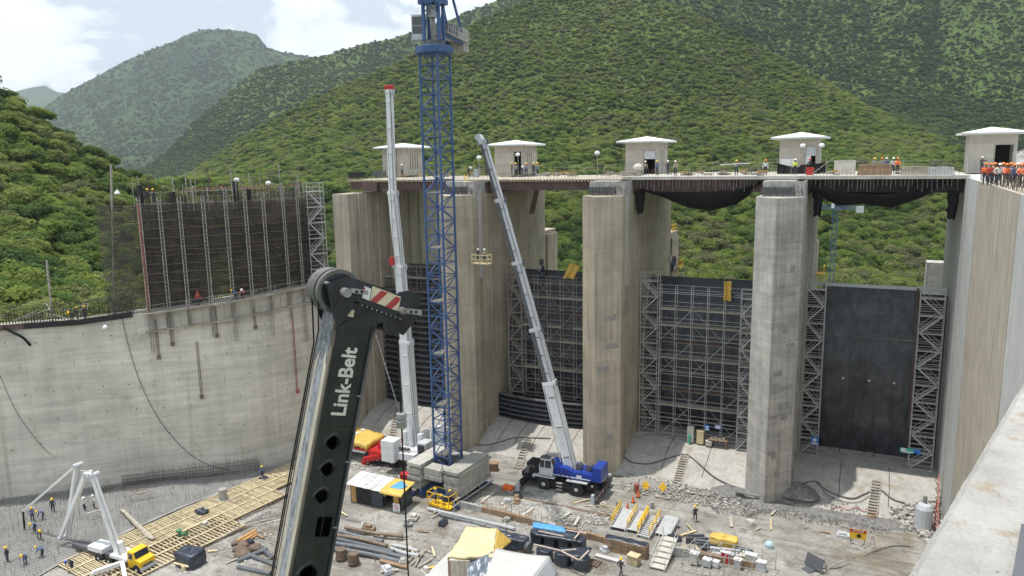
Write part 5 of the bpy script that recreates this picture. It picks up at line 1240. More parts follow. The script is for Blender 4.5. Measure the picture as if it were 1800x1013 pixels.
# ================================================================== SCAFFOLDS
def tubes(mb, segs, r, n=4):
    for p, q in segs: mb.tube(p, q, r, n)
def stair_tower(label, loc, w, d, levels, dz, mat_=None, rz=0, name='stair_tower'):
    mm = mat_ or m_galv; t = T(name, label, 'scaffold', loc, rz, 'scaffold stair towers'); H = levels*dz
    mb = MB(); mb.tube((0,0,0), (0,0,H+1.0), .045, 5); pm = mb.mesh('post', mm)
    for x in (0, w):
        for y in (0, d): part('post', pm, t, (x, y, 0))
    mb = MB(); mb.box(0, w, -.02, d*.45, -.03, .04); pl = mb.mesh('platform', mm)
    mb = MB()
    for y in (0, d):
        for h in (0, .55, 1.05): mb.tube((0, y, h), (w, y, h), .028, 4)
    for x in (0, w):
        for h in (0, 1.05): mb.tube((x, 0, h), (x, d, h), .028, 4)
    led = mb.mesh('ledger_frame', mm)
    st = []
    for sgn in (0, 1):
        mb = MB(); a, b = (.15, w-.15) if sgn == 0 else (w-.15, .15)
        for y in (.1, .65): mb.bar((a, y, .05), (b, y, dz), .05, .10)
        for k in range(7): f = (k+.5)/7; mb.bx((a+(b-a)*f, .37, dz*f), (.2, .5, .03))
        for h in (.5, .95): mb.tube((a, .1, .05+h), (b, .1, dz+h), .025, 4)
        st.append(mb.mesh('stair_flight', mm))
    br = []
    for sgn in (0, 1):
        mb = MB(); mb.tube((0 if sgn else w, d, 0), (w if sgn else 0, d, dz), .03, 4); br.append(mb.mesh('brace', mm))
    for k in range(levels+1):
        part('platform', pl, t, (0, 0, k*dz)); part('ledger_frame', led, t, (0, 0, k*dz))
        if k < levels: part('stair_flight', st[k % 2], t, (0, 0, k*dz)); part('brace', br[(k+1) % 2], t, (0, 0, k*dz))
    return t
b4 = BAYS[3]; zb = -31.95
x0 = onv(1410,650,89.6).x; x0 = b4[0]+.12
stair_tower('grey stair tower left of the bare black gate', (x0, 89.6, zb), 2.0, 1.3, 10, 1.93)
stair_tower('grey stair tower right of the bare black gate beside the right wall', (5.0, 89.6, zb), 2.3, 1.3, 10, 1.90)
b3 = BAYS[2]; stair_tower('grey stair tower beside the right face of the tan pier', (b3[0]+.25, 89.3, zb), 2.1, 1.3, 10, 1.93)
b2 = BAYS[1]; stair_tower('dull stair tower beside the lattice-tower pier, above the short beam stack', (b2[0]+1.0, 89.7, -28.9), 1.9, 1.2, 9, 1.82, m_galvd)
p = W(*ws(543,470), .4); stair_tower('tall scaffold stair tower between the rebar curtain and the abutment', (p.x, p.y, -13), 2.1, 1.6, 6, 1.95, m_galv, math.radians(55))
def facade(label, u0, u1, v, z0, nb, nl, dz, mat_, planks, dep_=1.1, group=None):
    t = T('facade_scaffold', label, 'scaffold', (u0, v, z0), 0, 'facade scaffolds before the gates'); bwid = (u1-u0)/nb; H = nl*dz
    mb = MB(); mb.tube((0,0,0), (0,0,H+.9), .035, 4); sm = mb.mesh('standard', mat_)
    for i in range(nb+1):
        for y in (0, dep_): part('standard', sm, t, (i*bwid, y, 0))
    mb = MB()
    for y in (0, dep_): mb.tube((-.2, y, 0), (u1-u0+.2, y, 0), .03, 4)
    lm = mb.mesh('ledger', mat_); mb = MB(); mb.tube((-.2, 0, 0), (u1-u0+.2, 0, 0), .022, 4); gm = mb.mesh('guard_rail', mat_)
    for k in range(nl+1):
        part('ledger', lm, t, (0, 0, k*dz))
        for h in (.5, 1.0): part('guard_rail', gm, t, (0, 0, k*dz+h))
    ti = []
    mb = MB()
    for i in range(nb+1): mb.tube((i*bwid, 0, 0), (i*bwid, dep_, 0), .028, 4)
    tm = mb.mesh('transom', mat_)
    for k in range(nl+1): part('transom', tm, t, (0, 0, k*dz-.04))
    L_ = bwid*2; mb = MB(); mb.tube((0, -.05, 0), (L_, -.05, dz*2), .028, 4); dm = mb.mesh('diagonal', mat_)
    for k in range(0, nl-1, 2):
        for i in range(0, nb-1, 2):
            if (i//2+k//2) % 3 != 1: part('diagonal', dm, t, (i*bwid, 0, k*dz))
    mb = MB(); mb.tube((0, dep_, dz), (bwid, dep_, 0), .024, 4); d2 = mb.mesh('brace', mat_)
    for k in range(nl):
        for i in range(nb):
            if rnd() < .35: part('brace', d2, t, (i*bwid, 0, k*dz))
    for k in planks:
        for i in range(nb):
            if rnd() < .93: mb = MB(); mb.box(.02, bwid-.02, -.1, dep_*.9, 0, .07); part('plank', mb.mesh('plank', [m_plank, m_rusty, m_wood][0 if k % 3 else 1]), t, (i*bwid, 0, k*dz+.02))
    return t
facade('dense tube scaffolding covering the gate between the tan and grey piers', b3[0]+2.7, b3[1]-.25, 88.9, -31.9, 6, 9, 2.0, m_galv, (2, 3, 5, 6, 7, 8))
facade('tube scaffolding covering the gate left of the tan pier', b2[0]+3.3, b2[1]-.25, 89.2, -28.9, 6, 8, 1.9, m_galvd, (2, 4, 5, 6, 7))
b1 = BAYS[0]; facade('rusty scaffolding heaped on the tall beam stack of the farthest bay', b1[0]+.4, b1[1]-.5, 88.9, -15.6, 7, 2, 1.6, m_galvd, (0, 1))
def zig(label, x, z0, v, w, nl, dz, m_): 
    t = stair_tower(label, (x, v, z0), w, .9, nl, dz, m_); return t
zig('stair tower against the left face of the grey pier', b3[1]-2.0, -31.9, 88.0, 1.8, 9, 2.0, m_galv)
zig('stair tower against the left face of the tan pier', b2[1]-1.9, -28.9, 88.4, 1.7, 8, 1.9, m_galvd)
# dark clutter on the gate tops, yellow cloths
for (x, y, v, l, col) in ((1005,478,89.4,'yellow tarp bundled on the scaffold by the tan pier',m_tyel),(1279,512,88.8,'yellow tarp hanging on the scaffold between tan and grey piers',m_tyel)):
    p = onv(x, y, v-.2); w_, h_ = (.9, 2.3) if x > 1100 else (1.6, 1.8)
    mb = MB(p); mb.grid(lambda a, b: (p.x+(a-.5)*w_+(.0 if x > 1100 else .9*(b-.5)), p.y-.2*math.sin(a*9)-.25*mn.noise((a*4,b*4,x)), p.z+(b-.5)*h_+.3*mn.noise((a*2,b*2,x+3))), 10, 10); o = mb.build('yellow_tarp', col, thick=.03, smooth=True); o.location = p; tag(o, l, 'tarp')
for x, y, v, l in ((1185,462,92,'grey jumble of hoses and cloth on the gate top right of the tan pier'),(953,462,93,'grey jumble of cloth at the gate top left of the tan pier'),(1283,500,90,'dark machine arm on the gate top left of the grey pier')):
    p = onv(x, y, v); t = T('gate_top_clutter', l, 'equipment', p); 
    for k in range(5):
        mb = MB(p); c = p+Vector((ru(-.5,.5), ru(-.3,.3), ru(-1.6,.6))); mb.grid(lambda a, b: c+Vector(((.25+.1*math.sin(k))*math.cos(6.28*a)*math.sin(3.14*b)+.1*mn.noise((a*4,b*4,k)), .3*math.sin(6.28*a)*math.sin(3.14*b), .5*math.cos(3.14*b))), 8, 6); mb.build('cloth_bundle' if k % 2 else 'machine_body', [m_rough, m_tblack, m_dgrey][k % 3], t, smooth=True)
# man basket on the lattice-tower pier
def basket(label, loc, w, d, h, m_=m_yel, rz=0):
    t = T('man_basket', label, 'man basket', loc, rz); mb = MB(); mb.box(-w/2, w/2, -d/2, d/2, 0, .1); mb.build('basket_floor', m_, t)
    for x in (-w/2, 0, w/2):
        for y in (-d/2, d/2): mb = MB(); mb.bar((x, y, .1), (x, y, h), .07); mb.build('upright', m_, t)
    for z in (h*.5, h):
        mb = MB()
        for y in (-d/2, d/2): mb.bar((-w/2, y, z), (w/2, y, z), .07)
        for x in (-w/2, w/2): mb.bar((x, -d/2, z), (x, d/2, z), .07)
        mb.build('rail', m_, t)
    for y in (-d/2,): mb = MB(); mb.bar((-w/2, y, .1), (0, y, h*.5), .05); mb.bar((0, y, h*.5), (w/2, y, .1), .05); mb.build('diagonal_bar', m_, t)
    return t
pb1 = onv(847, 464, 81.2); basket('pale yellow man basket hanging high on the lattice-tower pier', pb1, 2.2, 1.1, 1.1, m_tpale)
pb2 = at(778, 890); pb2.z = G+.15
bt = basket('yellow man basket with three workers before the ballast blocks', pb2, 2.9, 1.5, 1.5, rz=math.radians(-8))
mb = MB()
for x in (-1.4, 1.4):
    for y in (-.7, .7): mb.tube((x, y, 1.5), (0, .2, 4.2), .022, 4)
mb.tube((0, .2, 4.2), (0, .2, 6), .03, 4); mb.build('sling', m_rope, bt)
# ================================================================== APRON DETAILS
def apz(v):
    ys = [q[0] for q in prof]; zs = [q[1] for q in prof]; return float(np.interp(v, ys, zs)) if v > 81 else G
def apr(x, y):
    a, b = 60.0, 130.0
    for _ in range(50):
        m_ = (a+b)/2; p = dep(x, y, m_)
        if p.z > apz(p.y): a = m_
        else: b = m_
    return dep(x, y, a)
def hose(label, pts, r, name='hose', m_=None, cat_='hose', lift=.12):
    P = [apr(x, y)+Vector((0,0,lift)) for x, y in pts]; mb = MB(P[0]); mb.path(smooth(P), r*.62, 5); o = mb.build(name, m_ or m_hose, smooth=True); o.location = mb.o; tag(o, label, cat_); return o
hose('grey hose draped over the white apron left of the tan pier', [(818,770),(835,783),(858,783),(880,778),(905,771),(935,771),(968,772)], .10)
hose('thick grey hose looping over the apron right of the tan pier', [(1042,826),(1065,812),(1090,802),(1110,814),(1140,817),(1165,810),(1200,800)], .12)
hose('thick cable run falling from the wooden ladder to the grey pier foot', [(1208,800),(1232,820),(1255,840),(1280,853),(1305,862)], .14)
hose('bundle of cables looping over the apron before the bare gate', [(1385,860),(1410,852),(1434,848),(1450,862),(1475,873),(1500,878),(1520,870),(1545,862),(1570,880),(1600,888)], .11)
hose('thin cable loop below the thick cables before the bare gate', [(1434,850),(1455,872),(1480,883),(1510,884),(1535,868)], .05)
hose('red hose lying along the apron toe before the bare gate', [(1460,898),(1475,893),(1490,898),(1505,894),(1520,901),(1545,903)], .05, 'red_hose', m_red)
hose('black hose on the deck of the apron between tan and grey piers', [(1120,770),(1150,765),(1180,772),(1190,785)], .05)
for px0, px1, l in (((930,770),(910,824),'wooden ladder laid on the white apron left of the tan pier'),((1204,800),(1190,850),'wooden ladder laid on the apron between tan and grey piers'),((1541,848),(1532,909),'wooden ladder laid on the apron before the bare gate'),((700,720),(688,775),'wooden ladder laid on the apron behind the white crane')):
    a, b = apr(*px0), apr(*px1); t = T('wooden_ladder', l, 'ladder', b, 0, 'ladders on the aprons'); n = 12 
    pts = [apr(px0[0]+(px1[0]-px0[0])*k/n, px0[1]+(px1[1]-px0[1])*k/n)+Vector((0,0,.1)) for k in range(n+1)]
    for sx in (-.45, .45): mb = MB(b); [mb.bar(p+Vector((sx,0,0)), q+Vector((sx,0,0)), .09) for p, q in zip(pts, pts[1:])]; mb.build('side_rail', m_plank, t)
    for p in pts: mb = MB(b); mb.bar(p+Vector((-.45,0,.06)), p+Vector((.45,0,.06)), .16, .06); mb.build('rung', m_plank, t)
# sill equipment in the scaffold bay
def crate(name, label, cat_, x, y, dim, m_, z=None, rz=0, v=None, parts_=True):
    p = onv(x, y, v) if v else at(x, y); t = T(name, label, cat_, (p.x, p.y, z if z is not None else p.z), rz); w, d, h = dim
    mb = MB(); mb.box(-w/2, w/2, -d/2, d/2, .06, h); mb.build('box_body', m_, t); mb = MB(); mb.box(-w/2-.03, w/2+.03, -d/2-.03, d/2+.03, h, h+.06); mb.build('lid', m_, t)
    mb = MB()
    for xx in (-w*.35, w*.35): mb.box(xx-.05, xx+.05, -d*.45, d*.45, 0, .06)
    mb.build('skid', m_dgrey, t); return t
crate('white_cabinet', 'white cabinet on the sill under the scaffolding', 'cabinet', 1214, 776, (.75,.6,1.9), m_box, -31.98, v=88.4)
crate('white_cabinet', 'shorter cream cabinet with yellow label beside the white one', 'cabinet', 1231, 778, (.8,.6,1.6), m_tpale, -31.98, v=88.3)
crate('grey_box', 'small grey box on the sill right of the cabinets', 'box', 1246, 782, (.7,.5,.6), m_box, -31.98, v=88.0)
p = onv(1262, 783, 88.2); t = T('work_bench', 'wooden work bench under the scaffolding by the grey pier', 'bench', (p.x, p.y, -31.98))
mb = MB(); mb.box(-1.1, 1.1, -.4, .4, .8, .88); mb.build('bench_top', m_ply, t)
for x in (-1, 1): mb = MB(); mb.box(x-.05, x+.05, -.35, .35, 0, .8); mb.build('leg', m_ply, t)
for k in range(4): mb = MB(); mb.box(-.9+.45*k, -.55+.45*k, -.2, .2, .881, 1.05+.1*(k % 2)); ob = mb.build('timber_offcut', m_plank, t)
p = onv(1212, 777, 87.9); mb = MB((p.x,p.y,-32)); mb.lathe([(.16,0),(.16,.9),(.08,1.05),(.08,1.15)], (p.x,p.y,-31.98), (0,0,1), 10); o = mb.build('gas_bottle', m_sgn); o.location = mb.o; tag(o, 'green gas bottle before the white cabinet on the sill', 'gas bottle')
for x, y, v, w_, h_, m_, l, z2 in ((1243,752,88.75,.55,.7,m_sblue,'blue notice with white figure on the scaffold by the grey pier',0),(1262,751,88.75,.7,.45,m_sblue,'blue and white notice board on the scaffold, right of the other notice',1),(1432,775,89.5,.8,1.0,m_sblue,'blue notice with white symbol on the left stair tower',0),(1600,793,89.5,2.0,.55,m_sgn,'long blue and green banner at the foot of the right stair tower',2)):
    p = onv(x, y, v); t = T('notice_board', l, 'sign', p, 0, 'blue notices on the scaffolding'); mb = MB(); mb.box(-w_/2, w_/2, -.02, .02, -h_/2, h_/2); mb.build('board', m_, t)
    mb = MB(); mb.box(-w_*.38, w_*.38, -.026, -.021, -h_*.42, -h_*.2); mb.build('text_strip', m_white, t)
    mb = MB()
    if z2 == 0: mb.lathe([(h_*.22,0),(h_*.22,.005)], (0,-.021,h_*.1), (0,-1,0), 14)
    elif z2 == 1: mb.box(-w_*.45, w_*.45, -.027, -.0205, -.02, .18)
    else: mb.box(-w_*.45, -w_*.2, -.026, -.0205, -.15, .2)
    mb.build('white_symbol', m_white, t)
    if z2 == 2: mb = MB(); mb.box(w_*.15, w_*.5, -.026, -.0205, -h_/2, h_/2); mb.build('blue_panel', m_sblue, t)
# ================================================================== ROCK
def rock_mesh(seed):
    import bmesh; r = random.Random(seed); bm = bmesh.new(); bmesh.ops.create_icosphere(bm, subdivisions=1, radius=.5)
    for v in bm.verts: v.co *= .7+.5*r.random(); v.co.z *= .7
    me = bpy.data.meshes.new('rock'); bm.to_mesh(me); bm.free(); return me
rc = bpy.data.collections.new('rock_kinds'); rd = bpy.data.collections.new('dark_rock_kinds')
for k in range(5):
    for c_, m_ in ((rc, m_rock), (rd, m_drock)): me = rock_mesh(k); me.materials.append(m_); c_.objects.link(bpy.data.objects.new('rock_kind', me))
def inpoly(x, y, P):
    c = False
    for (x0, y0), (x1, y1) in zip(P, P[1:]+P[:1]):
        if (y0 > y) != (y1 > y) and x < (x1-x0)*(y-y0)/(y1-y0)+x0: c = not c
    return c
def rocks(px, n, smin, smax, col, hump=0, name='rubble', pw=3):
    P = [tuple(at(x, y).xy) for x, y in px]; xs = [p[0] for p in P]; ys = [p[1] for p in P]; out = []; cx_, cy_ = sum(xs)/len(xs), sum(ys)/len(ys); R_ = max(max(xs)-min(xs), max(ys)-min(ys))/2
    while len(out) < n:
        x, y = ru(min(xs), max(xs)), ru(min(ys), max(ys))
        if inpoly(x, y, P) and mn.noise((x*.5, y*.5, 2)) > -.35+.3*rnd()-.3: 
            h = hump*max(0, 1-math.hypot(x-cx_, y-cy_)/R_); out.append(((x, y, max(apz(y), G)+h+.04), smin+(smax-smin)*rnd()**pw, rnd()*6.28))
    return scatter(name, out, col)
rocks([(862,858),(1095,905),(1100,930),(905,905),(855,885)], 2600, .06, .38, rc)
rocks([(860,870),(1060,905),(1030,960),(800,895)], 1500, .06, .4, rc)
rocks([(1100,835),(1190,850),(1330,880),(1330,905),(1200,885),(1085,860)], 1500, .06, .38, rc, .1)
rocks([(600,800),(740,845),(740,870),(620,845)], 900, .08, .5, rc)
rocks([(1560,905),(1660,905),(1640,960),(1580,930)], 700, .08, .6, rc, .3)
rocks([(1330,875),(1400,870),(1570,915),(1600,945),(1440,925),(1330,900)], 1700, .05, .22, rd, .05)
rocks([(1225,870),(1340,872),(1385,890),(1330,912),(1262,905)], 1800, .05, .2, rd, .1)
rocks([(380,900),(480,870),(480,1010),(250,1010)], 900, .06, .35, rc)
rocks([(1000,900),(1500,930),(1600,1000),(1100,1010),(700,1000),(600,900)], 1800, .04, .22, rc)
def mound(label, px, py, rx, ry, h, m_, seed, z=None):
    p = apr(px, py); mb = MB(p)
    def f(a, b):
        r = 1-b; th_ = 6.283*a; q = 1+.25*mn.noise((math.cos(th_)*2+seed, math.sin(th_)*2, 1)); x, y = rx*r*q*math.cos(th_), ry*r*q*math.sin(th_)
        return (p.x+x, p.y+y, p.z-.15+h*(1-r*r)**1.0*(1+.3*mn.noise((x, y, seed)))+.12*mn.noise((x*2.3, y*2.3, seed)))
    mb.grid(f, 30, 10); o = mb.build('gravel_mound', m_, smooth=False); o.location = p; o['kind'] = 'stuff'
mound('', 1400, 862, 2.4, 2.0, .9, m_drock, 3); mound('', 1285, 862, 2.4, 1.6, .6, m_drock, 9); mound('', 1450, 905, 4.0, 1.3, .5, m_drock, 5); mound('', 1545, 920, 4.0, 1.4, .6, m_drock, 15); mound('', 1345, 885, 3.2, 2.0, .45, m_drock, 21); mound('', 1130, 848, 3.0, 1.2, .6, m_rock, 11)
p0 = apr(1270, 858); p1 = apr(1345, 868); mb = MB(p0); mb.bar(apr(1296,862)+Vector((0,-1.2,.4)), apr(1340,870)+Vector((0,-1.2,.35)), .5, .12); o = mb.build('steel_plate', m_steel); o.location = mb.o; tag(o, 'long grey plank leaning on the gravel at the grey pier foot', 'plank')
# debris at the foot of the right wall
p = at(1640, 945); t = T('lattice_frame', 'red lattice frame leaning at the foot of the right wall', 'steel frame', p); 
for x, y in ((1633,835),(1650,835)): mb = MB(p); b = onu(x, y, 7.6); mb.bar(at(x-2, 950), b, .12); mb.build('upright', m_redrail, t)
for k in range(7): mb = MB(p); a = at(1631, 950).lerp(onu(1633,835,7.6), k/7); b = at(1648, 950).lerp(onu(1650,835,7.6), (k+.6)/7); mb.bar(a, b, .08); mb.build('lattice_bar', m_galvd, t)
p = at(1622, 930); t = T('grey_tank', 'pale grey upright tank by the foot of the right wall', 'tank', p); mb = MB(); mb.lathe([(.75,0),(.8,.2),(.8,2.2),(.6,2.6),(.2,2.75)], (0,0,0), (0,0,1), 14); mb.build('tank_body', m_wgrey, t); mb = MB(); mb.lathe([(.2,2.7),(.2,3.4)], (0,0,0), (0,0,1), 8); mb.build('pipe_neck', m_steel, t); mb = MB(); mb.bar((.9,-.3,0),(1.0,-.2,3.2),.12); mb.build('support_bar', m_redrail, t)
# ================================================================== YARD
# ---- timber formwork strip and slab reinforcement along the curved wall
m_flo = M('fresh_slab', (.34,.335,.32), var=.2, sc=.6, bump=.3)
mat_poly = [(-60,900),(60,866),(150,852),(280,846),(400,838),(500,822),(455,845),(330,890),(240,930),(120,985),(60,1020),(-60,1060)]
PP = [tuple(at(x, y).xy) for x, y in mat_poly]
mb = MB(); b = mb.pts([(x, y, G+.12) for x, y in PP]+[(x, y, G-.3) for x, y in PP]); n = len(PP); mb.f.append(tuple(b+i for i in range(n))); mb.m.append(0)
ar = sum(a[0]*c[1]-c[0]*a[1] for a, c in zip(PP, PP[1:]+PP[:1]))
if ar < 0: mb.f[-1] = tuple(reversed(mb.f[-1]))
o = mb.build('blinding_slab', m_flo, kind='structure')
t = T('slab_reinforcement', 'grey mat of reinforcing bars laid between curved wall and timber strip', 'rebar mat', (*at(200, 900).xy, G)); o0 = t.location
xs = [p[0] for p in PP]; ys = [p[1] for p in PP]
def clip(horizontal, c, z, mb, r):
    cr = []
    for (x0, y0), (x1, y1) in zip(PP, PP[1:]+PP[:1]):
        a, bq = ((y0, y1) if horizontal else (x0, x1))
        if (a > c) != (bq > c): f = (c-a)/(bq-a); cr.append(x0+(x1-x0)*f if horizontal else y0+(y1-y0)*f)
    cr.sort()
    for i in range(0, len(cr)-1, 2):
        p, q = ((cr[i], c, z), (cr[i+1], c, z)) if horizontal else ((c, cr[i], z), (c, cr[i+1], z)); mb.tube(p, q, r, 3, cap=False)
mb = MB(o0); v = min(ys)
while v < max(ys): clip(True, v, G+.32, mb, .022); v += .33
u = min(xs)
while u < max(xs): clip(False, u, G+.36, mb, .022); u += .33
for k in range(1500):
    x, y = ru(min(xs), max(xs)), ru(min(ys), max(ys))
    if inpoly(x, y, PP): mb.tube((x, y, G+.1), (x+ru(-.06,.06), y+ru(-.06,.06), G+ru(.5,1.0)), .014, 3, cap=False)
mb.build('reinforcing_bar', M('grey_rebar', (.17,.165,.16), var=.35, sc=.8), t, kind='stuff')
wbar = [ws(x, 845) for x in (430, 240)]; mb = MB(o0); s = ws(455, 830)[0]
while s < ws(215, 845)[0]:
    mb.tube(W(s, G, .35), W(s+ru(-.05,.05), G+1.5+ru(-.3,.3), .35), .022, 3, cap=False); mb.tube(W(s, G, .8), W(s, G+1.1, .8), .02, 3, cap=False); s += .2
for z in (.5, .9, 1.3): mb.path([W(ws(455,830)[0]+(ws(215,845)[0]-ws(455,830)[0])*i/14, G+z, .36) for i in range(15)], .02, 3)
mb.build('starter_bar', m_rebar, t, kind='stuff')
A0, A1 = at(470, 838), at(70, 1012); dr = (A1-A0).normalized(); nr_ = Vector((-dr.y, dr.x, 0)); Ln = (A1-A0).length
if (at(300, 990)-A0).dot(nr_) < 0: nr_ = -nr_
bt_ = MB(); bt_.bar((0,0,.3), (0,2.05,.3), .10, .09); bm_ = bt_.mesh('batten', m_wood)
bl_ = MB(); bl_.bar((0,0,.18), (2.34,0,.18), .12, .16); blm = bl_.mesh('stringer', m_ply)
bl2 = MB(); bl2.bar((0,0,.40), (2.34,0,.40), .12, .08); blm2 = bl2.mesh('top_beam', m_wood)
ang = math.atan2(dr.y, dr.x); flip = 1 if Vector((-dr.y, dr.x)).dot(Vector((nr_.x, nr_.y))) > 0 else -1
np_ = int(Ln/2.4); FW = [('row beside the rebar mat', 0), ('second row from the rebar mat', 2.2), ('third row from the rebar mat', 4.4), ('row nearest the open ground', 6.6)]
for row, (rl, off_) in enumerate(FW):
    for i in range(-3, np_):
        if (row == 2 and i < 1) or (row == 3 and (i < 4 or rnd() < .25)): continue
        p = A0+dr*(i*2.4)+nr_*(off_ if flip > 0 else off_+2.1)
        mat_gap = row >= 2 and 4 <= i <= 9
        t = T('timber_shutter', 'timber shutter of battens in the '+rl+(', wider spaced' if mat_gap else ''), 'formwork panel', (p.x, p.y, G+.0), ang, 'timber shutters along the slab edge')
        for y in (.15, 1.05, 1.95): part('stringer', blm, t, (0, y, 0))
        for k in range(11 if not mat_gap else 6): part('batten', bm_ if not mat_gap else bm_, t, (.10+k*(.215 if not mat_gap else .4)+ru(-.03,.03), 0, ru(0,.03)))
        for y in ((.0, 2.1) if i % 2 else (.0, 1.05, 2.1)): part('top_beam', blm2, t, (0, y, 0))
for px in ((216,908,266,955),(150,870,205,852),(75,930,95,905)):
    pass
def plank(label, p, q, w, h, m_, name='plank', z=.15, group=None):
    a, b = at(*p)+Vector((0,0,z)), at(*q)+Vector((0,0,z)); mb = MB(a); mb.bar(a, b, w, h); o = mb.build(name, m_); o.location = a; tag(o, label, 'timber' if m_ in (m_wood, m_woodo, m_plank, m_ply) else 'steel', group); return o
for k in range(5): plank('weathered board of the crosswise stack on the timber strip', (214+k*2,903+k*2), (262+k*2,953+k*1), .3, .1, m_plank, z=.5+.02*k, group='crosswise boards on the timber strip')
plank('long pale board lying on the rebar mat', (228,884), (272,876), .25, .08, m_plank, z=.95); plank('short pale board lying on the rebar mat nearer the pump boom', (155,917), (183,909), .22, .08, m_plank, z=.9)
# ---- left yard
p = at(393, 884); t = T('concrete_stub', 'short grey concrete post standing beside the timber strip', 'post', p); mb = MB(); mb.bx((0,0,0), (1.3,1.0,.45)); mb.build('foot_block', m_rough, t); mb = MB(); mb.lathe([(.45,.45),(.45,1.6),(.40,1.65)], (0,0,0), (0,0,1), 12); mb.build('post_body', m_block, t)
def lump(name, label, cat_, x, y, dim, m_, seed, kids=True):
    p = at(x, y); t = T(name, label, cat_, p); w, d, h = dim; mb = MB(p)
    def f(a, b):
        th_ = 6.283*a; bb = b*b*(3-2*b); rx, ry = .5*w*(1-.99*(max(0, b-.55)/.45)**1.5), .5*d*(1-.99*(max(0, b-.55)/.45)**1.5); c, s = math.cos(th_), math.sin(th_); m_ = 1/max(abs(c), abs(s))**.75
        return p+Vector((rx*m_*c+.16*mn.noise((c*2,s*2+seed,b*4)), ry*m_*s+.16*mn.noise((c*2+5,s*2,b*4+seed)), h*min(1, b/.6)+.14*mn.noise((c*2,s*2,b*3+seed))))
    mb.grid(f, 24, 12); mb.build('tarp_cover', m_, t, smooth=True)
    mb = MB(); mb.box(-w*.45, w*.45, -d*.45, d*.45, .02, .2); mb.build('pallet', m_ply, t); return t
t = lump('covered_machine', 'machine wrapped in a dark blue tarp on the left yard', 'covered machine', 335, 993, (2.4,1.8,1.5), m_tblack, 4)
mb = MB(); mb.tube((-.9,-1.0,.5), (.9,-1.0,.55), .1, 6); mb.lathe([(.22,0),(.22,.4)], (.3,-1.0,.1), (0,0,1), 8); mb.build('motor', m_wood, t)
lump('covered_heap', 'small heap under dark tarp by the timber strip', 'covered heap', 357, 908, (1.2,.9,.8), m_tblack, 14)
lump('covered_heap', 'small dark sack heap left of the timber strip end near the black boom', 'covered heap', 464, 846, (.9,.7,.5), m_tblack, 24)
p = at(316, 948); t = T('pump_valve', 'green pump valve standing on the left yard', 'valve', p); mb = MB(); mb.lathe([(.25,0),(.25,.1),(.14,.2),(.14,.8),(.3,.85),(.3,1.0),(.12,1.05)], (0,0,0), (0,0,1), 10); mb.build('valve_body', m_sgreen, t); mb = MB(); mb.tube((0,0,.6), (.9,.1,.75), .13, 8); mb.lathe([(.25,-.03),(.25,.03)], (.9,.1,.75), (1,.1,.16), 10); mb.build('outlet', m_sgreen, t)
for i in range(13):
    a, b = (365+i*2.2+ru(-6,8), 963-i*2.2+ru(-4,3)), (478+i*1.5+ru(-10,5), 898+i*1.4+ru(-2,2)); p, q = at(*a)+Vector((0,0,.12+.05*(i%3))), at(*b)+Vector((0,0,.12+.05*(i%3)))
    mb = MB(p); mb.tube(p, q, .05, 5); o = mb.build('steel_tube', m_galvd if i % 3 else m_galv); o.location = p; tag(o, 'long steel tube in the loose pile left of the black boom', 'steel tube', 'steel tubes piled left of the black boom')
for i in range(5): plank('orange timber length in the small pile left of the black boom', (412+i*2,955+i*2), (449+i,934+i*2), .16, .12, m_woodo, z=.15+.06*(i % 2), group='orange timbers left of the black boom')
for i, (a, b) in enumerate((((418,990),(470,968)),((430,975),(490,1000)),((418,1000),(475,1012)),((455,962),(480,985)))):
    p, q = at(*a)+Vector((0,0,.2)), at(*b)+Vector((0,0,.2)); mb = MB(p); mb.tube(p, q, .2, 10); o = mb.build('dark_pipe', m_pipe); o.location = p; tag(o, 'dark pipe length on the ground just left of the black boom', 'pipe', 'dark pipes left of the black boom')
for i in range(9):
    p = at(430+ru(-18,20), 972+ru(-14,12)); mb = MB(p); c = p+Vector((0,0,.25)); s_ = ru(.4,.8); sd = rnd()*50
    mb.grid(lambda a, b: c+Vector((s_*math.cos(6.283*a)*math.sin(3.14*b)*(1+.4*mn.noise((a*3,b*3,sd))), s_*math.sin(6.283*a)*math.sin(3.14*b)*(1+.4*mn.noise((a*3+7,b*3,sd))), .45*s_*math.cos(3.14*b))), 9, 6); o = mb.build('brown_boulder', m_rusty); o.location = p; tag(o, 'brown muddy lump in the heap left of the black boom', 'rock', 'brown lumps left of the black boom')
# ---- lunch hut with tin and tarp roof
h0, h1 = at(617, 882), at(706, 899); t = T('site_hut', 'low dark site hut with tin sheets and yellow blue tarp on its roof', 'hut', h0, math.atan2((h1-h0).y, (h1-h0).x)); w = (h1-h0).length; d = 2.3; hh = 2.0
mb = MB(); mb.box(0, .08, 0, d, 0, hh+.25); mb.box(w-.08, w, 0, d, 0, hh-.05); mb.box(.08, w-.08, d-.08, d, 0, hh+.2); mb.build('back_wall', m_tblack, t)
for a, b, m_ in ((.75, 2.6, m_black), (2.65, 4.1, m_tblack)): mb = MB(); mb.box(a, b, 0, .07, 0, hh-.02); mb.build('front_panel', m_, t)
mb = MB(); mb.box(.1, .72, -.02, .06, 0, hh); mb.build('plywood_panel', m_woodo, t); mb = MB(); mb.box(w-.95, w-.3, -.02, .06, 0, hh-.1); mb.build('plywood_panel', m_woodo, t)
for i in range(4):
    mb = MB(); x0 = -.35+i*1.12; zz = hh+.28-i*.05
    k = 10
    for j in range(k): a, b = x0+1.16*j/k, x0+1.16*(j+1)/k; za = zz+.03*(j % 2); zb_ = zz+.03*((j+1) % 2); mb.face([(a,-.45,za-.1),(b,-.45,zb_-.1),(b,d+.3,zb_+.2),(a,d+.3,za+.2)])
    mb.build('tin_sheet', m_tin, t, thick=.02)
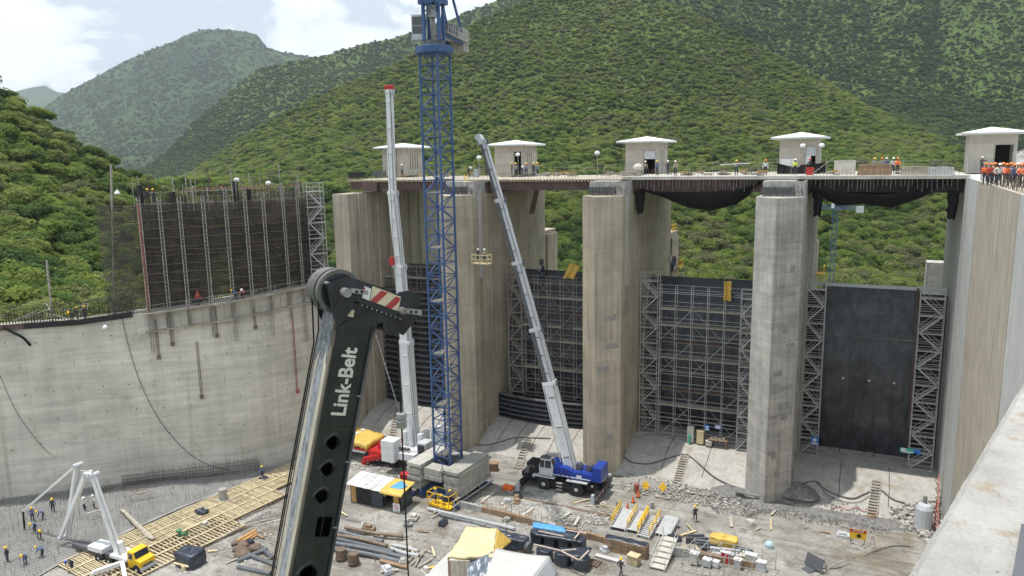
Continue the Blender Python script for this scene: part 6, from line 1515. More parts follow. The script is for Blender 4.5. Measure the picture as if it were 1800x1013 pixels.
mb = MB(); mb.grid(lambda a, b: (4.05+(w-3.75)*a, -.5+(d+.8)*b, hh+.14-.08*a+.2*b+.07*mn.noise((a*4,b*4,3))-(.25*max(0,(.12-b)/.12))), 14, 12); mb.build('yellow_tarp', m_tyel, t, smooth=True, thick=.02)
mb = MB(); mb.grid(lambda a, b: (4.7+1.3*a+.5*b, .6+1.5*b*(1-.5*a), hh+.21-.05*a+.2*b+.05*mn.noise((a*4,b*4,3))), 8, 8); mb.build('blue_tarp', m_tblue, t, smooth=True, thick=.02)
sg = at(699, 897); t = T('no_entry_sign', 'white board with red ring sign leaning on the site hut', 'sign', sg+Vector((.2,-.5,0)), math.radians(5)); mb = MB(); mb.box(-.4, .4, -.02, .02, .05, 1.0); mb.build('board', m_white, t); mb = MB()
for k in range(20): a, b = k*.314, (k+1)*.314; mb.bar((.25*math.cos(a),-.03,.62+.25*math.sin(a)), (.25*math.cos(b),-.03,.62+.25*math.sin(b)), .02, .05)
mb.build('red_ring', m_red, t); mb = MB(); mb.bar((-.17,-.03,.79), (.17,-.03,.45), .02, .05); mb.build('red_slash', m_red, t)
mb = MB(); mb.box(-.3,.3,-.028,-.021,.12,.2); mb.build('text_strip', m_dgrey, t)
p = at(717, 849); t = T('red_container', 'small red steel box beside the ballast blocks', 'box', p, .1); mb = MB(); mb.box(-.75,.75,-.5,.5,.1,1.1); mb.build('box_body', m_red, t); mb = MB(); mb.box(-.8,.8,-.55,.55,1.1,1.18); mb.build('lid', m_red, t); mb = MB(); mb.box(-.6,-.4,-.5,.5,0,.1); mb.box(.4,.6,-.5,.5,0,.1); mb.build('skid', m_dgrey, t)
p = at(862, 826); t = T('timber_crate', 'brown slatted timber crate behind the ballast blocks', 'crate', p, .3)
for k in range(4): mb = MB(); mb.box(-.9,.9,-.5,.5,.02+k*.25,.2+k*.25); mb.build('slat', m_ply, t)
# ---- pipes and lumber before the hut
pl_ = [((607,930),(706,946),.20,m_pipeb,'curved brown pipe, farthest of the pipe pile'),((597,938),(671,955),.22,m_pipe,0),((590,944),(678,963),.20,m_pipeb,'straight brown pipe in the middle of the pipe pile'),((585,950),(690,975),.24,m_pipe,0),((580,958),(712,985),.24,m_pipe,0),((578,966),(700,990),.22,m_pipe,0),((690,962),(733,972),.2,m_pgrey,0),((688,968),(734,980),.2,m_pgrey,0)]
for a, b, r, m_, l in pl_:
    p, q = at(*a)+Vector((0,0,r)), at(*b)+Vector((0,0,r)); mb = MB(p); mid = p.lerp(q, .5)+Vector((ru(-.1,.1), ru(-.25,.25), 0)); mb.path(smooth([p, mid, q], 5), r, 10); mb.lathe([(r*1.2,0),(r*1.2,.15)], q, (q-mid), 10); o = mb.build('drain_pipe', m_, smooth=True); o.location = p; tag(o, l or ('pale grey pipe piece at the right end of the pipe pile' if m_ is m_pgrey else 'dark grey plastic pipe in the pile before the site hut'), 'pipe', 'pipes piled before the site hut')
for i, (a, b) in enumerate((((716,990),(736,972)),((722,995),(745,975)),((730,998),(738,980)),((734,1000),(760,985)),((728,985),(750,968)),((760,912),(780,900)),((762,905),(775,896)))): plank('loose pale lumber piece by the pipe pile' if i < 5 else 'loose plank lying before the man basket', a, b, .15, .1, m_plank, group='loose lumber by the pipe pile' if i < 5 else 'loose planks before the man basket')
for i in range(3): plank('brown timber of the flat stack by the pipe pile', (668,980+i*4), (715,992+i*4), .3, .18, m_ply, z=.12, group='brown timbers by the pipe pile')
for x, y in ((600,982),(622,990)): 
    t = T('rusty_drum', 'rusty wire roll beside the black boom'+(', nearer the boom' if x < 610 else ', nearer the pipes'), 'drum', at(x, y)); mb = MB(); mb.lathe([(.5,0),(.5,1.0)], (0,0,0), (0,0,1), 12); mb.build('drum_body', m_rusty, t); mb = MB(); mb.lathe([(.56,.1),(.56,.2)], (0,0,0), (0,0,1), 12); mb.build('hoop', m_rusty, t)
# two rails / long pipes and retaining kerb
for (a, b, r, m_, l) in (((752,897),(905,933),.17,m_pgrey,'long pale pipe lying along the low retaining wall, upper one'),((770,906),(890,937),.15,m_pipe,'long dark pipe lying along the low retaining wall, lower one'),((860,866),(1093,912),.1,m_pipeb,'long brown rail lying across the gravel below the blue crane'),((1000,895),(1094,916),.08,m_pipeb,'short brown rail at the right end of the gravel strip')):
    p, q = at(*a)+Vector((0,0,r+.02)), at(*b)+Vector((0,0,r+.02)); mb = MB(p); mb.tube(p, q, r, 8)
    for k in range(5): c = p.lerp(q, (k+.5)/5); mb.lathe([(r*1.35,-.08),(r*1.35,.08)], c, (q-p), 8)
    o = mb.build('long_pipe', m_); o.location = p; tag(o, l, 'pipe')
def kerb(label, pts, h, w):
    P = [at(x, y) for x, y in pts]; t = T('retaining_wall', label, 'wall', P[0]); n = Vector((0,1,0))
    for p, q in zip(P, P[1:]):
        L_ = (q-p).length; m = max(1, int(L_/2.4)); d_ = (q-p)/L_; n = Vector((-d_.y, d_.x, 0))
        for k in range(m):
            a, b = p+d_*(L_*k/m), p+d_*(L_*(k+1)/m-.03); mb = MB(P[0]); mb.hexa([a,b,b+n*w,a+n*w]+[x+Vector((0,0,h+ru(-.03,.03))) for x in (a,b,b+n*w,a+n*w)]); mb.build('wall_panel', m_ply if (k % 4) else m_rough, t)
        mb = MB(P[0]); 
        for k in range(int(L_/.8)): a = p+d_*(k*.8+ru(0,.3))+n*w*.5; mb.tube(a+Vector((0,0,h-.2)), a+Vector((ru(-.1,.1),0,h+ru(.3,1.1))), .022, 4)
        mb.build('starter_bar', m_rusty, t, kind='stuff')
kerb('low brown retaining wall running below the gravel strip', [(806,893),(935,925),(1062,958)], .75, .35)
kerb('low brown retaining wall beside the step stack and cabinets', [(1178,976),(1345,1010)], .9, .35)
# ---- big tarp shelters at the bottom edge
m_wall = M('sheet_wall', (.55,.50,.40), var=.15, sc=2, streak=.2)
t = T('tarp_shelter', 'shelter with bleached yellow tarp roof and dark plastic side at the bottom', 'shelter', at(840, 1015)); o0 = t.location
zr = G+2.5
R_ = [at(788,978,zr-.3), at(868,978,zr-.1), at(874,927,zr+.2), at(820,925,zr)]
tarp('roof_tarp', '', R_, m_tpale, .35, seed=8, parent=t, amp=.09, o0=o0, nu=24, nv=18)
q1, q2, q3 = at(868,978,zr-.12), at(874,930,zr+.15), at(900,952,zr-1.3); mb = MB(o0); mb.grid(lambda a, b: q1.lerp(q2, a).lerp(q1.lerp(q3, a), b)+Vector((0,0,.06*mn.noise((a*6,b*6,2)))), 10, 8); mb.build('gable_tarp', m_tyel, t, smooth=True, thick=.02)
P0, P1 = at(790,985,zr-.5), at(826,986,zr-.5)
for k in range(4):
    a, b = P0.lerp(P1, k/4), P0.lerp(P1, (k+.93)/4); mb = MB(o0); mb.hexa([Vector((a.x,a.y,G)),Vector((b.x,b.y,G)),Vector((b.x,b.y+.08,G)),Vector((a.x,a.y+.08,G)),a,b,b+Vector((0,.08,0)),a+Vector((0,.08,0))]); mb.build('wall_sheet', m_wall, t)
for c in R_+[P0, P1]: mb = MB(o0); mb.bar((c.x,c.y,G), (c.x,c.y,c.z-.12), .1); mb.build('post', m_ply, t)
c4 = [at(822,992,zr-.3), at(868,968,zr+.0), at(862,1040,zr-1.6), at(825,1045,zr-1.9)]
mb = MB(o0); mb.grid(lambda a, b: c4[0].lerp(c4[1], a).lerp(c4[3].lerp(c4[2], a), b)+Vector((.12*mn.noise((a*5,b*5,1)), -.1+.16*mn.noise((a*7,b*4,4)), .14*mn.noise((a*5,b*6,8)))), 18, 18); mb.build('plastic_side', m_tblack if 0 else M('slate_tarp', (.13,.16,.20), rough=.3, var=.3, sc=3, bump=.6, bsc=4, spec=.6), t, smooth=True, thick=.02)
t = T('white_canopy', 'large white canvas canopy with sloping right flap at the bottom', 'canopy', at(910, 1020)); o0 = t.location; zc = G+2.7
K = [at(872,964,zc), at(966,978,zc-.1), at(936,1016,zc-.1), at(846,1030,zc)]
mb = MB(o0); mb.grid(lambda a, b: K[0].lerp(K[1], a).lerp(K[3].lerp(K[2], a), b*1.4)+Vector((0,0,-.12*math.sin(math.pi*a)+.04*mn.noise((a*3,b*3,1)))), 16, 16); mb.build('canvas_top', m_twhite, t, smooth=True, thick=.03)
e0, e1 = K[1], K[1]+(K[2]-K[1])*1.4; f0, f1 = e0+Vector((.75,.1,-1.5)), e1+Vector((.9,-.1,-1.7))
mb = MB(o0); mb.grid(lambda a, b: e0.lerp(e1, a).lerp(f0.lerp(f1, a), b)+Vector((0,.05*mn.noise((a*4,b*3,7)),0)), 10, 8); mb.build('canvas_flap', m_wgrey, t, smooth=True, thick=.03)
for c in (K[0], K[1], e1, f0): mb = MB(o0); mb.bar((c.x,c.y,G), (c.x,c.y,c.z-.05), .08); mb.build('pole', m_galvd, t)
p = at(783, 1004); mb = MB(p); K2 = [at(795,968,G+.1), at(822,982,G+.1), at(775,1030,G+.1), at(735,1025,G+.1)]; mb.grid(lambda a, b: K2[0].lerp(K2[1], a).lerp(K2[3].lerp(K2[2], a), b)+Vector((0,0,.1+.08*mn.noise((a*4,b*4,3)))), 10, 10); o = mb.build('ground_sheet', m_twhite, thick=.02, smooth=True); o.location = p; tag(o, 'white plastic sheet spread on the ground left of the yellow shelter', 'tarp')
plank('yellow timber lying left of the yellow shelter', (748,1003), (768,999), .3, .15, m_tyel)
# ---- black wrapped pallets
def bundle(label, p, rz, w, d, h, group):
    t = T('wrapped_pallet', label, 'pallet', p, rz, group); mb = MB(); sd = rnd()*40
    def f(a, b):
        th_ = 6.283*a; c, s = math.cos(th_), math.sin(th_); m_ = 1/(abs(c)**5+abs(s)**5)**.2; sh = 1-max(0, b-.72)/.28
        return (w*.5*m_*c*max(.05, sh**.35)+.05*mn.noise((c*3,s*3+sd,b*6)), d*.5*m_*s*max(.05, sh**.35)+.05*mn.noise((c*3+sd,s*3,b*6)), .12+(h-.12)*min(1, b/.72)+.05*mn.noise((c*4,s*4,b*4+sd)))
    mb.grid(f, 24, 10); mb.build('plastic_wrap', m_tblack, t, smooth=True)
    for y in (-d*.38, 0, d*.38): mb = MB(); mb.box(-w*.48, w*.48, y-.06, y+.06, 0, .12); mb.build('pallet_board', m_ply, t)
    return t
pr = math.radians(-7)
b0, b1 = at(944,956), at(1016,971)
for i in range(4): bundle('black wrapped pallet in the upper row beside the blue sheet', b0.lerp(b1, i/3)+Vector((0,.2,0)), pr, 1.25, 1.2, 1.35, 'black wrapped pallets of the upper row')
b2, b3 = at(958,985), at(1022,1000)
for i in range(3): bundle('black wrapped pallet in the lower row nearest the bottom', b2.lerp(b3, i/2), pr, 1.4, 1.2, 1.2, 'black wrapped pallets of the lower row')
zt_ = G+1.45
tarp('dark_tarp', 'dark shiny tarp with planks over the upper pallet row', [at(938,938,zt_),at(1015,952,zt_),at(1016,932,zt_),at(952,922,zt_)], m_tblack, .25, seed=13, amp=.08)
tarp('dark_tarp', 'dark shiny tarp framed with pinkish planks over the lower pallet row', [at(980,975,zt_-.1),at(1030,980,zt_-.1),at(1040,962,zt_-.1),at(985,962,zt_-.1)], m_tblack, .2, seed=17, amp=.08)
tarp('blue_sheet', 'bright blue sheet at the far corner of the upper pallet row', [at(936,925,zt_+.1),at(995,935,zt_+.1),at(992,926,zt_+.1),at(938,917,zt_+.1)], m_tblue, .35, seed=5, amp=.05)
for i, (a, b) in enumerate((((947,934),(990,943)),((1010,947),(1021,934)),((995,932),(1030,938)),((985,968),(1013,966)),((1018,985),(1035,968)),((985,968),(1018,985)),((938,957),(985,968)))):
    p, q = at(*a, zt_+.13), at(*b, zt_+.13); mb = MB(p); mb.bar(p, q, .14, .08); o = mb.build('holding_plank', M('pink_plank', (.50,.40,.34), var=.2, sc=3) if i == 0 else bpy.data.materials['pink_plank']); o.location = p; tag(o, 'pinkish plank holding the dark tarp down on the pallets', 'timber', 'planks on the pallet tarps')
t = lump('covered_machine', 'black lumpy machine under plastic left of the wrapped pallets', 'covered machine', 900, 962, (3.4,1.3,1.2), m_tblack, 31)
mb = MB(); mb.lathe([(.5,0),(.55,.2),(.5,.4)], (1.7,-.3,.6), (1,-.2,0), 14); mb.build('drum_end', m_dgrey, t)
mb = MB(at(1027,995)); 
p = at(1040, 990); t = T('wooden_pallet', 'broken dark pallet on the ground right of the lower pallet row', 'pallet', p, -.1)
for k in range(6): mb = MB(); mb.box(-.8+.28*k, -.6+.28*k, -.6, .6, .12, .16); mb.build('slat', m_rusty, t)
for y in (-.5, 0, .5): mb = MB(); mb.box(-.85, .85, y-.05, y+.05, 0, .12); mb.build('bearer', m_rusty, t)
plank('white timber beam on the ground right of the wrapped pallets', (1047,978), (1095,991), .5, .12, m_twhite)
# brown plank bin with tarp
w0, w1 = at(1062,968), at(1134,985); dd = (w1-w0).normalized(); rz_ = math.atan2(dd.y, dd.x); L_ = (w1-w0).length
t = T('plank_bin', 'long brown plank bin covered by a dark tarp', 'bin', w0, rz_)
for k in range(3):
    n = int(L_/.8)
    for i in range(n): mb = MB(); a = L_*i/n; mb.box(a, a+L_/n-.03, -.04, .04, .05+k*.42, .43+k*.42); mb.build('board', m_ply, t)
mb = MB(); mb.grid(lambda a, b: (L_*a, .05+1.0*b, 1.22+.12*mn.noise((a*6,b*3,2))+.1*math.sin(3.14*b)), 16, 6); mb.build('tarp_cover', m_tblack, t, smooth=True, thick=.02)
mb = MB(); mb.box(0, L_, 1.0, 1.08, 0, 1.2); mb.box(-.04, .0, -.04, 1.08, 0, 1.25); mb.box(L_, L_+.04, -.04, 1.08, 0, 1.25); mb.build('frame', m_ply, t)
crate('wooden_box', 'small ochre wooden box at the foot of the step stack', 'box', 1114, 992, (1.0,.8,.9), m_wood, rz=-.2)
# ---- stair units with yellow rails
def stair_unit(label, p, rz, L_, w, rails, steps, h=.75):
    t = T('stair_unit', label, 'stair unit', p, rz, 'stair units with yellow handrails'); mb = MB()
    for y in (0, w): mb.bar((0,y,.15), (L_,y,h), .08, .22); mb.bar((0,y,0), (0,y,.3), .08); mb.bar((L_,y,0), (L_,y,h), .08); mb.bar((0,y,.05), (L_,y,.05), .06)
    mb.build('stringer', m_wgrey, t)
    if steps:
        for k in range(12): f = (k+.5)/12; mb = MB(); mb.box(L_*f-.1, L_*f+.1, 0, w, .15+(h-.15)*f+.08, .15+(h-.15)*f+.12); mb.build('tread', m_wgrey, t)
    else:
        mb = MB(); mb.hexa([(0,0,.28),(L_,0,h+.12),(L_,w,h+.12),(0,w,.28),(0,0,.33),(L_,0,h+.17),(L_,w,h+.17),(0,w,.33)]); mb.build('checker_plate', m_pgrey, t)
    for y in rails:
        mb = MB()
        for k in range(4): f = .05+.3*k; z = .2+(h-.2)*f; mb.tube((L_*f,y,z), (L_*f,y,z+1.0), .045, 5)
        for dz in (.55, 1.0): mb.tube((L_*.05,y,.25+dz-.05), (L_*.95,y,h+dz), .05, 5)
        mb.build('yellow_handrail', m_yel, t)
    return t
for (x, y, L_, w, rails, st, l) in ((1098,936,3.2,1.5,(1.5,),0,'grey ramp with one yellow rail, leftmost of the stair units'),(1122,940,3.2,1.2,(1.2,.05),0,'grey ramp between two yellow rails beside the stepped unit'),(1140,950,3.6,1.2,(0,1.2),1,'stepped stair unit with yellow rails on both sides'),(1176,948,3.0,1.4,(),0,'grey ramp without rails, rightmost of the stair units')):
    p = at(x, y); stair_unit(l, p, math.radians(62), L_, w if 0 else w, [], 0) if 0 else None
    q = at(x+30, y-40); a = math.atan2((q-p).y, (q-p).x); t = stair_unit(l, p, a, min(L_, 4), w, rails, st)
    for ch in t.children: pass
p0, p1 = at(1155, 1002), at(1178, 962); t = T('white_steps', 'short flight of pale site steps with handrail below the stepped unit', 'steps', p0); dv = (p1-p0); 
for k in range(6): 
    c = p0.lerp(p1, (k+.5)/6); mb = MB(p0); mb.bx((c.x, c.y, G+.1+.17*k), (1.5,.75,.1), math.atan2(dv.y, dv.x)-1.57); mb.build('tread', m_box, t)
for s_ in (-.7, .7):
    sd = Vector((dv.y, -dv.x, 0)).normalized()*s_; mb = MB(p0); mb.bar(p0+sd+Vector((0,0,.1)), p1+sd+Vector((0,0,1.1)), .06, .2); mb.tube(p0+sd+Vector((0,0,1.0)), p1+sd+Vector((0,0,2.0)), .035, 5)
    for f in (0, .5, 1): mb.tube(p0.lerp(p1, f)+sd+Vector((0,0,f)), p0.lerp(p1, f)+sd+Vector((0,0,1+f)), .03, 4)
    mb.build('handrail', m_galv, t)
# ---- material heap right of the stair units
tt = lump('covered_bundle', 'yellow strapped pipe bundle on the material heap', 'pipe bundle', 1272, 962, (2.6,1.2,1.1), m_tyel, 41)
for i, (x, y, m_, nm, l) in enumerate(((1222,952,m_dgrey,'steel_section','dark steel section stack at the left end of the material heap'),(1236,958,m_pipe,'steel_section','dark grey block stack, second in the material heap'),(1247,965,m_tblack,'wrapped_block','black wrapped block before the yellow bundle'),(1262,978,m_wgrey,'grey_fitting','pale grey fittings in front of the yellow bundle'),(1283,982,m_pgrey,'grey_fitting','pale grey plates at the front of the material heap'),(1300,972,m_pipe,'steel_section','dark frame at the right end of the material heap'),(1310,985,m_box,'grey_fitting','pale boxes at the right front of the material heap'))):
    p = at(x, y); t = T(nm, l, 'material', p, .3+ru(-.3,.3), 'material heap by the cabinets')
    for k in range(3): mb = MB(); mb.bx((ru(-.25,.25), -.4+.4*k, ru(0,.05)), (ru(1,2.0), .28, ru(.3,.7)), ru(-.15,.15)); mb.build('piece', m_, t)
tarp('yellow_tarp', 'small yellow tarp on the ground by the step stack', [at(1185,969,G+.35),at(1207,972,G+.35),at(1207,961,G+.35),at(1186,958,G+.35)], m_tyel, .2, seed=6)
# ---- tube fence with electrical cabinets
a0, a1 = at(1200,1006), at(1346,1030); t = T('tube_fence', 'tube frame fence around the grey electrical cabinets', 'fence', a0); o0 = t.location; n = 6
for i in range(n+1):
    p = a0.lerp(a1, i/n)
    for q in (p, p+Vector((.5,2.6,0))): mb = MB(o0); mb.tube(q, q+Vector((0,0,2.1)), .04, 5); mb.build('post', m_galv, t)
    mb = MB(o0); mb.tube(p+Vector((0,0,2.05)), p+Vector((.5,2.6,2.05)), .03, 4); mb.build('cross_tube', m_galv, t)
for z in (.7, 1.4, 2.05):
    for d_ in (Vector(), Vector((.5,2.6,0))): mb = MB(o0); mb.tube(a0+d_+Vector((0,0,z)), a1+d_+Vector((0,0,z)), .03, 4); mb.build('rail', m_galv, t)
for x, y, dm, m_, l in ((1213,1000,(.7,.5,1.2),m_box,'beige cabinet at the left end of the fence'),(1236,1004,(.7,.5,.8),m_wgrey,'low grey cabinet, second in the fence'),(1252,1006,(.5,.4,.7),m_white,'small white cabinet, third in the fence'),(1268,1000,(.8,.4,1.3),m_wgrey,'grey cabinet with red panel in the fence'),(1290,1010,(.6,.5,1.1),m_pgrey,'grey cabinet in the middle right of the fence'),(1313,1008,(.9,.5,1.5),m_box,'tall beige cabinet near the right end of the fence'),(1331,1014,(.8,.5,1.1),m_wgrey,'grey cabinet at the right end of the fence')):
    p = at(x, y)+Vector((.2,.8,0)); t2 = T('electrical_cabinet', l, 'cabinet', p, -.15, 'electrical cabinets behind the fence'); w, d, h = dm; mb = MB(); mb.box(-w/2,w/2,-d/2,d/2,.15,h); mb.build('cabinet_body', m_, t2); mb = MB(); mb.box(-w*.42,w*.42,-d/2-.025,-d/2-.002,.22,h-.08); mb.build('door', m_red if 'red' in l else m_, t2); mb = MB(); mb.box(-w/2-.05,w/2+.05,-d/2-.08,d/2+.05,h,h+.05); mb.build('rain_cap', m_white, t2)
    mb = MB(); mb.box(-w*.4,-w*.3,-d*.4,d*.4,0,.15); mb.box(w*.3,w*.4,-d*.4,d*.4,0,.15); mb.build('leg', m_dgrey, t2)
# ---- signs, cones, barriers
p = at(1507, 957); t = T('no_entry_board', 'red and yellow warning board lettered NO PASE on a low stand', 'sign', p, math.radians(4))
mb = MB(); mb.box(-.72,.72,-.02,.02,.55,1.5); mb.build('board', m_yel, t); mb = MB(); mb.box(-.72,.72,-.03,-.0205,1.2,1.5); hd = mb.build('red_header', m_red, t)
lettering('NO PASE', .25, p+Vector((0,0,1.35))+Matrix.Rotation(math.radians(4),3,'Z')@Vector((0,-.033,0)), Vector((1,0,0)), Vector((0,0,1)), m_white, t, p, .004); t.children[-1].rotation_euler = (0,0,0)
mb = MB(); mb.lathe([(.2,0),(.2,.006)], (.1,-.021,.88), (0,-1,0), 12); mb.box(-.15,.1,-.027,-.0205,.8,.88); mb.build('black_symbol', m_black, t)
for x in (-.6, .6): mb = MB(); mb.bar((x,0,0),(x,0,.55),.05); mb.bar((x,-.35,.03),(x,.35,.03),.05); mb.build('stand_leg', m_dgrey, t)
p = at(1533, 962); t = T('small_sign', 'small white sign with red ring right of the NO PASE board', 'sign', p); mb = MB(); mb.box(-.22,.22,-.015,.015,.6,1.2); mb.build('board', m_white, t); mb = MB()
for k in range(12): a, b = k*.5236, (k+1)*.5236; mb.bar((.13*math.cos(a),-.02,.95+.13*math.sin(a)), (.13*math.cos(b),-.02,.95+.13*math.sin(b)), .012, .035)
mb.build('red_ring', m_red, t)
for x in (-.18, .18): mb = MB(); mb.bar((x,0,0),(x,0,.6),.03); mb.build('stand_leg', m_dgrey, t)
p = at(1428, 1003); t = T('board_stand', 'dark sign board standing tilted on the ground at lower right', 'sign', p, math.radians(-35)); mb = MB(); mb.hexa([(-.9,0,.25),(.9,0,.25),(.9,.06,.25),(-.9,.06,.25),(-.9,.35,1.3),(.9,.35,1.3),(.9,.41,1.3),(-.9,.41,1.3)]); mb.build('board', m_dgrey, t)
for x in (-.85, .85): mb = MB(); mb.bar((x,-.02,0),(x,.42,1.4),.05); mb.bar((x,.42,1.3),(x,.9,0),.05); mb.build('stand_leg', m_galvd, t)
p = at(1420, 1006); plank('dark flat sheet painted as the shadow below the tilted sign board', (1414,1000), (1428,1008), .9, .06, m_dgrey)  # thin dark sheet laid down as the tilted board's painted shadow
for x, y, l in ((1103,896,'orange traffic cone, nearest of the three by the warning rail'),(1113,884,'orange traffic cone, middle one of the three'),(1122,874,'orange traffic cone, farthest of the three by the red post')):
    p = at(x, y); t = T('traffic_cone', l, 'traffic cone', p, 0, 'orange traffic cones'); mb = MB(); mb.lathe([(.17,.04),(.05,.8),(.03,.82)], (0,0,0), (0,0,1), 12); mb.build('cone_body', m_orange, t); mb = MB(); mb.lathe([(.125,.3),(.095,.48)], (0,0,0), (0,0,1), 12); mb.build('reflective_band', m_white, t); mb = MB(); mb.box(-.22,.22,-.22,.22,0,.04); mb.build('cone_base', m_black, t)
p = at(1119, 866); t = T('marker_post', 'rusty red oil drum post beside the yellow diamond signs', 'post', p); mb = MB(); mb.lathe([(.28,0),(.28,1.0)], (0,0,0), (0,0,1), 12); mb.build('drum_body', m_redrail, t); mb = MB(); mb.tube((.2,.2,0), (.2,.2,1.5), .05); mb.build('bar', m_dgrey, t)
for x, y, l in ((1134,865,'yellow warning diamond propped on the gravel, left one'),(1164,868,'yellow warning diamond propped on the gravel, right one')):
    p = at(x, y); t = T('warning_diamond', l, 'sign', p, 0, 'yellow warning diamonds'); mb = MB(); mb.prism([(0,.15),(.45,.7),(0,1.25),(-.45,.7)], (0,0,0), (1,0,0), (0,.25,1), (0,.04,0)); mb.build('board', m_yel, t); mb = MB(); mb.bar((0,.15,.7),(0,.6,0),.05); mb.build('prop', m_dgrey, t)
p = at(1075, 902); t = T('warning_rail', 'low yellow warning rail at the end of the gravel strip', 'barrier', p, -.1)
for x in (-1.2, -.4, .4, 1.2): mb = MB(); mb.bar((x,0,0),(x,0,.7),.06); mb.build('post', m_wood, t)
for z in (.3, .65): mb = MB(); mb.bar((-1.35,0,z),(1.35,0,z),.05,.14); mb.build('rail', m_tpale, t)
mb = MB(); mb.box(.5,1.1,-.05,-.03,.8,1.4); mb.build('grey_panel', m_galvd, t); mb = MB(); mb.bar((.8,0,.6),(.8,0,1.4),.04); mb.build('panel_post', m_dgrey, t)
lump('orange_heap', 'crumpled orange safety mesh on the ground behind the blue crane', 'safety mesh', 893, 862, (1.2,.8,.5), m_orange, 51)
o = MB(at(1352,965)); c = at(1352,965); o.lathe([(.25,0),(.4,.15),(.42,.5),(.3,.7),(.1,.8)], c, (0,0,1), 12); ob = o.build('water_jug', M('pale_blue_plastic', (.45,.60,.68), rough=.2)); ob.location = c; tag(ob, 'pale blue plastic jug on the ground right of the fence', 'jug')
for i, (a, b) in enumerate((((1440,1000),(1600,960)),((1400,1013),(1520,985)))):
    P = [at(a[0]+(b[0]-a[0])*k/5, a[1]+(b[1]-a[1])*k/5+8*math.sin(k*1.3))+Vector((0,0,.06)) for k in range(6)]; mb = MB(P[0]); mb.path(smooth(P), .05, 5); o = mb.build('ground_hose', m_pgrey if i else m_hose); o.location = P[0]; tag(o, 'grey hose winding over the open ground at lower right'+(' near the tilted board' if i else ' below the NO PASE board'), 'hose')
# sleepers on the gravel strip
for a, b in (((846,885),(868,868)),((917,910),(938,895)),((985,915),(1003,903)),((1010,926),(1018,912)),((880,890),(895,880))): plank('pale sleeper lying across the gravel strip', a, b, .28, .14, m_box, 'sleeper', group='sleepers on the gravel strip')
# ================================================================== ON THE DECK
def dk(px, v=90): p = onv(px, 305, v); return Vector((p.x, v, 0))
def deck_box(name, label, cat_, px, v, dim, m_, n=1, rz=0):
    t = T(name, label, cat_, dk(px, v), rz); w, d, h = dim
    for k in range(n): mb = MB(); mb.box(-w/2+ru(-.05,.05), w/2+ru(-.05,.05), -d/2, d/2, h*k/n+.01, h*(k+1)/n); mb.build('board' if n > 1 else 'box_body', m_, t)
    mb = MB(); mb.box(-w*.4, w*.4, -d/2-.02, d/2+.02, h, h+.03); mb.build('top_strip' if n > 1 else 'lid', m_, t); return t
deck_box('timber_stack', 'brown timber stack on the deck over the last bay', 'timber stack', 1537, 88, (3.2,1.2,1.1), m_ply, 5)
deck_box('timber_stack', 'low pale timber stack on the deck near the right hut', 'timber stack', 1607, 88, (2.4,1.2,.8), m_plank, 3)
deck_box('grey_crate', 'long grey crate row on the deck before the right gate house', 'crate', 1648, 88, (2.8,1.0,.75), m_pgrey, 2)
deck_box('formwork_board', 'upright beige formwork board on the deck left of the timber stack', 'formwork', 1484, 91, (2.1,.15,1.5), m_box, 1)
deck_box('black_skip', 'black open box on the far left end of the deck', 'box', 627, 87.5, (2.0,1.2,.75), m_black, 1)
deck_box('grey_machine', 'small grey generator on the deck beside the far left hut', 'generator', 668, 90, (1.5,1,.8), m_dgrey, 1)
deck_box('rebar_bundle', 'grey flat bundle pile on the deck before the tan-pier hut', 'bundle', 1108, 89, (2.4,1.0,.5), m_galvd, 4)
deck_box('red_crate', 'small red box on the deck before the grey-pier hut', 'box', 1424, 89, (.7,.6,.8), m_red, 1)
t = T('concrete_mixer', 'small beige drum mixer on the deck before the tan-pier hut', 'mixer', dk(1118, 89)+Vector((0,.8,0))); mb = MB(); mb.lathe([(.3,-.5),(.5,-.2),(.5,.2),(.3,.5)], (0,0,.95), (1,0,.2), 12); mb.build('drum', m_box, t); mb = MB(); [mb.bar((x,y,0),(x*.6,y*.5,.75),.06) for x in (-.5,.5) for y in (-.4,.4)]; mb.build('stand', m_dgrey, t)
for px, v, h, l in ((1050,88,2.6,'globe flood lamp on a thin post beside the tan pier'),(911,95,2.6,'globe flood lamp in front of the second hut doorway'),(843,90,2.3,'flood lamp cluster at the tip of the blue crane boom'),(1409,96,3.0,'white flood lamp on the grey-pier hut front'),(1442,96,3.0,'white flood lamp at the right corner of the grey-pier hut'),(420,75,2.4,'flood lamp on the top scaffold above the rebar curtain, left one'),(482,75,1.9,'flood lamp on the top scaffold above the rebar curtain, right one')):
    b = dk(px, v) if px > 600 else Vector((*W(ws(px,340)[0], 0, -1).xy, CT-.2)); t = T('flood_lamp', l, 'lamp', b, 0, 'flood lamps on the deck'); mb = MB(); mb.tube((0,0,0),(0,0,h),.04,5); mb.build('post', m_galvd, t); mb = MB(); mb.lathe([(.05,-.2),(.28,-.12),(.34,.02),(.26,.2),(.08,.28)], (0,-.05,h+.15), (0,-.3,1), 12); mb.build('lamp_head', m_white, t, smooth=True)
t = T('deck_fence', 'thin dark mesh fence along the back of the deck', 'fence', (-10, 103, 0)); x = UL
mb = MB((-10,103,0))
while x < UW:
    mb.tube((x,103.3,0),(x,103.3,1.25),.025,4); x += 1.5
mb.build('post', m_galvd, t, kind='stuff')
for z in (.4, .8, 1.2): mb = MB((-10,103,0)); mb.tube((UL,103.3,z),(UW,103.3,z),.018,4); mb.build('rail', m_galvd, t)
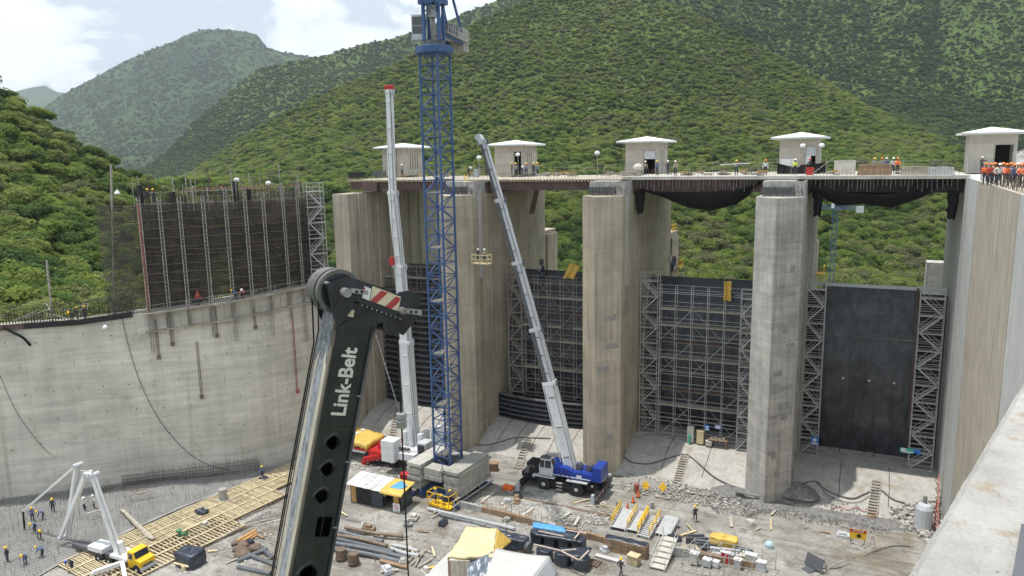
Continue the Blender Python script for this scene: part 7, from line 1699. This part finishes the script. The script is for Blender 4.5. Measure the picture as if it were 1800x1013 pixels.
t = T('black_screen', 'black mesh screen draped before the grey-pier hut', 'screen', dk(1395, 93)); mb = MB(); mb.grid(lambda a, b: (-1.8+5.2*a, .15*math.sin(a*8), (1.25-.5*math.sin(math.pi*a)*(1 if a < .5 else .4))*b+.02), 20, 4); mb.build('mesh_cloth', m_net, t, thick=.02); mb = MB(); [mb.tube((x,.05,0),(x,.05,1.9),.03,4) for x in (-1.8,-.3,3.4)]; mb.build('post', m_galvd, t)
t = T('yellow_ladder', 'yellow ladder leaning between the girders behind the lattice tower', 'ladder', Vector((onv(818,330,85.6).x, 85.6, -1.9))); mb = MB(); [mb.bar((x,0,0),(x,.3,2.4),.07) for x in (-.22,.22)]; mb.build('side_rail', m_yel, t)
for k in range(7): mb = MB(); mb.bar((-.22,.04+.04*k,.3+.3*k),(.22,.04+.04*k,.3+.3*k),.05); mb.build('rung', m_yel, t)
# plank leaning on the deck, white ladder on the right hut
t = T('long_plank', 'long pale plank leaning on the deck right of the grey-pier hut', 'plank', dk(1430, 88)); mb = MB(); mb.bar((-.2,0,.1),(2.0,.2,1.9),.28,.06); mb.build('plank_body', m_plank, t)
t = T('wall_ladder', 'thin pale ladder standing against the right gate house', 'ladder', (onv(1703,300,96.8).x, 96.75, 0)); mb = MB(); [mb.bar((x,0,0),(x,.15,1.6),.05) for x in (-.18,.18)]; mb.build('side_rail', m_wgrey, t)
for k in range(5): mb = MB(); mb.bar((-.18,.03*k,.25+.3*k),(.18,.03*k,.25+.3*k),.04); mb.build('rung', m_wgrey, t)
# rocky knoll and far tower crane
p = onu(1795, 262, 22) if 0 else dep(1800, 300, 125); mb = MB(p); mb.grid(lambda a, b: p+Vector(((b*9)*math.cos(6.283*a)+mn.noise((a*5,b*4,1)), (b*7)*math.sin(6.283*a), 5.2*(1-b)**.8+1.3*mn.noise((math.cos(6.28*a)*2,math.sin(6.28*a)*2,b*4))-2)), 30, 14); o = mb.build('rock_outcrop', m_rough); o.location = p; o['kind'] = 'structure'
b = dep(1461, 505, 330); t = T('far_tower_crane', 'distant blue lattice tower crane seen under the deck in the last bay', 'tower crane', b); Hc = 34
mb = MB(); s_ = .9
for x in (-s_, s_):
    for y in (-s_, s_): mb.bar((x,y,-30),(x,y,Hc),.22)
for k in range(int((Hc+30)/2)): z = -30+k*2; sgn = 1 if k % 2 else -1; mb.bar((-s_*sgn,-s_,z),(s_*sgn,-s_,z+2),.14); mb.bar((s_,-s_*sgn,z),(s_,s_*sgn,z+2),.14); mb.bar((-s_,-s_,z),(s_,-s_,z),.12)
mb.build('mast', m_blue, t)
mb = MB(); 
for y in (-.6,.6): mb.bar((-9,y,Hc),(10,y,Hc-.2),.25)
mb.bar((-9,0,Hc+1.4),(9,0,Hc+1.1),.22)
for k in range(12): mb.bar((-9+1.5*k,-.6,Hc),(-8.2+1.5*k,0,Hc+1.3),.12); mb.bar((-8.2+1.5*k,0,Hc+1.3),(-7.5+1.5*k,-.6,Hc),.12)
mb.build('jib', m_blue, t); mb = MB(); mb.box(8,11,-.9,.9,Hc-1.6,Hc+1.0); mb.build('counterweight', m_wgrey, t); mb = MB(); mb.box(-1.6,-.4,-1.2,.2,Hc+.2,Hc+2.2); mb.build('cab', m_white, t)
for x, D_, l in ((1645, 118, 'pale concrete block standing beyond the gate by the right wall'),):
    p = onv(1646, 505, 112); t = T('concrete_block', l, 'block', p); mb = MB(); mb.box(-1.3,1.3,0,2.5,-14,3.2); mb.build('block_body', m_white if 0 else m_para, t)

# ---- scrap strewn about
Z_ = [(600,905,780,985),(880,875,1080,930),(1040,890,1320,980),(1180,900,1560,960),(260,900,480,1000),(560,960,780,1010),(830,860,930,890)]
for k in range(70):
    x0, y0, x1, y1 = Z_[k % len(Z_)]; p = at(ru(x0,x1), ru(y0,y1)); p.z = G+.14; a = ru(0,3.14); L_ = ru(.6,2.4); q = p+Vector((L_*math.cos(a), L_*math.sin(a), ru(-.05,.1)))
    mb = MB(p)
    if k % 4 == 3: mb.tube(p, q, ru(.03,.07), 6); o = mb.build('scrap_pipe', m_galvd if k % 8 == 3 else m_rusty); o.location = p; tag(o, 'short scrap tube lying loose on the basin floor', 'scrap', 'scrap tubes strewn on the floor')
    else: mb.bar(p, q, ru(.12,.3), ru(.03,.07)); o = mb.build('scrap_board', [m_plank, m_wood, m_ply][k % 3]); o.location = p; tag(o, 'short scrap board lying loose on the basin floor', 'scrap', 'scrap boards strewn on the floor')
for k in range(26):
    x0, y0, x1, y1 = Z_[(k*3) % len(Z_)]; p = at(ru(x0,x1), ru(y0,y1)); t = T('debris_box', 'small crate or bag left lying on the basin floor', 'debris', p, ru(0,3), 'small crates and bags on the floor'); mb = MB(); w = ru(.3,.7); mb.box(-w, w, -w*.6, w*.6, 0, ru(.2,.5)); mb.box(-w*.8, w*.3, -w*.4, w*.4, .2, ru(.5,.7)); mb.build('box_body', [m_box, m_tblack, m_ply, m_wgrey, m_rough][k % 5], t)
for px in (700, 745, 780, 835, 880, 960, 985, 1010, 1070, 1210, 1240, 1265, 1310, 1330, 1460, 1590, 1625):
    t = T('deck_material', 'small heap of boards and tools on the deck edge', 'material', dk(px, ru(87.5,92)), ru(-.3,.3), 'small heaps along the deck'); 
    for j in range(4): mb = MB(); mb.bx((ru(-.6,.6), ru(-.3,.3), .12*j), (ru(.5,1.6), ru(.15,.5), ru(.1,.25)), ru(-.5,.5)); mb.build('piece', [m_plank, m_rough, m_galvd, m_woodo, m_dgrey][(j+px) % 5], t)
mb = MB(); x = UL
while x < PIERS[1]+3:
    mb.tube((x, 86.2, -.25), (x+ru(-.05,.05), 86.2, ru(.3,.9)), .016, 4); x += ru(.25,.7)
sb_ = [o for o in COL.objects if o.name == 'steel_bridge'][0]; mb.o = Vector((-46,95,-.5)); mb.build('starter_bar', m_rusty, sb_, kind='stuff')
# ================================================================== PEOPLE
m_trou = M('dark_trousers', (.05,.055,.075), var=.2); m_boot = M('work_boot', (.025,.022,.02)); m_cvest = M('orange_vest', (.75,.17,.05), var=.1); m_hv = M('lime_vest', (.55,.70,.10), var=.1)
m_shirt = {'grey': M('grey_shirt', (.24,.25,.26), var=.15), 'blue': M('blue_shirt', (.10,.15,.26), var=.15), 'white': M('white_shirt', (.62,.62,.60), var=.1), 'dark': M('dark_shirt', (.05,.05,.06), var=.2), 'pink': M('salmon_shirt', (.68,.28,.20), var=.12), 'red': M('red_shirt', (.50,.07,.06), var=.12), 'tan': M('tan_shirt', (.36,.30,.22), var=.12)}
m_hel = {'yellow': M('yellow_helmet', (.85,.55,.03), rough=.3), 'white': M('white_helmet', (.80,.80,.78), rough=.3), 'orange': M('orange_helmet', (.85,.22,.03), rough=.3), 'red': M('red_helmet', (.70,.08,.04), rough=.3), 'blue': M('blue_helmet', (.05,.15,.5), rough=.3)}
m_hair = M('dark_hair', (.015,.012,.01))
def body_mesh(pose):
    """one continuous skinned figure, about 1.72 m, facing -y"""
    J = {'pelvis':(0,0,.95,.15),'waist':(0,0,1.08,.135),'chest':(0,.01,1.30,.165),'neck':(0,.0,1.47,.065),'head':(0,-.02,1.60,.095),'crown':(0,-.01,1.70,.08)}
    for s, x in (('L', 1), ('R', -1)):
        J.update({s+'hip':(.10*x,0,.90,.105),s+'knee':(.11*x,-.02,.50,.072),s+'ank':(.11*x,.02,.10,.05),s+'toe':(.12*x,-.15,.045,.045),
                  s+'sho':(.20*x,.01,1.40,.075),s+'elb':(.27*x,.03,1.12,.052),s+'wri':(.27*x,-.08,.88,.038),s+'hand':(.27*x,-.12,.80,.042)})
    J.update(pose)
    E = [('pelvis','waist'),('waist','chest'),('chest','neck'),('neck','head'),('head','crown')]
    for s in 'LR': E += [('pelvis',s+'hip'),(s+'hip',s+'knee'),(s+'knee',s+'ank'),(s+'ank',s+'toe'),('chest',s+'sho'),(s+'sho',s+'elb'),(s+'elb',s+'wri'),(s+'wri',s+'hand')]
    ks = list(J); ix = {k: i for i, k in enumerate(ks)}
    me = bpy.data.meshes.new('skel'); me.from_pydata([J[k][:3] for k in ks], [(ix[a], ix[b]) for a, b in E], [])
    ob = bpy.data.objects.new('skel', me); COL.objects.link(ob)
    md = ob.modifiers.new('s', 'SKIN'); sv = me.skin_vertices[0].data
    for i, k in enumerate(ks): sv[i].radius = (J[k][3], J[k][3]*(.72 if k in ('chest','waist','pelvis') else 1)); sv[i].use_root = k == 'pelvis'
    ob.modifiers.new('ss', 'SUBSURF').levels = 1
    bpy.context.view_layer.update()
    m2 = bpy.data.meshes.new_from_object(ob.evaluated_get(bpy.context.evaluated_depsgraph_get())); bpy.data.objects.remove(ob); bpy.data.meshes.remove(me)
    m2.materials.clear()
    for m_ in (m_trou, m_shirt['grey'], m_skin, m_boot): m2.materials.append(m_)
    slot = {'pelvis':0,'waist':1,'chest':1,'neck':2,'head':2,'crown':2}
    for s in 'LR': slot.update({s+'hip':0,s+'knee':0,s+'ank':0,s+'toe':3,s+'sho':1,s+'elb':1,s+'wri':1,s+'hand':2})
    P = [(Vector(J[k][:3]), slot[k]) for k in ks]
    for a, b in E:
        for f in (.25, .5, .75): P.append((Vector(J[a][:3]).lerp(Vector(J[b][:3]), f), slot[a] if f < .6 else slot[b]))
    for f in m2.polygons: c = f.center; f.material_index = min(P, key=lambda q: (q[0]-c).length)[1]; f.use_smooth = True
    return m2, J
def mir(d): return d
POSES = {
 'stand': {},
 'walk': {'Lknee':(.11,-.16,.52,.072),'Lank':(.11,-.22,.11,.05),'Ltoe':(.12,-.38,.07,.045),'Rknee':(-.11,.05,.50,.072),'Rank':(-.11,.30,.15,.05),'Rtoe':(-.12,.18,.045,.045),'Lelb':(.27,.14,1.14,.052),'Lwri':(.25,.10,.90,.038),'Lhand':(.25,.08,.82,.042),'Relb':(-.27,-.08,1.14,.052),'Rwri':(-.24,-.28,.98,.038),'Rhand':(-.23,-.36,.94,.042)},
 'bend': {'pelvis':(0,.12,.90,.15),'waist':(0,.02,1.02,.135),'chest':(0,-.20,1.14,.165),'neck':(0,-.36,1.20,.065),'head':(0,-.46,1.22,.095),'crown':(0,-.53,1.27,.08),'Lhip':(.10,.11,.86,.105),'Rhip':(-.10,.11,.86,.105),'Lknee':(.13,-.04,.48,.072),'Rknee':(-.13,-.02,.48,.072),'Lsho':(.2,-.24,1.2,.075),'Rsho':(-.2,-.24,1.2,.075),'Lelb':(.25,-.34,.93,.052),'Relb':(-.25,-.34,.93,.052),'Lwri':(.18,-.46,.72,.038),'Rwri':(-.18,-.46,.72,.038),'Lhand':(.15,-.50,.64,.042),'Rhand':(-.15,-.50,.64,.042)},
 'reach': {'Lelb':(.30,-.20,1.32,.052),'Lwri':(.26,-.44,1.36,.038),'Lhand':(.25,-.53,1.38,.042),'Relb':(-.28,-.10,1.15,.052),'Rwri':(-.22,-.34,1.12,.038),'Rhand':(-.20,-.42,1.12,.042),'Lank':(.14,-.10,.10,.05),'Ltoe':(.15,-.27,.045,.045),'Lknee':(.13,-.10,.5,.072)},
 'hips': {'Lelb':(.40,.06,1.16,.052),'Lwri':(.24,-.04,1.00,.038),'Lhand':(.18,-.06,.98,.042),'Relb':(-.40,.06,1.16,.052),'Rwri':(-.24,-.04,1.00,.038),'Rhand':(-.18,-.06,.98,.042),'Lank':(.17,.02,.10,.05),'Ltoe':(.20,-.15,.045,.045)},
}
BOD = {k: body_mesh(v) for k, v in POSES.items()}
mb = MB(); mb.lathe([(.155,-.02),(.152,.0),(.125,.005),(.118,.06),(.09,.115),(.04,.14)], (0,-.01,0), (0,0,1), 12); mb.hexa([(-.08,-.21,-.02),(.08,-.21,-.02),(.11,-.12,-.01),(-.11,-.12,-.01),(-.08,-.21,0),(.08,-.21,0),(.11,-.12,.012),(-.11,-.12,.012)])
HEL = {c: mb.mesh('helmet', m, True) for c, m in m_hel.items()}
def vest_mesh(J, m_):
    c, w = Vector(J['chest'][:3]), Vector(J['waist'][:3]); n = Vector(J['neck'][:3]); d = (n-w).normalized(); mb = MB(); sx = Vector((1,0,0)); sy = d.cross(sx)
    def f(a, b): th_ = 6.283*a; p = w.lerp(n, -.15+1.0*b); r = 1.12*(.155+.05*math.sin(math.pi*min(1,b))-.05*max(0,b-.8)*3); return p+sx*(r*math.cos(th_)*1.22)+sy*(r*math.sin(th_)*.86)
    mb.grid(f, 14, 6); return mb.mesh('vest', m_, True)
VEST = {(k, c): vest_mesh(BOD[k][1], m) for k in BOD for c, m in (('orange', m_cvest), ('lime', m_hv))}
mb = MB(); mb.lathe([(.10,-.04),(.112,0),(.10,.06),(.06,.10)], (0,0,0), (0,0,1), 10); HAIR = mb.mesh('hair', m_hair, True)
mb = MB()
for s in (-1, 1): mb.lathe([(.012,0),(.012,.006)], (.035*s,-.108,1.615), (0,-1,0), 6)
def person(label, loc, rz, pose='stand', shirt='grey', helmet='yellow', vest=None, group=None, sc=.97):
    bm_, J = BOD[pose]; t = T('person', label, 'person', loc, rz, group); t.scale = (sc, sc, sc)
    b = part('body', bm_, t)
    b.material_slots[1].link = 'OBJECT'; b.material_slots[1].material = m_shirt[shirt]
    cr, hd = Vector(J['crown'][:3]), Vector(J['head'][:3]); ax = (cr-hd).normalized(); rot = Vector((0,0,1)).rotation_difference(ax).to_euler()
    part('hair', HAIR, t, hd+ax*.055+Vector((0,.02,0)), rot)
    if helmet: part('helmet', HEL[helmet], t, cr-ax*.02, rot)
    if vest: part('vest', VEST[(pose, vest)], t)
    return t
D2R = math.radians
def ground_people(L_, group):
    for x, y, rz, pose, sh, he, ve, l in L_: person(l, at(x, y), D2R(rz), pose, sh, he, ve, group)
gp = 'workers on the basin floor'
ground_people([
 (58,918,40,'stand','blue','yellow',None,'worker in blue standing by the end hose, left one of the front pair'),
 (76,916,-30,'bend','blue','yellow',None,'worker bending over the rebar, right of the hose'),
 (94,902,60,'walk','dark','yellow',None,'worker in dark clothes walking under the pump boom tip'),
 (62,937,10,'bend','blue','yellow',None,'worker bending over the rebar, middle of the left group'),
 (70,950,70,'bend','grey','yellow',None,'worker in grey bending low, lower middle of the left group'),
 (14,990,0,'stand','dark','yellow',None,'worker in dark clothes alone at the far left edge'),
 (45,993,30,'bend','blue','yellow',None,'worker in blue stooping near the lower left corner'),
 (75,982,-60,'bend','blue','yellow',None,'worker stooping over the mat right of the lower left corner'),
 (127,1004,0,'bend','dark','blue',None,'worker in dark blue stooping at the timber strip'),
 (150,900,10,'stand','white','white',None,'worker in white shirt and white helmet between the pump boom arms, left'),
 (166,896,-20,'stand','white','white',None,'worker in white shirt between the pump boom arms, right'),
 (462,843,20,'walk','blue','yellow',None,'worker in blue walking at the far end of the timber strip'),
 (1222,917,-160,'walk','dark','yellow',None,'lone worker in black walking across the open ground'),
 (1091,1012,150,'walk','dark','yellow',None,'worker in dark blue walking at the bottom by the ochre box'),
 (676,887,10,'stand','dark',None,'lime','worker in lime vest standing in the opening of the site hut'),
 (1092,980,30,'bend','tan','white',None,'worker bending beside the plank bin') if 0 else (1137,745,0,'stand','dark','white',None,'') ][:15], gp)
for k, (dx, l, he) in enumerate(((-.8,'worker at the left of the lower man basket','yellow'),(0.05,'worker in the middle of the lower man basket','yellow'),(.85,'worker at the right of the lower man basket','yellow'))):
    person(l, pb2+Vector((dx, .1*k, .1)), D2R(20*k-20), ('reach','bend','stand')[k], 'blue', he, None, 'workers in the lower man basket')
person('worker at the left of the high man basket', pb1+Vector((-.5,0,.1)), D2R(180), 'reach', 'dark', 'white', None, 'workers in the high man basket')
person('worker in white helmet at the right of the high man basket', pb1+Vector((.3,.1,.1)), D2R(150), 'stand', 'tan', 'white', None, 'workers in the high man basket')
dp = 'workers on the bridge deck'
for px, v, rz, pose, sh, he, ve, l in (
 (707,89,20,'stand','grey','white',None,'worker in grey standing before the far left hut'),
 (824,88,60,'bend','dark','white',None,'worker crouching right of the lattice tower on the deck'),
 (856,90,0,'stand','dark','yellow',None,'worker in yellow helmet just right of the grey boom tip'),
 (900,94,-60,'stand','dark','yellow',None,'worker standing at the left of the second hut doorway'),
 (907,91,-40,'stand','grey','yellow',None,'worker in grey left of the doorway lamp'),
 (917,92,40,'bend','dark','white',None,'worker bending in front of the second hut doorway'),
 (925,89,30,'walk','grey','yellow',None,'worker in grey walking right of the second hut doorway'),
 (938,89,0,'stand','dark','yellow',None,'worker in dark clothes in front of the four slits, left one'),
 (945,90,-30,'stand','grey','yellow',None,'worker in grey in front of the four slits, right one'),
 (1134,91,30,'stand','tan','white',None,'worker left of the half shut doorway of the tan-pier hut'),
 (1155,92,-30,'stand','blue','yellow',None,'worker in blue right of the half shut doorway of the tan-pier hut'),
 (1174,92,0,'stand','dark','white',None,'worker in white helmet by the slits of the tan-pier hut'),
 (1187,88,-20,'stand','tan','white',None,'worker in tan standing right of the tan-pier hut'),
 (1294,87.5,30,'reach','grey','yellow',None,'worker in yellow helmet carrying a bar in mid deck'),
 (1345,88,0,'stand','white','orange',None,'worker in white with orange helmet standing in mid deck'),
 (1397,90,20,'stand','tan','white','lime','worker in bright vest before the grey-pier hut'),
 (1423,95,0,'stand','dark','red',None,'worker in red helmet in the grey-pier hut doorway'),
 (1536,91,160,'stand','grey','yellow',None,'worker behind the timber stack, leftmost of the trio'),
 (1549,91,170,'stand','grey','orange',None,'worker behind the timber stack, middle of the trio'),
 (1557,91.5,190,'stand','blue','white',None,'worker behind the timber stack, right of the trio'),
 (1569,91,20,'stand','white','white',None,'worker in white right of the timber stack'),
 (1577,90.5,-20,'stand','pink','orange','orange','worker in orange vest right of the timber stack')):
    person(l, dk(px, v), D2R(rz), pose, sh, he, ve, dp)
# carried bar
p = dk(1294, 87.2); t = T('carried_bar', 'pale bar carried by the worker in mid deck', 'bar', p+Vector((0,0,1.32))); mb = MB(); mb.tube((-1.8,0,-.1),(1.4,0,.05),.045,5); mb.build('bar_body', m_galv, t)
# crowd on the right wall top
cp = 'visitors in orange helmets on the right wall'
cr = [(1733,68,'red','orange','orange','visitor in red at the left end of the crowd'),(1741,67,'red','orange',None,'visitor in red vest second from the left of the crowd'),(1748,69,'pink','orange',None,'visitor in salmon third from the left of the crowd'),(1757,66,'white','white',None,'visitor in white helmet and pale shirt left of the crowd middle'),(1763,69,'white','orange',None,'visitor in white shirt and orange helmet left of the broad salmon visitor'),(1769,65,'pink','orange','orange','broad visitor in salmon vest in the middle of the crowd'),(1776,68,'dark','orange',None,'visitor in dark clothes right of the broad salmon visitor'),(1783,64.5,'blue','orange',None,'visitor in pale blue near the right of the crowd'),(1789,67,'white','white',None,'visitor in white helmet near the right of the crowd'),(1794,64,'pink','orange','orange','visitor in orange vest at the right edge of the frame'),(1799,66,'white','red',None,'visitor in red helmet at the right edge behind others'),(1725,95.5,'dark','white',None,'worker standing in the right gate house doorway'),(1806,63.5,'pink','orange','orange','visitor in orange vest just past the frame edge')]
for i, (px, v, sh, he, ve, l) in enumerate(cr):
    p = onv(px, 300, v); person(l, Vector((p.x, v, -.2 if v < 80 else 0)), D2R(ru(-40,60)), ('hips','stand','reach')[i % 3], sh, he, ve, cp if v < 80 else dp, .93)
mb = MB(); mb.box(UW+3.25, UW+14, 40, 110, -1.2, -.2); mb.build('bank_ground', m_deck, kind='structure')
# on the left platforms and scaffolds
for px, py, z, o_, rz, pose, sh, he, l in ((348,516,None,.6,60,'stand','red','red','worker in red on the wall platform, left of centre'),(414,506,None,.6,-30,'bend','blue','yellow','worker in yellow helmet bending on the wall platform'),(424,506,None,.6,40,'bend','red','white','worker with red bag on the wall platform'),(122,545,None,-.6,20,'bend','dark','yellow','worker in yellow helmet among the low rebar, left one'),(133,545,None,-.6,-20,'stand','dark','yellow','worker in yellow helmet among the low rebar, middle one'),(146,543,None,-.6,20,'stand','dark','yellow','worker in yellow helmet among the low rebar, right one')):
    s, zz = ws(px, py); person(l, W(s, wtop(s)-.05, o_), D2R(rz), pose, sh, he, None, 'workers along the curved wall top')
for px, l, he in ((252,'worker on top of the rebar curtain at its left end','yellow'),(262,'second worker on top of the rebar curtain at its left end','yellow'),(391,'worker on top of the rebar curtain in the middle','orange')):
    s = ws(px, 345)[0]; person(l, W(s, CT-.1, -2.4), D2R(20), 'stand', 'dark', he, None, 'workers on the rebar curtain top')
# ================================================================== AIR
mb = MB(); mb.box(-14500, 14500, -7000, 14500, -80, 2600)
hz = bpy.data.materials.new('air'); hz.use_nodes = True; ht = hz.node_tree; ht.nodes.clear()
pv = nd(ht, 'ShaderNodeVolumePrincipled', _Density=HAZE, _Anisotropy=.2); pv.inputs['Color'].default_value = (.80, .88, .97, 1)
hout = nd(ht, 'ShaderNodeOutputMaterial'); ht.links.new(pv.outputs[0], hout.inputs['Volume'])
mb.build('haze', hz, kind='stuff')
